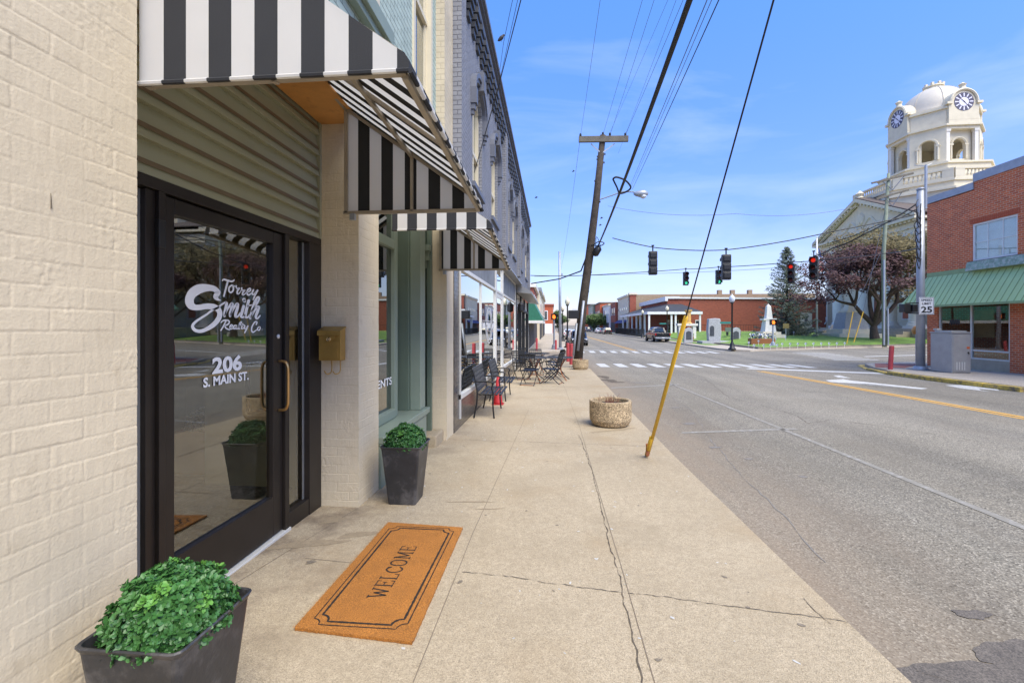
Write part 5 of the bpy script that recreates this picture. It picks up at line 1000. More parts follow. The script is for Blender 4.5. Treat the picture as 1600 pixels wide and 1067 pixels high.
for k in range(4): mb.box(CX+.14+.09*k,CX+.17+.09*k,CY-.026,CY-.0185,g+.12,g+.42)
mb.build('louvre', M['alu'], cd); mb = MB(); mb.box(CX+.5,CX+.6,CY-.022,CY-.0185,g+.92,g+1.0); mb.build('sticker', M['red_on'] if False else mat('orange_sticker',(.6,.12,.03),.6), cd); mb = MB(); mb.lathe([(.03,0),(.02,.03)],(CX+.55,CY-.02,g+.78),8,ax=Matrix.Rotation(PI/2,3,'X')); mb.tube([(CX+.55,CY-.05,g+.78),(CX+.55,CY-.05,g+.70)],.01,5); mb.build('handle', M['black'], cd)
# ================= SIGNAL SPANS =================
def head(x, y, ztop, rz, lit, label, H=1.08, back=False):
    t = thing('traffic_signal', label, 'traffic signal', (0,0,0), 'signal heads hung on span wires'); w_ = .36; mb = MB(); mb.box(-w_/2,w_/2,-.10,.10,-H,0)
    for k in range(3): zc = -H/6-H/3*k; mb.box(-w_/2-.008,w_/2+.008,.04,.11,zc-.165,zc+.165) ; mb.box(-w_/2+.04,w_/2-.04,.111,.15,zc-.11,zc+.11)
    mb.build('housing', M['black'], t, bevel=.015)
    for k in range(3):
        zc = -H/6-H/3*k; on = lit == 'RAG'[k]; mb = MB(); mb.lathe([(.105,.0),(.07,.02),(.0,.03)], (0,-.105,zc), 16, ax=Matrix.Rotation(PI/2,3,'X')); mb.build('lens', (M['red_on'] if k == 0 else M['green_on']) if on else M['lens_off'], t, smooth=True)
        v = MB(); n = 10
        for j in range(n):
            a0, a1 = PI*(-.15+1.3*j/n), PI*(-.15+1.3*(j+1)/n); f = lambda a, yy, r: (r*math.cos(a), yy, zc+r*math.sin(a)); v.prism([f(a0,-.10,.145),f(a1,-.10,.145),f(a1,-.10,.155),f(a0,-.10,.155)], (0,-.24,0))
        v.build('visor', M['black'], t)
    mb = MB(); mb.tube([(0,0,0),(0,0,.28)], .03, 6); mb.box(-.06,.06,-.02,.02,.24,.30); mb.build('hanger', M['iron'], t); t.location = (x,y,ztop); t.rotation_euler = (0,0,rz); return t
q = onY(1020,393,21.5); head(q.x, 21.5, q.z, PI, '', 'left of the two large signal heads seen from the back', 1.08); q = onY(1134.5,398,21.0); head(q.x, 21.0, q.z, PI, '', 'large signal head seen from the back, beside the right green light', 1.12)
q = onY(1071.5,425,35); head(q.x, 35, q.z, 0, 'G', 'small signal with green light crossed by the guy wire', 1.0); q = onY(1122.5,422,35); head(q.x, 35, q.z, .12, 'G', 'small signal with green light right of centre over the street', 1.05)
q = onY(1271.5,401,24); h1 = head(q.x, 24, q.z, -.7, 'R', 'right signal with red light in front of the flagpole', 1.15); q = onY(1236,412,29); head(q.x, 29, q.z, -.6, 'R', 'signal with red light in front of the spruce', 1.2)
def ln(label, pts, r=.014, m='wire'):
    mb = MB(); mb.tube(pts, r, 5); tag(mb.build('span_wire', M[m], None, org=pts[0]), label, 'wire', 'span wires over the crossing')
def chain(ps, s=.05):
    o = []
    for a, b in zip(ps[:-1], ps[1:]): o += sag(a, b, s, 8)[:-1]
    return o+[Vector(ps[-1])]
ln('front span wire carrying the two large signal heads', chain([onY(957,372,21.8), onY(1020,386.5,21.5), onY(1078,391,21.2), onY(1134.5,390.5,21.0), onY(1210,380,20.6), onY(1300,362,20.2), (sx-.2,sy,6.0)], .02), .022)
ln('rear span wire crossing to the green light signals', chain([onY(829,430.5,30), onY(908,430.6,31), onY(1071,420.5,35), onY(1122,417.5,35), onY(1236,410,29), onY(1300,404.5,28), onY(1385,396,30), (sx-.1,sy,4.6)], .03), .026)
ln('thin lower tether wire of the rear signals', chain([onY(835,432,34), onY(1000,428,35), onY(1120,424,35), onY(1235,417,29), onY(1300,413,28), onY(1380,402,28)], .02), .012)
ln('slack cable running from the steel pole over the purple tree', chain([onY(1271,400,24), onY(1300,388,22), onY(1350,366,20.8), (sx-.2,sy,6.4)], .06), .03)
ln('upper slack cable from the wooden pole to the steel pole', chain([onY(1300,378,26), onY(1370,352,24), (sx-.2,sy,6.2)], .1), .02)
ln('faint distant wire across the sky left of the courthouse', chain([onY(950,322,50), onY(1150,334,46), onY(1345,322,45)], .5), .02, 'wire_grey')
# wooden pole by the lawn
ux, uy = 31.0, 45.4; UP = thing('utility_pole', 'tall greenish wooden pole with double crossarms in front of the courthouse', 'utility pole', (ux,uy,-.5)); mb = MB(); mb.tube([(ux,uy,-.6),(ux-.1,uy,8),(ux+.35,uy,15.6)], [.19,.165,.12], 12); mb.build('pole', M['pole_green'], UP, smooth=True)
for (u0,v0,u1,v1) in ((1362,286.5,1427,271),(1369,311,1420,297)):
    mb = MB(); a, b = onY(u0,v0,uy-.2), onY(u1,v1,uy-.2); mb.beam(a, b, .12, .16); mb.build('crossarm', M['pole_grey'], UP)
    mb = MB(); c = a.lerp(b,.5); mb.beam(c+Vector((0,0,-1.1)), a.lerp(b,.25), .04,.06); mb.beam(c+Vector((0,0,-1.1)), a.lerp(b,.8), .04,.06); mb.build('brace', M['wire_grey'], UP)
mb = MB(); mb.tube([(ux-.22,uy-.25,-.4),(ux-.2,uy-.25,7.5)], .08, 6); mb.tube([(ux+.15,uy-.25,-.4),(ux+.12,uy-.25,3)], .07, 6); mb.build('conduit', M['steel'], UP)
for k, (u0,v0,u1,v1) in enumerate(((1323,535,1333,487),(1334,528.5,1349,487))):
    a = onY(u0,v0,46); a.z = -.35 if k == 0 else -.2; b = onY(u1,v1,46); t = thing('guy_wire', ['left yellow guarded guy wire of the wooden pole on the lawn','right yellow guarded guy wire of the wooden pole on the lawn'][k], 'guy wire', tuple(a), 'guy wires on the courthouse lawn'); mb = MB(); mb.tube([a, b], .04, 6); mb.build('guard', M['yellow'], t); mb = MB(); mb.tube([b, (ux,uy,9+3*k)], .02, 4); mb.build('wire', M['wire_grey'], t)
# ================= CORNER BRICK SHOP (right) =================
RX, RY = 17.5, 22.9; C_ = thing('brick_shop', 'two storey red brick corner shop with pale green metal awning', 'building', (RX+4,RY-6,-.4)); wy0, wy1, wz0, wz1 = yX(1590,RX), yX(1519,RX), 4.1, 5.64
mb = MB(); yst = yX(1522,RX)
mb.box(RX,RX+.3,wy1,RY,2.9,7.05); mb.box(RX,RX+.3,wy0,wy1,2.9,wz0); mb.box(RX,RX+.3,wy0,wy1,wz1,7.06); mb.box(RX,RX+.3,2,wy0,2.9,7.05); mb.box(RX+.001,RX+.3,2,yst,7.0501,7.6)
mb.box(RX+.301,34,RY-.3,RY,-.5,7.05); mb.box(RX,RX+.3,RY-.62,RY,-.5,2.899); mb.box(RX-.003,RX+.35,yX(1600,RX)-3,yX(1578,RX),-.5,2.9); mb.box(RX+.3,34,2,RY-.3,6.2,6.6); mb.box(33.7,34,2,RY-.301,-.5,6.9); mb.box(RX,33.7,1.7,2,-.5,7.4); mb.build('wall', M['red_brick'], C_)
mb = MB(); mb.box(RX-.05,RX+.4,yst,RY+.05,7.08,7.38); mb.box(RX-.05,RX+.4,1.7,yst-.003,7.38,7.72); mb.box(RX+.401,34,RY-.3,RY+.05,7.06,7.35); mb.build('coping', M['coping'], C_)
mb = MB(); n = 26
for k in range(n): a = wy0-.1+(wy1-wy0+.2)*k/n; mb.box(RX-.004,RX-.001+.02,a,a+(wy1-wy0+.2)/n-.012,wz1+.0,wz1+.22)
mb.build('soldier_course', M['soldier'], C_)
wn_ = MB(); t_ = .07; wn_.box(RX+.03,RX+.12,wy0,wy0+t_,wz0,wz1); wn_.box(RX+.03,RX+.12,wy1-t_,wy1,wz0,wz1); wn_.box(RX+.03,RX+.12,wy0+t_,wy1-t_,wz0,wz0+t_); wn_.box(RX+.03,RX+.12,wy0+t_,wy1-t_,wz1-t_,wz1)
for k in (1,2): yy = wy0+(wy1-wy0)*k/3; wn_.box(RX+.06,RX+.09,yy-.012,yy+.012,wz0+t_,wz1-t_)
wn_.box(RX+.062,RX+.088,wy0+t_,wy1-t_,wz0+.75,wz0+.77); wo_ = wn_.build('window', M['white'], C_); mb = MB(); mb.box(RX+.07,RX+.08,wy0+t_,wy1-t_,wz0+t_,wz1-t_); mb.build('pane', M['glass_clear'], wo_); mb = MB(); mb.box(RX+.095,RX+.10,wy0+.08,wy1-.08,wz0+.08,wz1-.08); mb.build('blind', M['curtain'], wo_); mb = MB(); mb.box(RX-.05,RX+.1,wy0-.15,wy1+.15,wz0-.16,wz0-.003); mb.build('sill', M['roof_brown'], wo_)
# metal awning: faces the main street, then turns round the corner
zw, ze, EX = 3.66, 2.30, 16.75; eY = 23.65; AW = thing('metal_awning', 'pale green ribbed metal awning wrapped round the brick shop corner', 'awning', (EX+.5,14,3)); mb = MB()
mb.prism([(RX-.002,2,zw),(EX,2,ze),(EX,2,ze-.05),(RX-.002,2,zw-.06)], (0,RY+0-2,0)); mb.hexa([(RX,RY,zw-.05),(EX,RY+.001,ze-.05),(EX,eY,ze-.05),(RX,RY+.01,zw-.05),(RX,RY,zw),(EX,RY+.001,ze),(EX,eY,ze),(RX,RY+.01,zw)])
mb.prism([(RX,RY+.011,zw),(EX,eY,ze),(EX,eY,ze-.05),(RX,RY+.011,zw-.06)], (16,0,0)); mb.build('sheet', M['awning_green'], AW)
mb = MB(); y = 2.1
while y < eY:
    if y < RY: mb.prism([(RX-.003,y,zw+.002),(EX-.005,y,ze+.002),(EX-.005,y,ze+.022),(RX-.003,y,zw+.022)], (0,.02,0))
    else: k = (y-RY)/(eY-RY); mb.beam((EX+(RX-EX)*(1-k),y-(y-RY)*0,ze+(zw-ze)*(1-k)+.02),(EX,y,ze+.02),.03,.03)
    y += .262
mb.box(EX-.012,EX-.001,2,eY,ze-.07,ze+.02); mb.build('rib', M['awning_seam'], AW)['kind'] = 'stuff'
mb = MB(); mb.box(RX-.012,RX-.001,2,RY,zw,zw+.20); mb.build('flashing', M['awning_seam'], AW)
mb = MB(); a, b = onX(1506,432,RX-.25), onX(1599,401,RX-.25); mb.prism([(RX-.22,b.y-.1,3.70),(RX-.22,a.y,3.70),(RX-.14,a.y,4.06),(RX-.14,b.y-.1,4.06)], (.12,0,0)); tag(mb.build('sign_board', M['verdigris'], None, org=(RX-.2,b.y,3.8)), 'peeling blank green sign board above the ribbed awning', 'sign')
ya, yb, yc, yd = yX(1578,RX), yX(1516,RX), yX(1461,RX), RY-.62; mb = MB(); Xs = RX+.08
for y_ in (ya+.04, yb, yd-.04): mb.box(Xs-.05,Xs+.03,y_-.035,y_+.035,-.45,2.9)
mb.box(Xs-.04,Xs+.02,ya,yd,.36,.42); mb.box(Xs-.04,Xs+.02,ya,yd,.05-.02,.09); mb.build('shop_window_frame', M['alu'], C_); mb = MB(); mb.box(Xs-.06,RX+.29,ya+.01,yd-.01,-.5,.03); mb.build('bulkhead', M['stone_tan'], C_)
mb = MB(); mb.box(Xs-.01,Xs,ya,yd,.09,2.9); gp = mb.build('shop_pane', M['glass_clear'], C_); mb = MB(); mb.box(RX+1.6,RX+1.62,ya+.1,yb-.6,.1,2.2); mb.box(RX+1.2,RX+1.22,yb+.3,yc-.4,.9,2.1); mb.build('interior_board', mat('tan_board',(.34,.22,.10),.8), gp)
mb = MB(); mb.box(RX+.29,RX+5,9,RY-.35,-.4,-.35); mb.box(RX+5,RX+5.1,9,RY-.35,-.4,3.3); mb.box(RX+.3,RX+5,9,9.1,-.4,3.3); mb.box(RX+.3,RX+5,9.1,RY-.35,3.2,3.3); mb.build('interior', M['int_wall'], C_)
mb = MB(); q = onX(1487,506,Xs-.015); mb2 = []
for k in range(6): stroke_mb(mb, [(k*14,0,9),(k*14+7,14,9),(k*14+12,2,8)], lambda x, y: Vector((Xs-.012, q.y-x*.006+.1, q.z+y*.012)), (-1,0,0), .001, 3)
mb.build('window_emblem', M['black'], gp)
# ================= COURTHOUSE =================
K = thing('courthouse', 'cream stone courthouse with pillared portico and domed clock tower', 'building', (54.5,70.2,0)); PX = 45.5; PYc = 70.2
def CV(name, mb, m='stone', par=K, **k): return mb.build(name, M[m], par, **k)
mb = MB(); mb.box(PX+4,PX+32,54,87,1.0,13.4); CV('wall', mb, 'stone'); mb = MB(); mb.box(PX-1.5,PX+32.2,53.8,87.2,-.3,1.0); mb.box(PX-2.4,PX-1.5,60,81,-.3,.65); mb.box(PX-3.2,PX-2.4,60,81,-.3,.3); CV('podium', mb, 'stone_tan')
mb = MB(); mb.box(PX+3.7,PX+4.0,55,59,1.1,9); mb.box(PX+3.7,PX+4,82,86,1.1,9); CV('wall_panel', mb, 'stone_tan')
for yy in (61.2,65.6,71.0,76.8):
    mb = MB(); mb.box(PX-.95,PX+.95,yy-.95,yy+.95,1.0,1.35); mb.lathe([(.95,1.35),(.98,1.5),(.85,1.6),(.9,1.75),(.74,1.85),(.76,4),(.72,8),(.64,12.0),(.72,12.05),(.72,12.2),(.64,12.25),(.7,12.4),(.95,12.7)], (PX,yy,0), 28); mb.box(PX-1,PX+1,yy-1,yy+1,12.7,13.0); CV('column', mb, 'stone_white', smooth=False)
for yy in (56.9, 63.3, 68.2, 73.9, 84): mb = MB(); mb.box(PX+3.9,PX+4.05,yy-.8,yy+.8,2.2,6.2); wn_ = mb.build('window', M['white'], K); mb = MB(); mb.box(PX+3.88,PX+3.95,yy-.65,yy+.65,2.35,6.05); mb.build('pane', M['glass_dark'], wn_)
y0, y1 = 59.2, 81.0; mb = MB(); mb.box(PX-1.0,PX+4,y0+.6,y1-.6,13.0,14.2); mb.box(PX-1.15,PX+4.1,y0+.45,y1-.45,13.45,13.55); mb.box(PX-1.7,PX+4.2,y0-.0,y1+.0,14.45,14.75); mb.box(PX+4,PX+32.5,53.5,87.5,13.4,14.4); mb.box(PX+3.4,PX+33,53,88,14.401,14.8); CV('entablature', mb)
mb = MB()
for i in range(30): yy = y0+.3+(y1-y0-.6)*i/30; mb.box(PX-1.45,PX-1.05,yy,yy+.36,14.201,14.449)
for i in range(60): yy = 53.3+34*i/60; mb.box(PX+3.5,PX+3.9,yy,yy+.28,14.1,14.4) if not y0 < yy < y1 else None
for i in range(48): xx = PX+4+28*i/48; mb.box(xx,xx+.3,53.2,53.5,14.1,14.4)
CV('dentils', mb)['kind'] = 'stuff'
ap = 19.6; yc_ = (y0+y1)/2; mb = MB(); mb.prism([(PX-.9,y0+1.2,14.75),(PX-.9,y1-1.2,14.75),(PX-.9,yc_,ap-.7)], (1.2,0,0)); CV('pediment', mb)
for (ya_, yb_) in ((y0,yc_),(y1,yc_)):
    mb = MB(); s_ = 1 if yb_ > ya_ else -1; mb.prism([(PX-1.7,ya_,14.75),(PX-1.7,ya_,15.1),(PX-1.7,yc_,ap+.15),(PX-1.7,yc_,ap-.35)], (1.2,0,0)); mb.prism([(PX-1.35,ya_+s_*1,14.9),(PX-1.35,ya_+s_*1,14.75),(PX-1.35,yc_-s_*.2,ap-.7),(PX-1.35,yc_-s_*.2,ap-.35)], (.4,0,0)); CV('rake_cornice', mb)
    for i in range(1, 15): f = i/15.5; yy = ya_+(yc_-ya_)*f; z = 14.75+(ap-.55-14.75)*f; mb = MB(); mb.box(PX-1.6,PX-1.2,yy-.15,yy+.15,z-.12,z+.16); CV('dentil', mb)
mb = MB()
for s_ in (-1, 1): mb.tube(smoothline([(PX-.92,yc_+s_*.6,15.4),(PX-.92,yc_+s_*2.0,16.6),(PX-.92,yc_+s_*3.3,15.6),(PX-.92,yc_+s_*5.2,15.3)],4), .16, 5)
mb.lathe([(.9,0),(.75,.15),(.3,.2)], (PX-.92,yc_,16.7), 16, ax=Matrix.Rotation(-PI/2,3,'Y')); CV('relief', mb, 'stone')
mb = MB(); mb.prism([(PX-1.6,y0-.1,15.12),(PX-1.6,yc_,ap+.18),(PX-1.6,yc_,ap+.3),(PX-1.6,y0-.1,15.25)], (12,0,0)); mb.prism([(PX-1.6,y1+.1,15.12),(PX-1.6,yc_,ap+.18),(PX-1.6,yc_,ap+.3),(PX-1.6,y1+.1,15.25)], (12,0,0)); mb.add([(PX+3,53,14.9),(PX+33,53,14.9),(PX+33,88,14.9),(PX+3,88,14.9),(PX+11,61,17.2),(PX+25,61,17.2),(PX+25,80,17.2),(PX+11,80,17.2)], [(0,1,5,4),(1,2,6,5),(2,3,7,6),(3,0,4,7),(4,5,6,7)]); CV('roof', mb, 'roof_brown')
mb = MB(); mb.lathe([(.5,0),(.3,.25),(.55,.6),(.2,.95),(.02,1.1)], (PX-1,yc_,ap+.2), 10); CV('finial', mb)
TX, TY = 54.5, 70.2
def octo(A, w_, z): return [(TX+a, TY+b, z) for a, b in ((A,-w_),(A,w_),(w_,A),(-w_,A),(-A,w_),(-A,-w_),(-w_,-A),(w_,-A))]
def oct_prism(mb, A, w_, z0, z1): mb.prism(octo(A, w_, z0), (0,0,z1-z0))
mb = MB(); oct_prism(mb,8.6,4.2,14.0,18.6); oct_prism(mb,8.9,4.3,18.6,18.85); oct_prism(mb,8.3,4.0,18.85,19.7); oct_prism(mb,8.5,4.1,19.7,19.95); oct_prism(mb,7.0,3.4,19.9,20.9); oct_prism(mb,6.2,3.0,20.9,22.0); oct_prism(mb,5.6,2.6,22.0,22.75); oct_prism(mb,5.8,2.7,22.75,23.0); CV('tower_base', mb)
# balustrade ring
bal = MB(); rail = MB(); O_ = octo(8.2,3.95,0)
for i in range(8):
    a, b = Vector(O_[i]), Vector(O_[(i+1)%8]); d = (b-a).normalized(); rail.beam(a+Vector((0,0,21.2)), b+Vector((0,0,21.2)), .5, .22); rail.beam(a+Vector((0,0,20.1)), b+Vector((0,0,20.1)), .45, .25)
    for e in (a+d*.55, b-d*.55): rail.beam(e-d*.55+Vector((0,0,20.65)), e+d*.55+Vector((0,0,20.65)), .46, .90)
    n = int(((b-a).length-2.4)/.42)
    for k in range(n+1): p = a+d*(1.2+((b-a).length-2.4)*k/n); bal.lathe([(.08,20.2),(.15,20.45),(.07,20.75),(.10,21.1)], (p.x,p.y,0), 7)
a, b = Vector((TX+3.95,TY-8.2,0)), Vector((TX+15,TY-8.2,0)); d = (b-a).normalized(); rail.beam(a+Vector((0,0,21.2)), b+Vector((0,0,21.2)), .5, .22); rail.beam(a+Vector((0,0,20.1)), b+Vector((0,0,20.1)), .45, .25); rail.beam(b-d*1+Vector((0,0,20.65)), b+Vector((0,0,20.65)), .46, .9)
for k in range(24): p = a+d*(.4+.4*k); bal.lathe([(.08,20.2),(.15,20.45),(.07,20.75),(.10,21.1)], (p.x,p.y,0), 7)
rail.box(TX+3,TX+15.2,TY-8.5,TY+2,14.5,19.95)
CV('rail', rail); o = CV('balusters', bal); o['kind'] = 'stuff'
# belfry: four chamfer walls with arches, four porches with pairs of posts
def archwall(mb, p0, p1, z0, z1, hw, sz, sill_, th):
    p0, p1 = Vector(p0), Vector(p1); d = (p1-p0).normalized(); L_ = (p1-p0).length; nn = Vector((d.y,-d.x,0)); c = L_/2; P = lambda s_, z: p0+d*s_+Vector((0,0,z)); 
    mb.prism([P(0,z0),P(c-hw,z0),P(c-hw,z1),P(0,z1)], -nn*th); mb.prism([P(c+hw,z0),P(L_,z0),P(L_,z1),P(c+hw,z1)], -nn*th)
    if sill_ > z0: mb.prism([P(c-hw,z0),P(c+hw,z0),P(c+hw,sill_),P(c-hw,sill_)], -nn*th)
    n = 10; A_ = [(c-hw*math.cos(PI*k/n), sz+hw*math.sin(PI*k/n)) for k in range(n+1)]
    for k in range(n): mb.prism([P(*A_[k]),P(*A_[k+1]),P(A_[k+1][0],z1),P(A_[k][0],z1)], -nn*th)
    A2 = [P(c-(hw+.12)*math.cos(PI*k/n), sz+(hw+.12)*math.sin(PI*k/n))+nn*.06 for k in range(n+1)]; mb.tube(A2, .15, 5)
    for s_ in (c-hw-.14, c+hw+.14): mb.tube([P(s_,sill_)+nn*.06, P(s_,sz)+nn*.06], .13, 6); mb.beam(P(s_-.22,sz)+nn*.08, P(s_+.22,sz)+nn*.08, .22, .2)
A_i, W_i = 4.0, 2.75; O_ = octo(A_i, W_i, 0)
for i in range(8):
    a, b = O_[i], O_[(i+1)%8]; L_ = (Vector(b)-Vector(a)).length
    if L_ < 2: continue
    elif abs(a[0]-b[0]) < .01 or abs(a[1]-b[1]) < .01: mb = MB(); archwall(mb, a, b, 23.0, 27.6, .8, 25.7, 23.8, .35); CV('belfry_wall', mb)
Oc = octo(4.7, 2.05, 0)
for i in (1,3,5,7): mb = MB(); archwall(mb, Oc[i], Oc[(i+1)%8], 23.0, 27.6, .92, 25.6, 23.7, .4); CV('belfry_wall', mb)
for (dx, dy) in ((0,-1),(0,1),(-1,0),(1,0)):
    for s_ in (-1.75, 1.75):
        c = (TX+dx*4.42+(s_ if dx == 0 else 0), TY+dy*4.42+(s_ if dy == 0 else 0)); mb = MB(); mb.box(c[0]-.26,c[0]+.26,c[1]-.26,c[1]+.26,23.0,23.3); mb.box(c[0]-.21,c[0]+.21,c[1]-.21,c[1]+.21,23.3,27.3); mb.box(c[0]-.28,c[0]+.28,c[1]-.28,c[1]+.28,27.3,27.6); CV('post', mb, 'stone_white')
mb = MB(); oct_prism(mb,4.7,2.05,27.6,28.0); oct_prism(mb,4.95,2.2,28.0,28.25); oct_prism(mb,4.5,1.95,28.25,30.4); oct_prism(mb,4.72,2.05,30.4,30.65); oct_prism(mb,4.6,2.0,30.65,30.85); CV('attic', mb)
for k, (dx, dy) in enumerate(((0,-1),(-1,0),(0,1),(1,0))):
    Mz = Matrix.Rotation(math.atan2(dy, dx)+PI/2, 3, 'Z'); f = lambda x, z, d: Vector((TX,TY,0))+Mz@Vector((x, -4.62-d, z))     # local: x along the face, d outwards
    mb = MB(); n = 18; rim = [(1.55*math.cos(PI*2*j/n), 31.05+1.55*math.sin(PI*2*j/n)) for j in range(n)]
    top = [f(x, z, .0) for x, z in [(-1.85,28.25)]+[(-1.85,30.9)]+[(1.72*math.cos(PI-PI*j/14), 31.1+1.72*math.sin(PI-PI*j/14)) for j in range(15)]+[(1.85,30.9),(1.85,28.25)]]; mb.prism(top, f(0,0,.22)-f(0,0,0)); mb.prism([p-(f(0,0,.01)-f(0,0,0)) for p in top], f(0,0,-1.6)-f(0,0,0))
    mb.tube([f(1.62*math.cos(PI*j/14), 31.1+1.62*math.sin(PI*j/14), .3) for j in range(15)], .16, 5); mb.beam(f(-2.2,30.95,.2), f(-1.5,30.95,.2), .5, .3); mb.beam(f(2.2,30.95,.2), f(1.5,30.95,.2), .5, .3)
    mb.prism([f(-1.9,28.75,.05),f(1.9,28.75,.05),f(0,29.75,.05)], f(0,0,.18)-f(0,0,0)); mb.lathe([(.4,0),(.3,.3),(.45,.6),(.1,.85)], tuple(f(0,32.85,0)), 8); CV('clock_gable', mb)
    cl = MB(); cl.poly([f(1.22*math.cos(2*PI*j/28), 31.08+1.22*math.sin(2*PI*j/28), .235) for j in range(28)]); co_ = cl.build('clock_face', M['clock_white'], K)
    cl = MB(); n = 28
    for j in range(n):
        a0, a1 = 2*PI*j/n, 2*PI*(j+1)/n; cl.poly([f(r*math.cos(a), 31.08+r*math.sin(a), .245) for r, a in ((.60,a0),(.60,a1),(1.22,a1),(1.22,a0))])
    nm = MB()
    for j in range(12):
        a = 2*PI*j/12; d1 = Vector((math.cos(a), math.sin(a))); q1 = Vector((-d1.y, d1.x)); ww = .085; nm.poly([f(d1.x*r+q1.x*s_, 31.08+d1.y*r+q1.y*s_, .253) for r, s_ in ((.66,-ww*.7),(.66,ww*.7),(1.12,ww),(1.12,-ww))])
    nm.build('clock_numerals', M['clock_white'], co_)
    for a, l, ww in ((R(135),.78,.055),(R(-48),1.0,.045)):
        d1 = Vector((math.cos(a), math.sin(a))); q1 = Vector((-d1.y, d1.x)); cl.poly([f(d1.x*r+q1.x*s_, 31.08+d1.y*r+q1.y*s_, .262) for r, s_ in ((-.15,-ww),(-.15,ww),(l,ww*.5),(l,-ww*.5))])
    cl.build('clock_marks', M['clock_dark'], co_)
mb = MB(); prof = [(4.1,30.85)]+[(3.95*math.cos(t), 31.2+4.0*math.sin(t)) for t in [PI/2*k/12 for k in range(12)]]+[(.9,35.18)]; mb.lathe(prof, (TX,TY,0), 40)
for k in range(8): a = 2*PI*k/8+.39; mb.tube([(TX+3.98*math.cos(t)*math.cos(a), TY+3.98*math.cos(t)*math.sin(a), 31.2+4.04*math.sin(t)) for t in [PI/2*j/12 for j in range(11)]], .03, 4)
CV('dome', mb, 'dome', smooth=True)
mb = MB(); mb.lathe([(1.3,34.8),(1.35,35.0),(1.1,35.05),(1.05,35.3),(1.2,35.35),(1.15,35.5)], (TX,TY,0), 16)
for k in range(8): a = 2*PI*k/8; mb.box(TX+1.0*math.cos(a)-.15,TX+1.0*math.cos(a)+.15,TY+1.0*math.sin(a)-.15,TY+1.0*math.sin(a)+.15,35.5,35.85)
CV('dome_crown', mb)
# ================= RED BRICK BUILDING WITH PORCH =================
E_ = thing('porch_building', 'low red brick building with white cornice and pillared porch', 'building', (22,88,0)); mb = MB(); mb.box(21.5,54,87,112,-.6,6.35); CV('wall', mb, 'red_brick2', E_)
mb = MB(); mb.box(21.0,23.6,86.7,112,6.35,6.75); mb.prism([(23.6,86.75,6.35),(54,86.75,6.0),(54,86.75,6.3),(23.6,86.75,6.65)], (0,.4,0)); mb.box(21.0,21.5,86.7,112,5.9,6.349); mb.build('cornice', M['white'], E_); mb = MB(); mb.box(27,53.9,86.9,86.99,-.3,.35); mb.build('plinth', M['stone'], E_)
mb = MB(); mb.box(45.0,47.0,86.85,86.99,.35,3.7); do = mb.build('door', M['cream_wood'], E_); mb = MB(); mb.box(45.7,46.2,86.80,86.849,2.1,3.1); mb.build('pane', M['glass_dark'], do)
mb = MB(); mb.tube([(49.5,86.8,6.2),(49.5,86.8,2.2),(49.0,86.6,1.6)], .10, 6); mb.box(49.35,49.65,86.6,86.9,2.2,2.9); mb.build('downpipe', M['white'], E_)
# porch
ex0, ex1, ey0 = 16.4, 25.6, 80.0; mb = MB(); zr, zf = 5.35, 3.75
mb.add([(ex0,ey0,zf),(ex1,ey0,zf),(ex1,87,zf),(ex0,112,zf),(21.5,86.9,zr),(24.0,86.9,zr),(21.5,112,zr)], [(0,1,5,4),(1,2,5),(0,4,6,3),(0,3,2,1)]); mb.build('porch_roof', M['roof_dark'], E_)
mb = MB(); mb.box(ex0,ex1,ey0-.03,ey0+.15,zf-.45,zf-.003); mb.box(ex0,ex0+.15,ey0+.15,112,zf-.45,zf-.003); mb.box(ex1-.15,ex1,ey0+.15,86.9,zf-.45,zf-.003); mb.build('porch_fascia', M['white'], E_)
for (x, y) in ((ex0+.35,ey0+.3),(20.5,ey0+.3),(21.2,ey0+.3),(ex1-.35,ey0+.3),(ex0+.35,84),(ex0+.35,88),(ex0+.35,92),(ex0+.35,97),(ex0+.35,103),(ex0+.35,109)):
    mb = MB(); mb.box(x-.14,x+.14,y-.14,y+.14,-.35,zf-.45); mb.build('porch_post', M['white'], E_)
mb = MB(); mb.box(ex0+.2,ex1,ey0+.1,87,-.6,-.35); mb.box(ex0+.2,21.5,87,112,-.6,-.36); mb.build('porch_floor', M['concrete_far'], E_)
for (x0_, x1_) in ((17.2,18.2),(18.4,19.2),(22.2,23.0)): mb = MB(); mb.box(x0_+4.3,x1_+4.3,86.9,86.99,-.3,2.4); wn_ = mb.build('porch_window', M['white'], E_); mb = MB(); mb.box(x0_+4.42,x1_+4.18,86.85,86.9,.0,2.25); mb.build('pane', M['glass_dark'], wn_)
rl = thing('railing', 'black iron railing along the far side of the porch building', 'railing', (15.5,86,-.6)); mb = MB()
for k in range(70): y = 78+.5*k; mb.box(15.45,15.52,y,y+.06,-.58,.75)
mb.box(15.45,15.52,78,113,.7,.78); mb.box(15.45,15.52,78,113,-.45,-.38); mb.build('rails', M['iron'], rl)
rl = thing('railing', 'thin black railing in front of the porch building wall', 'railing', (22,79,-.2)); mb = MB()
for k in range(44): x = 21+.45*k; mb.box(x,x+.03,84.5,84.54,.0,1.5)
mb.box(21,40.7,84.5,84.54,1.45,1.5); mb.build('rails', M['iron'], rl)
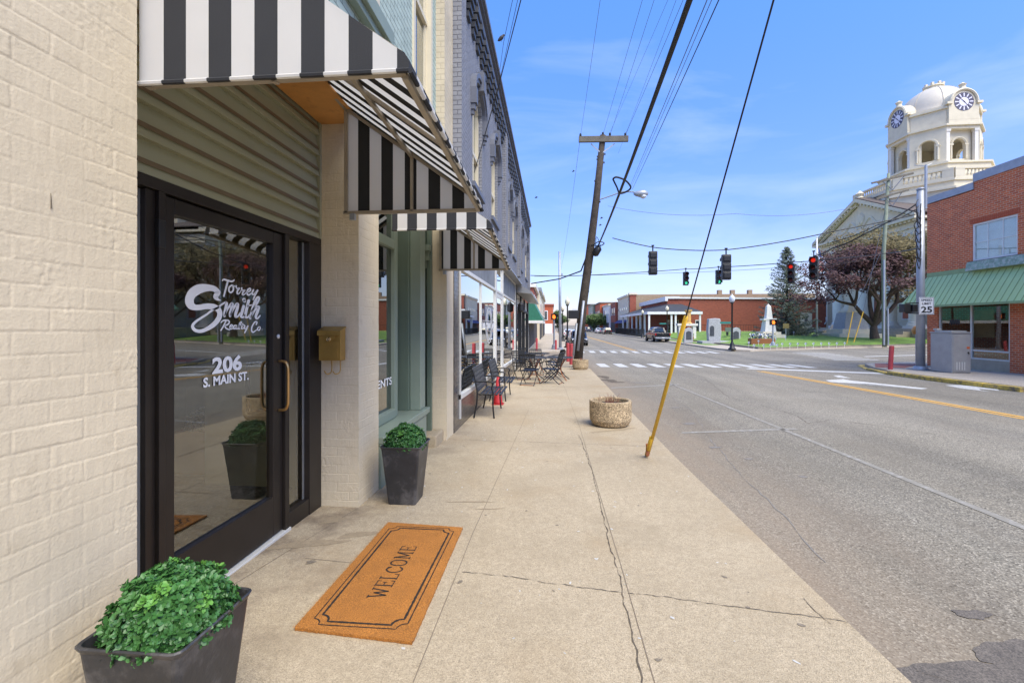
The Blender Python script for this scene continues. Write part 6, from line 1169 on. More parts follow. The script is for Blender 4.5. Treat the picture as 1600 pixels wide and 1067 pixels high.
def block(name, label, x0, x1, y0, y1, z1, m, front, wins=(), grp='brick and stucco blocks up the street', z0=-.7, corn='stone', face=-1, awn=None, mw='white'):
    t = thing(name, label, 'building', ((x0+x1)/2,(y0+y1)/2,z0), grp); mb = MB(); mb.box(x0,x1,y0,y1,z0,z1); mb.build('wall', M[m], t); e = .25
    if corn: mb = MB(); mb.box(x0-e,x1+e,y0-e,y1+e,z1-.35,z1+.1); mb.build('cornice', M[corn], t)
    X = x0 if face < 0 else x1; nw = max(1, int((y1-y0)/3.0))
    for zz0, zz1 in wins:
        for k in range(nw):
            yy = y0+(y1-y0)*(k+.5)/nw; f = MB(); f.box(X-.06,X+.06,yy-.6,yy+.6,zz0,zz1); fo = f.build('window', M[mw], t); g_ = MB(); g_.box(X-.08,X+.08,yy-.48,yy+.48,zz0+.12,zz1-.12); g_.build('pane', M['glass_dark'], fo)
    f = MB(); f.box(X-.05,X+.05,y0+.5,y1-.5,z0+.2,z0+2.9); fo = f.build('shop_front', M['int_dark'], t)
    if awn: f = MB(); f.prism([(X,y0+.3,z0+3.5),(X+face*1.3,y0+.3,z0+2.7),(X+face*1.3,y0+.3,z0+2.6),(X,y0+.3,z0+2.9)], (0,y1-y0-.6,0)); f.build('awning', M[awn], t)
    return t
W2 = ((4.3,6.4),)
tb_ = block('brick_building', 'long tan brick building rising behind the porch building', 20.5, 62, 113.3, 131, 8.9, 'tan_brick', 0, (), corn=None)
for x in (40,43,47,56): mb = MB(); mb.box(x,x+.9,113.6,114.6,8.9,9.9); mb.build('chimney', M['tan_brick'], tb_)
block('brick_building', 'dull red brick block between the tan wall and the cream building', 19.0, 20.45, 113.0, 114.0, 9.2, 'red_brick2', 0, ())
block('stucco_building', 'cream stucco block with plain upper wall up the street', 18.7, 20.4, 114.1, 131, 8.9, 'stone', 0, ((5.2,6.0),), awn='flag_blue')
block('brick_building', 'narrow brown brick building beyond the cream stucco block', 18.0, 30, 131.3, 141, 8.0, 'red_brick2', 0, W2, corn=None)
block('stucco_building', 'white fronted shop up the right side of the street', 17.5, 30, 141.3, 158, 7.8, 'white', 0, W2)
block('brick_building', 'rust brown brick block far up the right side', 16.5, 28, 158.3, 175, 9.2, 'orange_brick', 0, W2, corn='roof_brown')
block('stucco_building', 'pale green fronted building far up the street', 15.5, 28, 175.3, 195, 9.2, 'green_light', 0, W2, corn='green_wood')
block('brick_building', 'farthest red brick building at the end of the right row', 13.6, 30, 200, 230, 10.5, 'red_brick2', 0, W2, corn='roof_brown')
# left side beyond the side street
t = block('stucco_building', 'small white shop with dark green mansard awning across the side street', -9, -1.9, 37.4, 49, 3.2, 'white', 0, (), 'left side blocks beyond the side street', corn=None, face=1)
mb = MB(); mb.prism([(-1.89,37.2,3.7),(-1.7,37.2,3.75),(-.75,37.2,1.9),(-.75,37.2,1.82),(-1.89,37.2,1.82)], (0,12,0)); mb.build('awning', M['green_dark'], t); mb = MB(); mb.box(-1.885,-.70,37.15,49.25,1.60,1.819); mb.build('eave', M['stone_white'], t)
block('brick_building', 'red brick block with ornate white cornice behind the green awning', -14, -1.95, 49.3, 60, 5.9, 'red_brick2', 0, ((3.0,4.8),), 'left side blocks beyond the side street', corn='stone_white', face=1)
block('stucco_building', 'cream ornate front with grey cornice on the left side', -14, -1.6, 60.3, 74, 6.3, 'stone', 0, ((3.0,5.0),), 'left side blocks beyond the side street', corn='alu_grey', face=1)
block('stucco_building', 'tan front beside the cream ornate one on the left side', -14, -1.5, 74.3, 96, 6.6, 'stone_tan', 0, ((3.0,5.0),), 'left side blocks beyond the side street', corn='stone', face=1)
t = block('brick_building', 'bright orange brick building closing the left pavement far away', -8, .35, 118, 150, 6.8, 'orange_brick', 0, W2, 'left side blocks beyond the side street', corn='red_brick2', face=1)
for x in (-1.6,): f = MB(); f.box(x-.6,x+.6,117.9,118.1,2.7,5.2); fo = f.build('window', M['white'], t); g_ = MB(); g_.box(x-.42,x+.42,117.85,118,2.9,5.0); g_.build('pane', M['glass_dark'], fo)
f = MB(); f.box(-4,.2,117.85,118.1,-.6,1.8); f.build('shop_front', M['white'], t)
t = thing('steel_post', 'plain tall grey steel post across the side street', 'pole', (.72,38.3,-.6)); mb = MB(); mb.tube([(.72,38.3,-.6),(.66,38.3,7.6)], [.13,.10], 12); mb.build('post', M['steel'], t, smooth=True); mb = MB(); mb.lathe([(.25,-.599),(.25,-.5),(.16,-.45)],(.72,38.3,0),12); mb.box(.8,.92,38.2,38.4,5.6,5.75); mb.build('collar', M['steel'], t)
mb = MB(); mb.tube([(BX+.2,27,3.9),(.4,24,3.86),(1.3,20.5,3.85),(1.5,20.0,4.4)], .03, 6); tag(mb.build('service_cable', M['wire'], None, org=(BX,27,3.9)), 'thick dark cable from the grey building corner to the leaning pole', 'wire')
# lamps
def lamp(label, x, y, z0, H=4.5, sign=0, gm='globe'):
    t = thing('street_lamp', label, 'street lamp', (x,y,z0), 'globe topped street lamps'); mb = MB(); mb.lathe([(.30,z0),(.30,z0+.10),(.20,z0+.16),(.17,z0+.45),(.10,z0+.60),(.075,z0+.7),(.06,z0+H-.75),(.10,z0+H-.72),(.16,z0+H-.62)], (x,y,0), 14); mb.build('post', M['iron'], t, smooth=True)
    mb = MB(); mb.lathe([(.13,z0+H-.62),(.22,z0+H-.45),(.23,z0+H-.25),(.14,z0+H-.08),(.04,z0+H-.02),(.02,z0+H+.10)], (x,y,0), 14); mb.build('globe', M[gm], t, smooth=True)
    if sign: mb = MB(); mb.box(x-.95,x-.1,y-.02,y+.02,z0+2.15,z0+2.32); mb.build('street_sign', M['street_sign'], t)
lamp('black street lamp with clear globe on the corner in front of the monuments', 14.95, 39.3, -.6, 4.55, 1, 'globe_white'); lamp('black street lamp with cream globe near the parked pickup', 14.9, 60.5, -.6, 4.5, 1)
lamp('faint street lamp in front of the porch posts', 15.0, 77, -.6); lamp('cream globe lamp left of the leaning pole, nearer one', 1.42, 41.5, -.6); lamp('cream globe lamp left of the leaning pole, farther one', 1.40, 58.5, -.6)
def pedsig(label, x, y, z0, h=2.4, lit=True, rz=0):
    t = thing('pedestrian_signal', label, 'pedestrian signal', (x,y,z0), 'pedestrian crossing signals'); mb = MB(); mb.lathe([(.22,z0),(.22,z0+.05),(.17,z0+.35),(.09,z0+.42),(.075,z0+.5),(.065,z0+h)], (x,y,0), 12); mb.build('post', M['steel'], t)
    mb = MB(); mb.box(x-.25,x+.25,y-.12,y+.12,z0+h,z0+h+.5); mb.box(x-.24,x-.22,y-.3,y-.12,z0+h+.02,z0+h+.5); mb.box(x+.22,x+.24,y-.3,y-.12,z0+h+.02,z0+h+.5); mb.box(x-.24,x+.24,y-.3,y-.12,z0+h+.48,z0+h+.5); mb.build('housing', M['black'], t)
    if lit: mb = MB(); mb.prism([(x-.1,y-.125,z0+h+.1),(x+.06,y-.125,z0+h+.08),(x+.14,y-.125,z0+h+.22),(x+.06,y-.125,z0+h+.40),(x-.10,y-.125,z0+h+.42),(x-.14,y-.125,z0+h+.25)], (0,-.01,0)); mb.build('hand_symbol', M['amber_on'], t)
pedsig('pedestrian signal showing an orange hand at the lawn corner', 20.1, 43.4, -.50, 1.95); pedsig('pedestrian signal showing an orange hand by the green awning shop', .2, 38.9, -.6, 2.5)
t = thing('pedestrian_signal', 'black pedestrian signal heads bracketed to the left of the speed limit sign', 'pedestrian signal', (14.1,19.6,2.1), 'pedestrian crossing signals'); mb = MB(); a = onY(1410,488,19.9); b = onY(1428,475,19.9); mb.box(a.x,a.x+.26,19.8,20.1,a.z,b.z); mb.box(a.x+.29,b.x+.05,19.75,20.05,a.z+.0,b.z-.02); mb.build('housing', M['black'], t, bevel=.02); mb = MB(); mb.tube([(a.x+.2,20.0,b.z+.03),(15.05,20.1,b.z+.05)], .025, 6); mb.tube([(a.x+.2,20.0,a.z-.02),(15.05,20.1,a.z-.04)], .025, 6); mb.build('bracket', M['iron'], t)
t = thing('ornament_lamp', 'small orange and white signal button on the far side of the steel pole', 'lamp', (15.3,25,0)); q = onY(1432,516,25); mb = MB(); mb.lathe([(.14,-.2),(.2,-.05),(.18,.1),(.1,.22)], q, 10); mb.build('shade', mat('amber_shade',(.55,.25,.05),.4), t, smooth=True); mb = MB(); mb.tube([(q.x,q.y,q.z-.2),(q.x,q.y,gz(25)-.1)], .05, 6); mb.build('post', M['steel'], t)
# flagpole
fx, fy = 32.6, 59.2; t = thing('flagpole', 'white flagpole with a furled striped flag beside the spruce', 'flagpole', (fx,fy,.1)); mb = MB(); mb.tube([(fx,fy,0),(fx,fy,12.2)], [.12,.07], 10); mb.lathe([(.16,.1),(.16,.2)],(fx,fy,0),10); mb.lathe([(.02,12.15),(.11,12.25),(.02,12.4)],(fx,fy,0),8); mb.build('pole', M['white'], t, smooth=True)
mb = MB(); f_ = lambda s_, r: (fx+.12+.12*math.sin(s_*3)+r, fy-.05-.06*math.sin(s_*5), 10.9-3.0*s_)
for k in range(16):
    s0, s1 = k/16, (k+1)/16; w0, w1 = .1+.55*s0, .1+.55*s1; 
    for j in range(3): mb.quad(f_(s0,w0*j/3), f_(s0,w0*(j+1)/3), f_(s1,w1*(j+1)/3), f_(s1,w1*j/3), 0 if s0 < .35 else (1 if (k+j) % 2 else 2))
mb.build('flag', [M['flag_blue'], M['flag_red'], M['white']], t)
# monuments
def LZ(x, y): return lawn_z(x, y)
t = thing('obelisk', 'white stone obelisk on stepped base in front of the spruce', 'monument', (25.2,53,0)); x, y = 24.5, 54.; z = LZ(x,y); mb = MB(); mb.box(x-1.3,x+1.3,y-1.3,y+1.3,z-.2,z+.3); mb.box(x-.95,x+.95,y-.95,y+.95,z+.3,z+.6); mb.build('steps', M['stone'], t)
mb = MB(); mb.hexa([(x-.6,y-.6,z+.6),(x+.6,y-.6,z+.6),(x+.6,y+.6,z+.6),(x-.6,y+.6,z+.6),(x-.45,y-.45,z+1.9),(x+.45,y-.45,z+1.9),(x+.45,y+.45,z+1.9),(x-.45,y+.45,z+1.9)]); mb.box(x-.7,x+.7,y-.5,y+.5,z+1.901,z+2.1); mb.hexa([(x-.33,y-.33,z+2.1),(x+.33,y-.33,z+2.1),(x+.33,y+.33,z+2.1),(x-.33,y+.33,z+2.1),(x-.2,y-.2,z+3.5),(x+.2,y-.2,z+3.5),(x+.2,y+.2,z+3.5),(x-.2,y+.2,z+3.5)]); mb.lathe([(.27,z+3.5),(.02,z+3.75)],(x,y,0),4,a0=PI/4); mb.build('shaft', M['stone_white'], t)
t = thing('stone_monument', 'rough upright granite slab with bronze plaque near the corner lamp', 'monument', (17.9,51.5,-.4)); x, y = 17.8, 52.; z = -.55; rn = random.Random(5); mb = MB(); P = [(-.62,0),(.62,0),(.72,.9),(.66,1.9),(.6,2.45),(.1,2.5),(-.55,2.42),(-.68,1.2)]; mb.prism([(x+a+rn.uniform(-.04,.04), y-.35, z+b+.25) for a, b in P], (0,.7,0)); mb.box(x-1.5,x+1.5,y-.9,y+.9,z-.2,z+.25); mb.build('slab', M['granite'], t, bevel=.06)
mb = MB(); mb.box(x-.5,x-.05,y-.385,y-.352,z+.8,z+1.7); mb.lathe([(.225,0),(.22,.03)],(x-.275,y-.352,z+1.7),14,ax=Matrix.Rotation(PI/2,3,'X')); mb.build('plaque', M['granite_dark'], t)
for (dx, lb) in ((-2.5,'dark polished memorial stone left of the rough granite slab'),(2.6,'pale memorial stone with curved top right of the granite slab')):
    t = thing('memorial_stone', lb, 'monument', (x+dx,y+.5,-.5)); mb = MB(); x_, y_ = x+dx, y+.5; mb.prism([(x_-.5,y_,z),(x_+.45,y_,z),(x_+.5,y_,z+1.45),(x_+.1,y_,z+1.75),(x_-.45,y_,z+1.5)], (0,.35,0)); mb.build('stone', M['granite'], t, bevel=.03); mb = MB(); mb.prism([(x_-.3,y_-.002,z+.35),(x_+.3,y_-.002,z+.35),(x_+.3,y_-.002,z+1.2),(x_,y_-.002,z+1.35),(x_-.3,y_-.002,z+1.2)],(0,-.01,0)); mb.build('panel', M['granite_dark'], t)
t = thing('stone_gateway', 'small cream stone table and yellow pillar behind the granite slab', 'monument', (16.2,60,-.4)); mb = MB(); mb.box(16.5,19.1,61.5,62.4,1.35,1.65); mb.box(16.7,17.1,61.6,62.3,-.6,1.35); mb.box(18.5,18.9,61.6,62.3,-.6,1.35); mb.build('table', M['stone_white'], t); mb = MB(); mb.lathe([(.55,1.65),(.35,1.8),(.33,3.1),(.5,3.3),(.5,3.45)],(18.0,62,0),12); mb.build('pillar', mat('ochre_stone',(.6,.36,.12),.8), t)
x, y = 36.5, 59.2; z = LZ(x,y); t = thing('pedestal_monument', 'large tapered grey pedestal monument left of the purple tree trunk', 'monument', (x,y,z)); mb = MB(); mb.box(x-2.6,x+2.6,y-2.2,y+2.2,z-.4,z+.35); mb.box(x-1.9,x+1.9,y-1.6,y+1.6,z+.35,z+.9); mb.box(x-.9,x+.9,y-.9,y+.9,z+2.9,z+3.1); mb.hexa([(x-.8,y-.8,z+3.1),(x+.8,y-.8,z+3.1),(x+.8,y+.8,z+3.1),(x-.8,y+.8,z+3.1),(x-.35,y-.35,z+3.9),(x+.35,y-.35,z+3.9),(x+.35,y+.35,z+3.9),(x-.35,y+.35,z+3.9)]); mb.build('steps', M['stone'], t, bevel=.04)
mb = MB(); mb.hexa([(x-1.4,y-1.2,z+.9),(x+1.4,y-1.2,z+.9),(x+1.4,y+1.2,z+.9),(x-1.4,y+1.2,z+.9),(x-1.05,y-.95,z+2.9),(x+1.05,y-.95,z+2.9),(x+1.05,y+.95,z+2.9),(x-1.05,y+.95,z+2.9)]); mb.build('shaft', M['granite'], t)
t = thing('stone_bench', 'low grey stone seat on the lawn right of the flagpole', 'bench', (36,61,.1)); mb = MB(); mb.box(34.8,38.2,62,62.8,.1,.75); mb.build('seat', M['kerb'], t, bevel=.05); mb = MB(); mb.prism([(35.8,62.3,.75),(36.6,62.3,.75),(36.5,62.3,1.4),(36.1,62.3,1.5)],(0,.2,0)); mb.build('ornament', M['granite'], t)
t = thing('park_bench', 'dark green park bench behind the memorial stones', 'bench', (21.5,56.5,0)); z = LZ(21.8,57); mb = MB(); mb.box(20.9,22.6,56.5,57.0,z+.42,z+.48); mb.box(20.9,22.6,57.0,57.06,z+.5,z+.95); mb.build('seat', M['green_wood'], t); mb = MB(); mb.box(21,21.08,56.5,57.05,z,z+.45); mb.build('leg', M['iron'], t); mb = MB(); mb.box(22.42,22.5,56.5,57.05,z,z+.45); mb.build('leg', M['iron'], t)
t = thing('timber_planter', 'brown timber planter with blue and white flowers at the lawn corner', 'planter', (19.9,45.5,-.4)); mb = MB(); mb.box(19.0,21.2,45.3,46.1,-.5,.15); mb.build('box', M['brown_paint'], t, bevel=.02)
rn = random.Random(12); mb = MB(); mb2 = MB(); mb3 = MB()
for i in range(240):
    p = Vector((rn.uniform(19,21.2), rn.uniform(45.3,46.1), rn.uniform(.15,.65))); mmb = (mb, mb2, mb3)[i % 3]; r = rn.uniform(.05,.10); a = Vector((rn.uniform(-1,1),rn.uniform(-1,1),rn.uniform(-.2,1))).normalized(); b = a.orthogonal().normalized(); c = a.cross(b); mmb.quad(p+b*r, p+c*r, p-b*r, p-c*r)
mb.build('white_flowers', M['white'], t)['kind'] = 'stuff'; mb2.build('blue_flowers', M['blue'], t)['kind'] = 'stuff'; mb3.build('leaves', M['foliage'], t)['kind'] = 'stuff'
t = thing('timber_planter', 'low brown barrel planter on the sidewalk near the pickup', 'planter', (17,60,-.5)); mb = MB(); mb.lathe([(.5,-.5),(.62,-.1),(.55,.15)],(16.9,58,0),12); mb.build('barrel', M['brown_paint'], t); mb = MB(); leaf = [(16.9+rn.uniform(-.5,.5),58+rn.uniform(-.5,.5),.15+rn.uniform(0,.3)) for _ in range(60)]
for p in leaf: p = Vector(p); mb.quad(p+Vector((.1,0,0)),p+Vector((0,.05,.1)),p-Vector((.1,0,0)),p-Vector((0,.05,.1)))
mb.build('leaves', M['foliage'], t)
def pinwheel():
    t = thing('pinwheel', 'blue and white pinwheel stuck in the grass along the lawn edge', 'pinwheel', (0,0,0), 'pinwheels along the lawn edge'); mb = MB(); mb.tube([(0,0,0),(0,0,.4)], .012, 4); mb.build('stick', M['white'], t); mb = MB()
    for k in range(8):
        a = PI/4*k; mb.add([(0,-.03,.42),(.10*math.cos(a),-.03,.42+.10*math.sin(a)),(.10*math.cos(a+.6),-.05,.42+.10*math.sin(a+.6))], [(0,1,2)], k % 2)
    mb.build('wheel', [M['white'], M['blue']], t); return t
pw = pinwheel(); k = 0
for (u, v) in [(1222+12.2*i, 536.5-.55*i) for i in range(9)]+[(1185,538),(1193,533),(1204,534),(1214,531),(1212,525),(1240,522),(1255,521),(1227,524),(1178,534),(1170,536)]:
    d = ray(u, v); tt = 30
    for _ in range(50): tt = (lawn_z(d.x*tt, d.y*tt)+.1-CAMH)/d.z if d.z < -1e-3 else tt; tt = min(tt, 70)
    o = pw if k == 0 else dup(pw); o.location = (d.x*tt, d.y*tt, lawn_z(d.x*tt, d.y*tt)); k += 1
t = thing('street_sign', 'green and white street name sign post by the lawn corner lamp', 'sign', (24,47,0)); mb = MB(); mb.tube([(24.2,49.5,-.4),(24.2,49.5,1.6)], .03, 5); mb.build('post', M['steel'], t); mb = MB(); mb.box(23.9,24.5,49.45,49.48,1.1,1.6); mb.build('plate', M['olive'], t)
# ================= TREES =================
def spruce(label, x, y, z, H, RR, seed):
    t = thing('spruce_tree', label, 'tree', (x,y,z)); rn = random.Random(seed); mb = MB(); mb.tube([(x,y,z-.1),(x+.05,y,z+H*.5),(x,y,z+H*.98)], [.24,.14,.02], 8); lf = MB(); n = 250
    for i in range(n):
        f = (i+rn.random())/n; f = f**1.15; h = .35+f*(H-.5); r = RR*(1-f)**.78*rn.uniform(.62,1.12)+.12; a = i*2.39996+rn.uniform(-.4,.4); dr_ = -.22*r*(1-f*1.4)+rn.uniform(-.15,.15)
        o = Vector((x,y,z+h)); tip = o+Vector((math.cos(a)*r, math.sin(a)*r, dr_)); mid = o.lerp(tip,.55)+Vector((0,0,-.06*r)); tip.z += .12*r; pts = smoothline([o,mid,tip],5)
        if i % 2 == 0: mb.tube([o,mid,tip],[.03,.02,.006],4,cap=False)
        for q in range(len(pts)):
            fr = q/(len(pts)-1)
            if fr < .15: continue
            for s_ in range(7):
                d = Vector((rn.gauss(0,1),rn.gauss(0,1),rn.gauss(-.35,.55))).normalized(); c = pts[q]+Vector((rn.uniform(-.12,.12),rn.uniform(-.12,.12),rn.uniform(-.16,.08))); l = rn.uniform(.14,.30)*(1.15-.4*f); w_ = l*.22; sd_ = d.orthogonal().normalized()*w_
                lf.add([c-d*l*.3-sd_*.3, c+d*l*.3-sd_, c+d*l, c+d*l*.3+sd_], [(0,1,2,3)])
    mb.build('trunk', M['bark'], t); lf.build('crown', M['needle'], t)
spruce('tall grey green spruce on the lawn behind the obelisk', 29.7, 60.5, .1, 11.4, 3.7, 3)
def broad(label, x, y, z, H, RR, seed, mats, nleaf=26, split=0, trunk=.42, levels=4, ls=.16, name='tree', hfork=.17):
    t = thing(name, label, 'tree', (x,y,z)); rn = random.Random(seed); mb = MB(); tips = []; 
    def grow(p, d, l, r, lv):
        pts = [p]; q = p.copy(); dd = d.copy()
        for k in range(3):
            dd = (dd+Vector((rn.uniform(-.22,.22),rn.uniform(-.22,.22),rn.uniform(-.08,.16)))).normalized(); q = q+dd*l/3; pts.append(q.copy())
            if lv <= 2: tips.append((q.copy(), lv))
        mb.tube(pts, [r, r*.86, r*.72, r*.6], 6 if lv > 1 else 4, cap=False)
        if lv == 0: tips.append((q, 0)); return
        n = 3 if lv > 1 else 2
        if lv == levels: n = 6
        for k in range(n):
            a = 2*PI*(k+rn.random()*.6)/n; sp = rn.uniform(.45,.95) if lv < levels else rn.uniform(.45,1.0); e1 = dd.orthogonal().normalized(); e2 = dd.cross(e1)
            nd = (dd+(e1*math.cos(a)+e2*math.sin(a))*sp).normalized(); nd.z = max(nd.z, -.05) ; grow(q, nd.normalized(), l*rn.uniform(.68,.9) if lv < levels else H*.30*rn.uniform(.8,1.1), r*.58, lv-1)
    grow(Vector((x,y,z-.1)), Vector((.03,0,1)), H*hfork, trunk, levels)
    lf = MB(); top = z+H
    for p, lv in tips:
        for k in range(nleaf if lv < 2 else nleaf//3):
            c = p+Vector((rn.gauss(0,.34),rn.gauss(0,.34),rn.gauss(.04,.28))); d = Vector((rn.gauss(0,1),rn.gauss(0,1),rn.gauss(0,.7))).normalized(); l = ls*rn.uniform(.6,1.25); sd_ = d.orthogonal().normalized()*l*.42
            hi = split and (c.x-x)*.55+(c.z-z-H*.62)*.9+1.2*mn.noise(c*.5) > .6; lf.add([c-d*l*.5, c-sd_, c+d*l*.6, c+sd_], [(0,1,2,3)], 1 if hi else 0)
    mb.build('trunk', M['bark'], t, smooth=True); lf.build('crown', mats, t); return t
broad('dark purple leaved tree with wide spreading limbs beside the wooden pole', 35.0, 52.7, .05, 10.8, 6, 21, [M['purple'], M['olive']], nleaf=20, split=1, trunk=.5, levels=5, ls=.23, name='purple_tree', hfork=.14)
broad('olive leaved tree partly behind the purple tree and the steel pole', 48.0, 57.5, .1, 9.5, 5, 5, [M['olive'], M['olive']], nleaf=14, trunk=.3, levels=4, ls=.26, name='olive_tree', hfork=.2)
t = thing('evergreen_shrub', 'low dark evergreen shrub under the spruce', 'shrub', (33,62,.1)); lf = MB(); rn = random.Random(31)
for i in range(2600):
    c = Vector((31.6+rn.gauss(0,1.0), 63+rn.gauss(0,.6), .2+abs(rn.gauss(0,.55)))); d = Vector((rn.gauss(0,1),rn.gauss(0,1),rn.gauss(0,1))).normalized(); s_ = d.orthogonal().normalized()*.07; lf.add([c-d*.1,c-s_,c+d*.12,c+s_],[(0,1,2,3)])
lf.build('foliage', M['needle'], t)
t = broad('small grey green street tree far up the right side', 13.6, 150, -.6, 6.5, 2, 8, [M['foliage']], nleaf=30, levels=3, trunk=.2, ls=.4)
t = broad('leafy green tree far up the left side between the lamp posts', 2.3, 150, -.6, 7.0, 2, 18, [M['foliage']], nleaf=30, levels=3, trunk=.2, ls=.4)
# ================= VEHICLES =================
def wheels(t, pos, r, w_):
    for (x, y) in pos:
        mb = MB(); Mx = Matrix.Rotation(PI/2,3,'Y'); mb.lathe([(r*.62,-w_/2),(r*.95,-w_/2),(r,-w_/3),(r,w_/3),(r*.95,w_/2),(r*.62,w_/2)], (x,y,r), 20, ax=Mx); wo_ = mb.build('wheel', M['tyre'], t)
        mb = MB(); mb.lathe([(r*.6,-w_/2-.01),(r*.3,-w_/2+.03),(.05,-w_/2)], (x,y,r), 14, ax=Mx); mb.lathe([(.05,w_/2),(r*.3,w_/2-.03),(r*.6,w_/2+.01)], (x,y,r), 14, ax=Mx); mb.build('rim', M['rim'], wo_)
def loft(mb, secs, m=0):
    """secs: list of (y, half_width_bottom, half_width_top, z_bottom, z_top, crown)"""
    b = len(mb.v); 
    for (y, wb, wt, z0, z1, c) in secs:
        mb.v += [(-wb,y,z0),(-wb*1.0,y,z0+(z1-z0)*.55),(-wt,y,z1-.04),(-wt*.86,y,z1),(0,y,z1+c),(wt*.86,y,z1),(wt,y,z1-.04),(wb,y,z0+(z1-z0)*.55),(wb,y,z0)]
    n = 9
    for i in range(len(secs)-1):
        for j in range(n-1): mb.f.append((b+i*n+j, b+(i+1)*n+j, b+(i+1)*n+j+1, b+i*n+j+1)); mb.m.append(m)
        mb.f.append((b+i*n+n-1, b+(i+1)*n+n-1, b+(i+1)*n, b+i*n)); mb.m.append(m)
    mb.f.append(tuple(b+j for j in range(n))); mb.f.append(tuple(b+(len(secs)-1)*n+j for j in range(n-1,-1,-1))); mb.m += [m,m]
def pickup(label, x, y, z, rz):
    t = thing('pickup_truck', label, 'pickup truck', (0,0,0)); P = M['paint_black']; mb = MB()      # local: rear at -y, nose at +y
    loft(mb, [(-2.85,.93,.90,.62,1.18,0),(-2.6,.98,.95,.50,1.20,0),(-1.0,.99,.96,.48,1.22,0),(-.98,.99,.96,.46,1.24,0),(1.2,.99,.96,.46,1.22,.0),(2.3,.98,.92,.48,1.14,.03),(2.8,.92,.80,.52,1.0,.0)]); bo = mb.build('body', P, t, bevel=.02)
    mb = MB(); loft(mb, [(-1.05,.90,.78,1.18,1.30,0),(-.85,.90,.72,1.18,1.84,.02),(-.2,.90,.72,1.18,1.90,.02),(.5,.90,.72,1.18,1.86,.02),(1.35,.90,.80,1.18,1.26,0)]); mb.build('cab', P, t)
    mb = MB(); mb.prism([(-.62,-1.03,1.30),(.62,-1.03,1.30),(.56,-.90,1.76),(-.56,-.90,1.76)], (0,-.02,0)); mb.prism([(-.912,-.75,1.30),(-.912,1.0,1.30),(-.80,.5,1.76),(-.80,-.7,1.78)], (-.012,0,0)); mb.prism([(.912,-.75,1.30),(.912,1.0,1.30),(.80,.5,1.76),(.80,-.7,1.78)], (.012,0,0)); mb.prism([(-.75,1.33,1.30),(.75,1.33,1.30),(.64,.55,1.82),(-.64,.55,1.82)], (0,.03,.02)); mb.build('window', M['glass_car'], t)
    mb = MB(); mb.box(-.76,.76,-2.90,-2.865,.68,1.14); mb.box(-.14,.14,-2.92,-2.901,.98,1.05); mb.build('tailgate', P, t, bevel=.01); mb = MB(); mb.box(-.97,.97,-3.02,-2.86,.45,.64); mb.build('bumper', M['steel'], t, bevel=.02)
    for s_ in (-1,1): mb = MB(); mb.box(s_*.84,s_*.955,-2.90,-2.80,.88,1.12); mb.build('tail_lamp', M['lamp_red'], t); mb = MB(); mb.box(s_*.98,s_*1.18,.95,1.05,1.22,1.42); mb.build('mirror', M['black'], t)
    mb = MB(); mb.box(-.15,.15,-3.03,-3.021,.50,.61); mb.build('number_plate', M['sign_white'], t); wheels(t, [(-.90,-1.75),(.90,-1.75),(-.90,1.75),(.90,1.75)], .42, .28); mb = MB(); mb.box(-.85,.85,-2.7,2.6,.30,.47); mb.build('chassis', M['black'], t)
    t.location = (x,y,z); t.rotation_euler = (0,0,rz); return t
pickup('black pickup truck seen from behind, parked in front of the porch building', 13.95, 62, -.73, R(2))
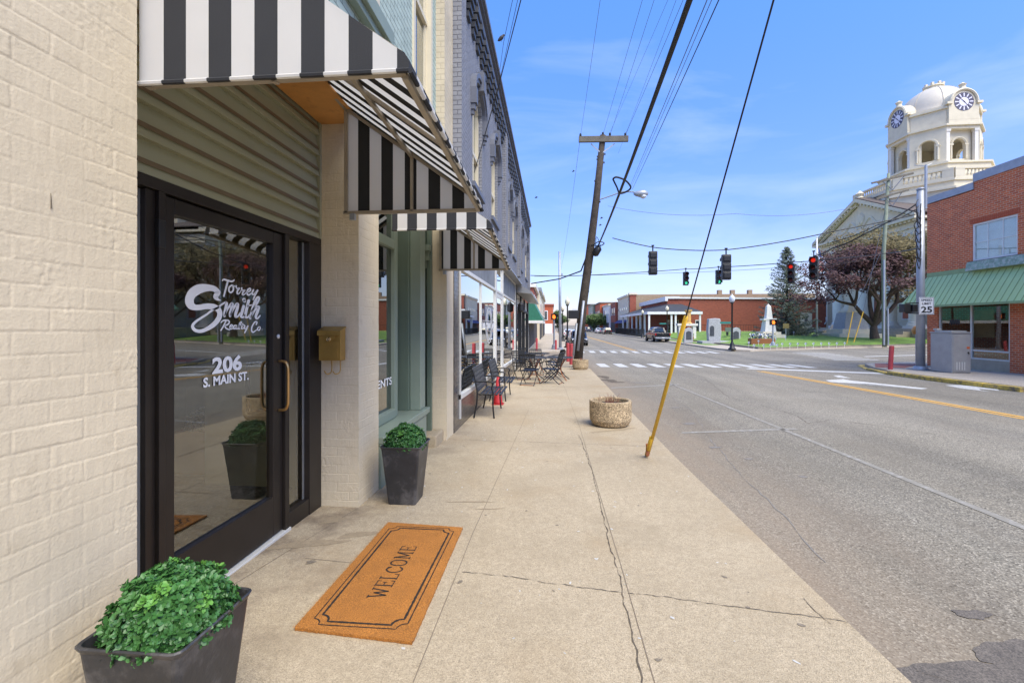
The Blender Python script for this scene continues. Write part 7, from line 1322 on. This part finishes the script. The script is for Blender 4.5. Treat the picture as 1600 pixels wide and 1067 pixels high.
def car(label, x, y, rz, paint, suv=False, grp='cars parked along the far kerbs'):
    t = thing('parked_car', label, 'car', (0,0,0), grp); P = M[paint]; h = 1.62 if suv else 1.42; b = .95 if suv else .86; mb = MB()
    loft(mb, [(-2.25,.80,.74,.42,b-.08,0),(-2.05,.89,.84,.30,b,.0),(-1.0,.91,.86,.24,b+.03,0),(1.0,.91,.86,.24,b,.02),(1.9,.88,.80,.30,b-.12,.03),(2.25,.78,.66,.38,b-.24,0)]); mb.build('body', P, t, bevel=.02); r_ = -2.05 if suv else -1.75
    mb = MB(); loft(mb, [(r_,.80,.72,b,b+.06,0),(r_+.45,.82,.64,b,h-.05,.0),(-.2,.83,.63,b,h,.02),(.45,.83,.63,b,h-.06,0),(1.25,.80,.72,b-.02,b+.04,0)]); mb.build('cabin', P, t)
    mb = MB(); mb.prism([(-.64,r_+.03,b+.09),(.64,r_+.03,b+.09),(.54,r_+.40,h-.12),(-.54,r_+.40,h-.12)], (0,-.03,.01)); mb.prism([(-.66,1.2,b+.08),(.66,1.2,b+.08),(.55,.52,h-.11),(-.55,.52,h-.11)], (0,.03,.02))
    for s_ in (-1,1): mb.prism([(s_*.815,r_+.35,b+.04),(s_*.815,1.0,b+.04),(s_*.66,.42,h-.11),(s_*.66,r_+.62,h-.12)], (s_*.02,0,0))
    mb.build('window', M['glass_car'], t)
    for s_ in (-1,1): mb = MB(); mb.box(s_*.60,s_*.84,-2.27,-2.15,b-.24,b-.08); mb.build('tail_lamp', M['lamp_red'], t); mb = MB(); mb.box(s_*.50,s_*.78,2.10,2.24,b-.32,b-.20); mb.build('headlight', M['sign_white'], t)
    mb = MB(); mb.box(-.82,.82,-2.31,-2.2,.34,.50); mb.box(-.8,.8,2.18,2.29,.32,.46); mb.build('bumper', P, t, bevel=.02); wheels(t, [(-.80,-1.35),(.80,-1.35),(-.80,1.4),(.80,1.4)], .33, .22)
    t.location = (x,y,-.73); t.rotation_euler = (0,0,rz); return t
car('dark grey car parked nearest on the left beyond the side street', 2.9, 50, PI, 'paint_black', True); car('white car parked behind the leaning pole', 3.0, 57, 0, 'paint_white', True); car('slate blue car parked farther along the left kerb', 3.0, 70, 0, 'paint_blue'); car('pale car parked far along the left kerb', 3.0, 84, 0, 'paint_white')
car('black sedan parked on the right side of the street before the cream block', 13.4, 112, 0, 'paint_black', True); car('grey car parked next along the right row', 13.2, 120, 0, 'paint_grey'); car('white car parked ahead of the grey one on the right row', 13.0, 128, 0, 'paint_white'); car('dark slate car far up the right row of parked cars', 11.6, 150, 0, 'paint_blue', True); car('farthest tan car in the right row of parked cars', 11.4, 158, 0, 'paint_tan')
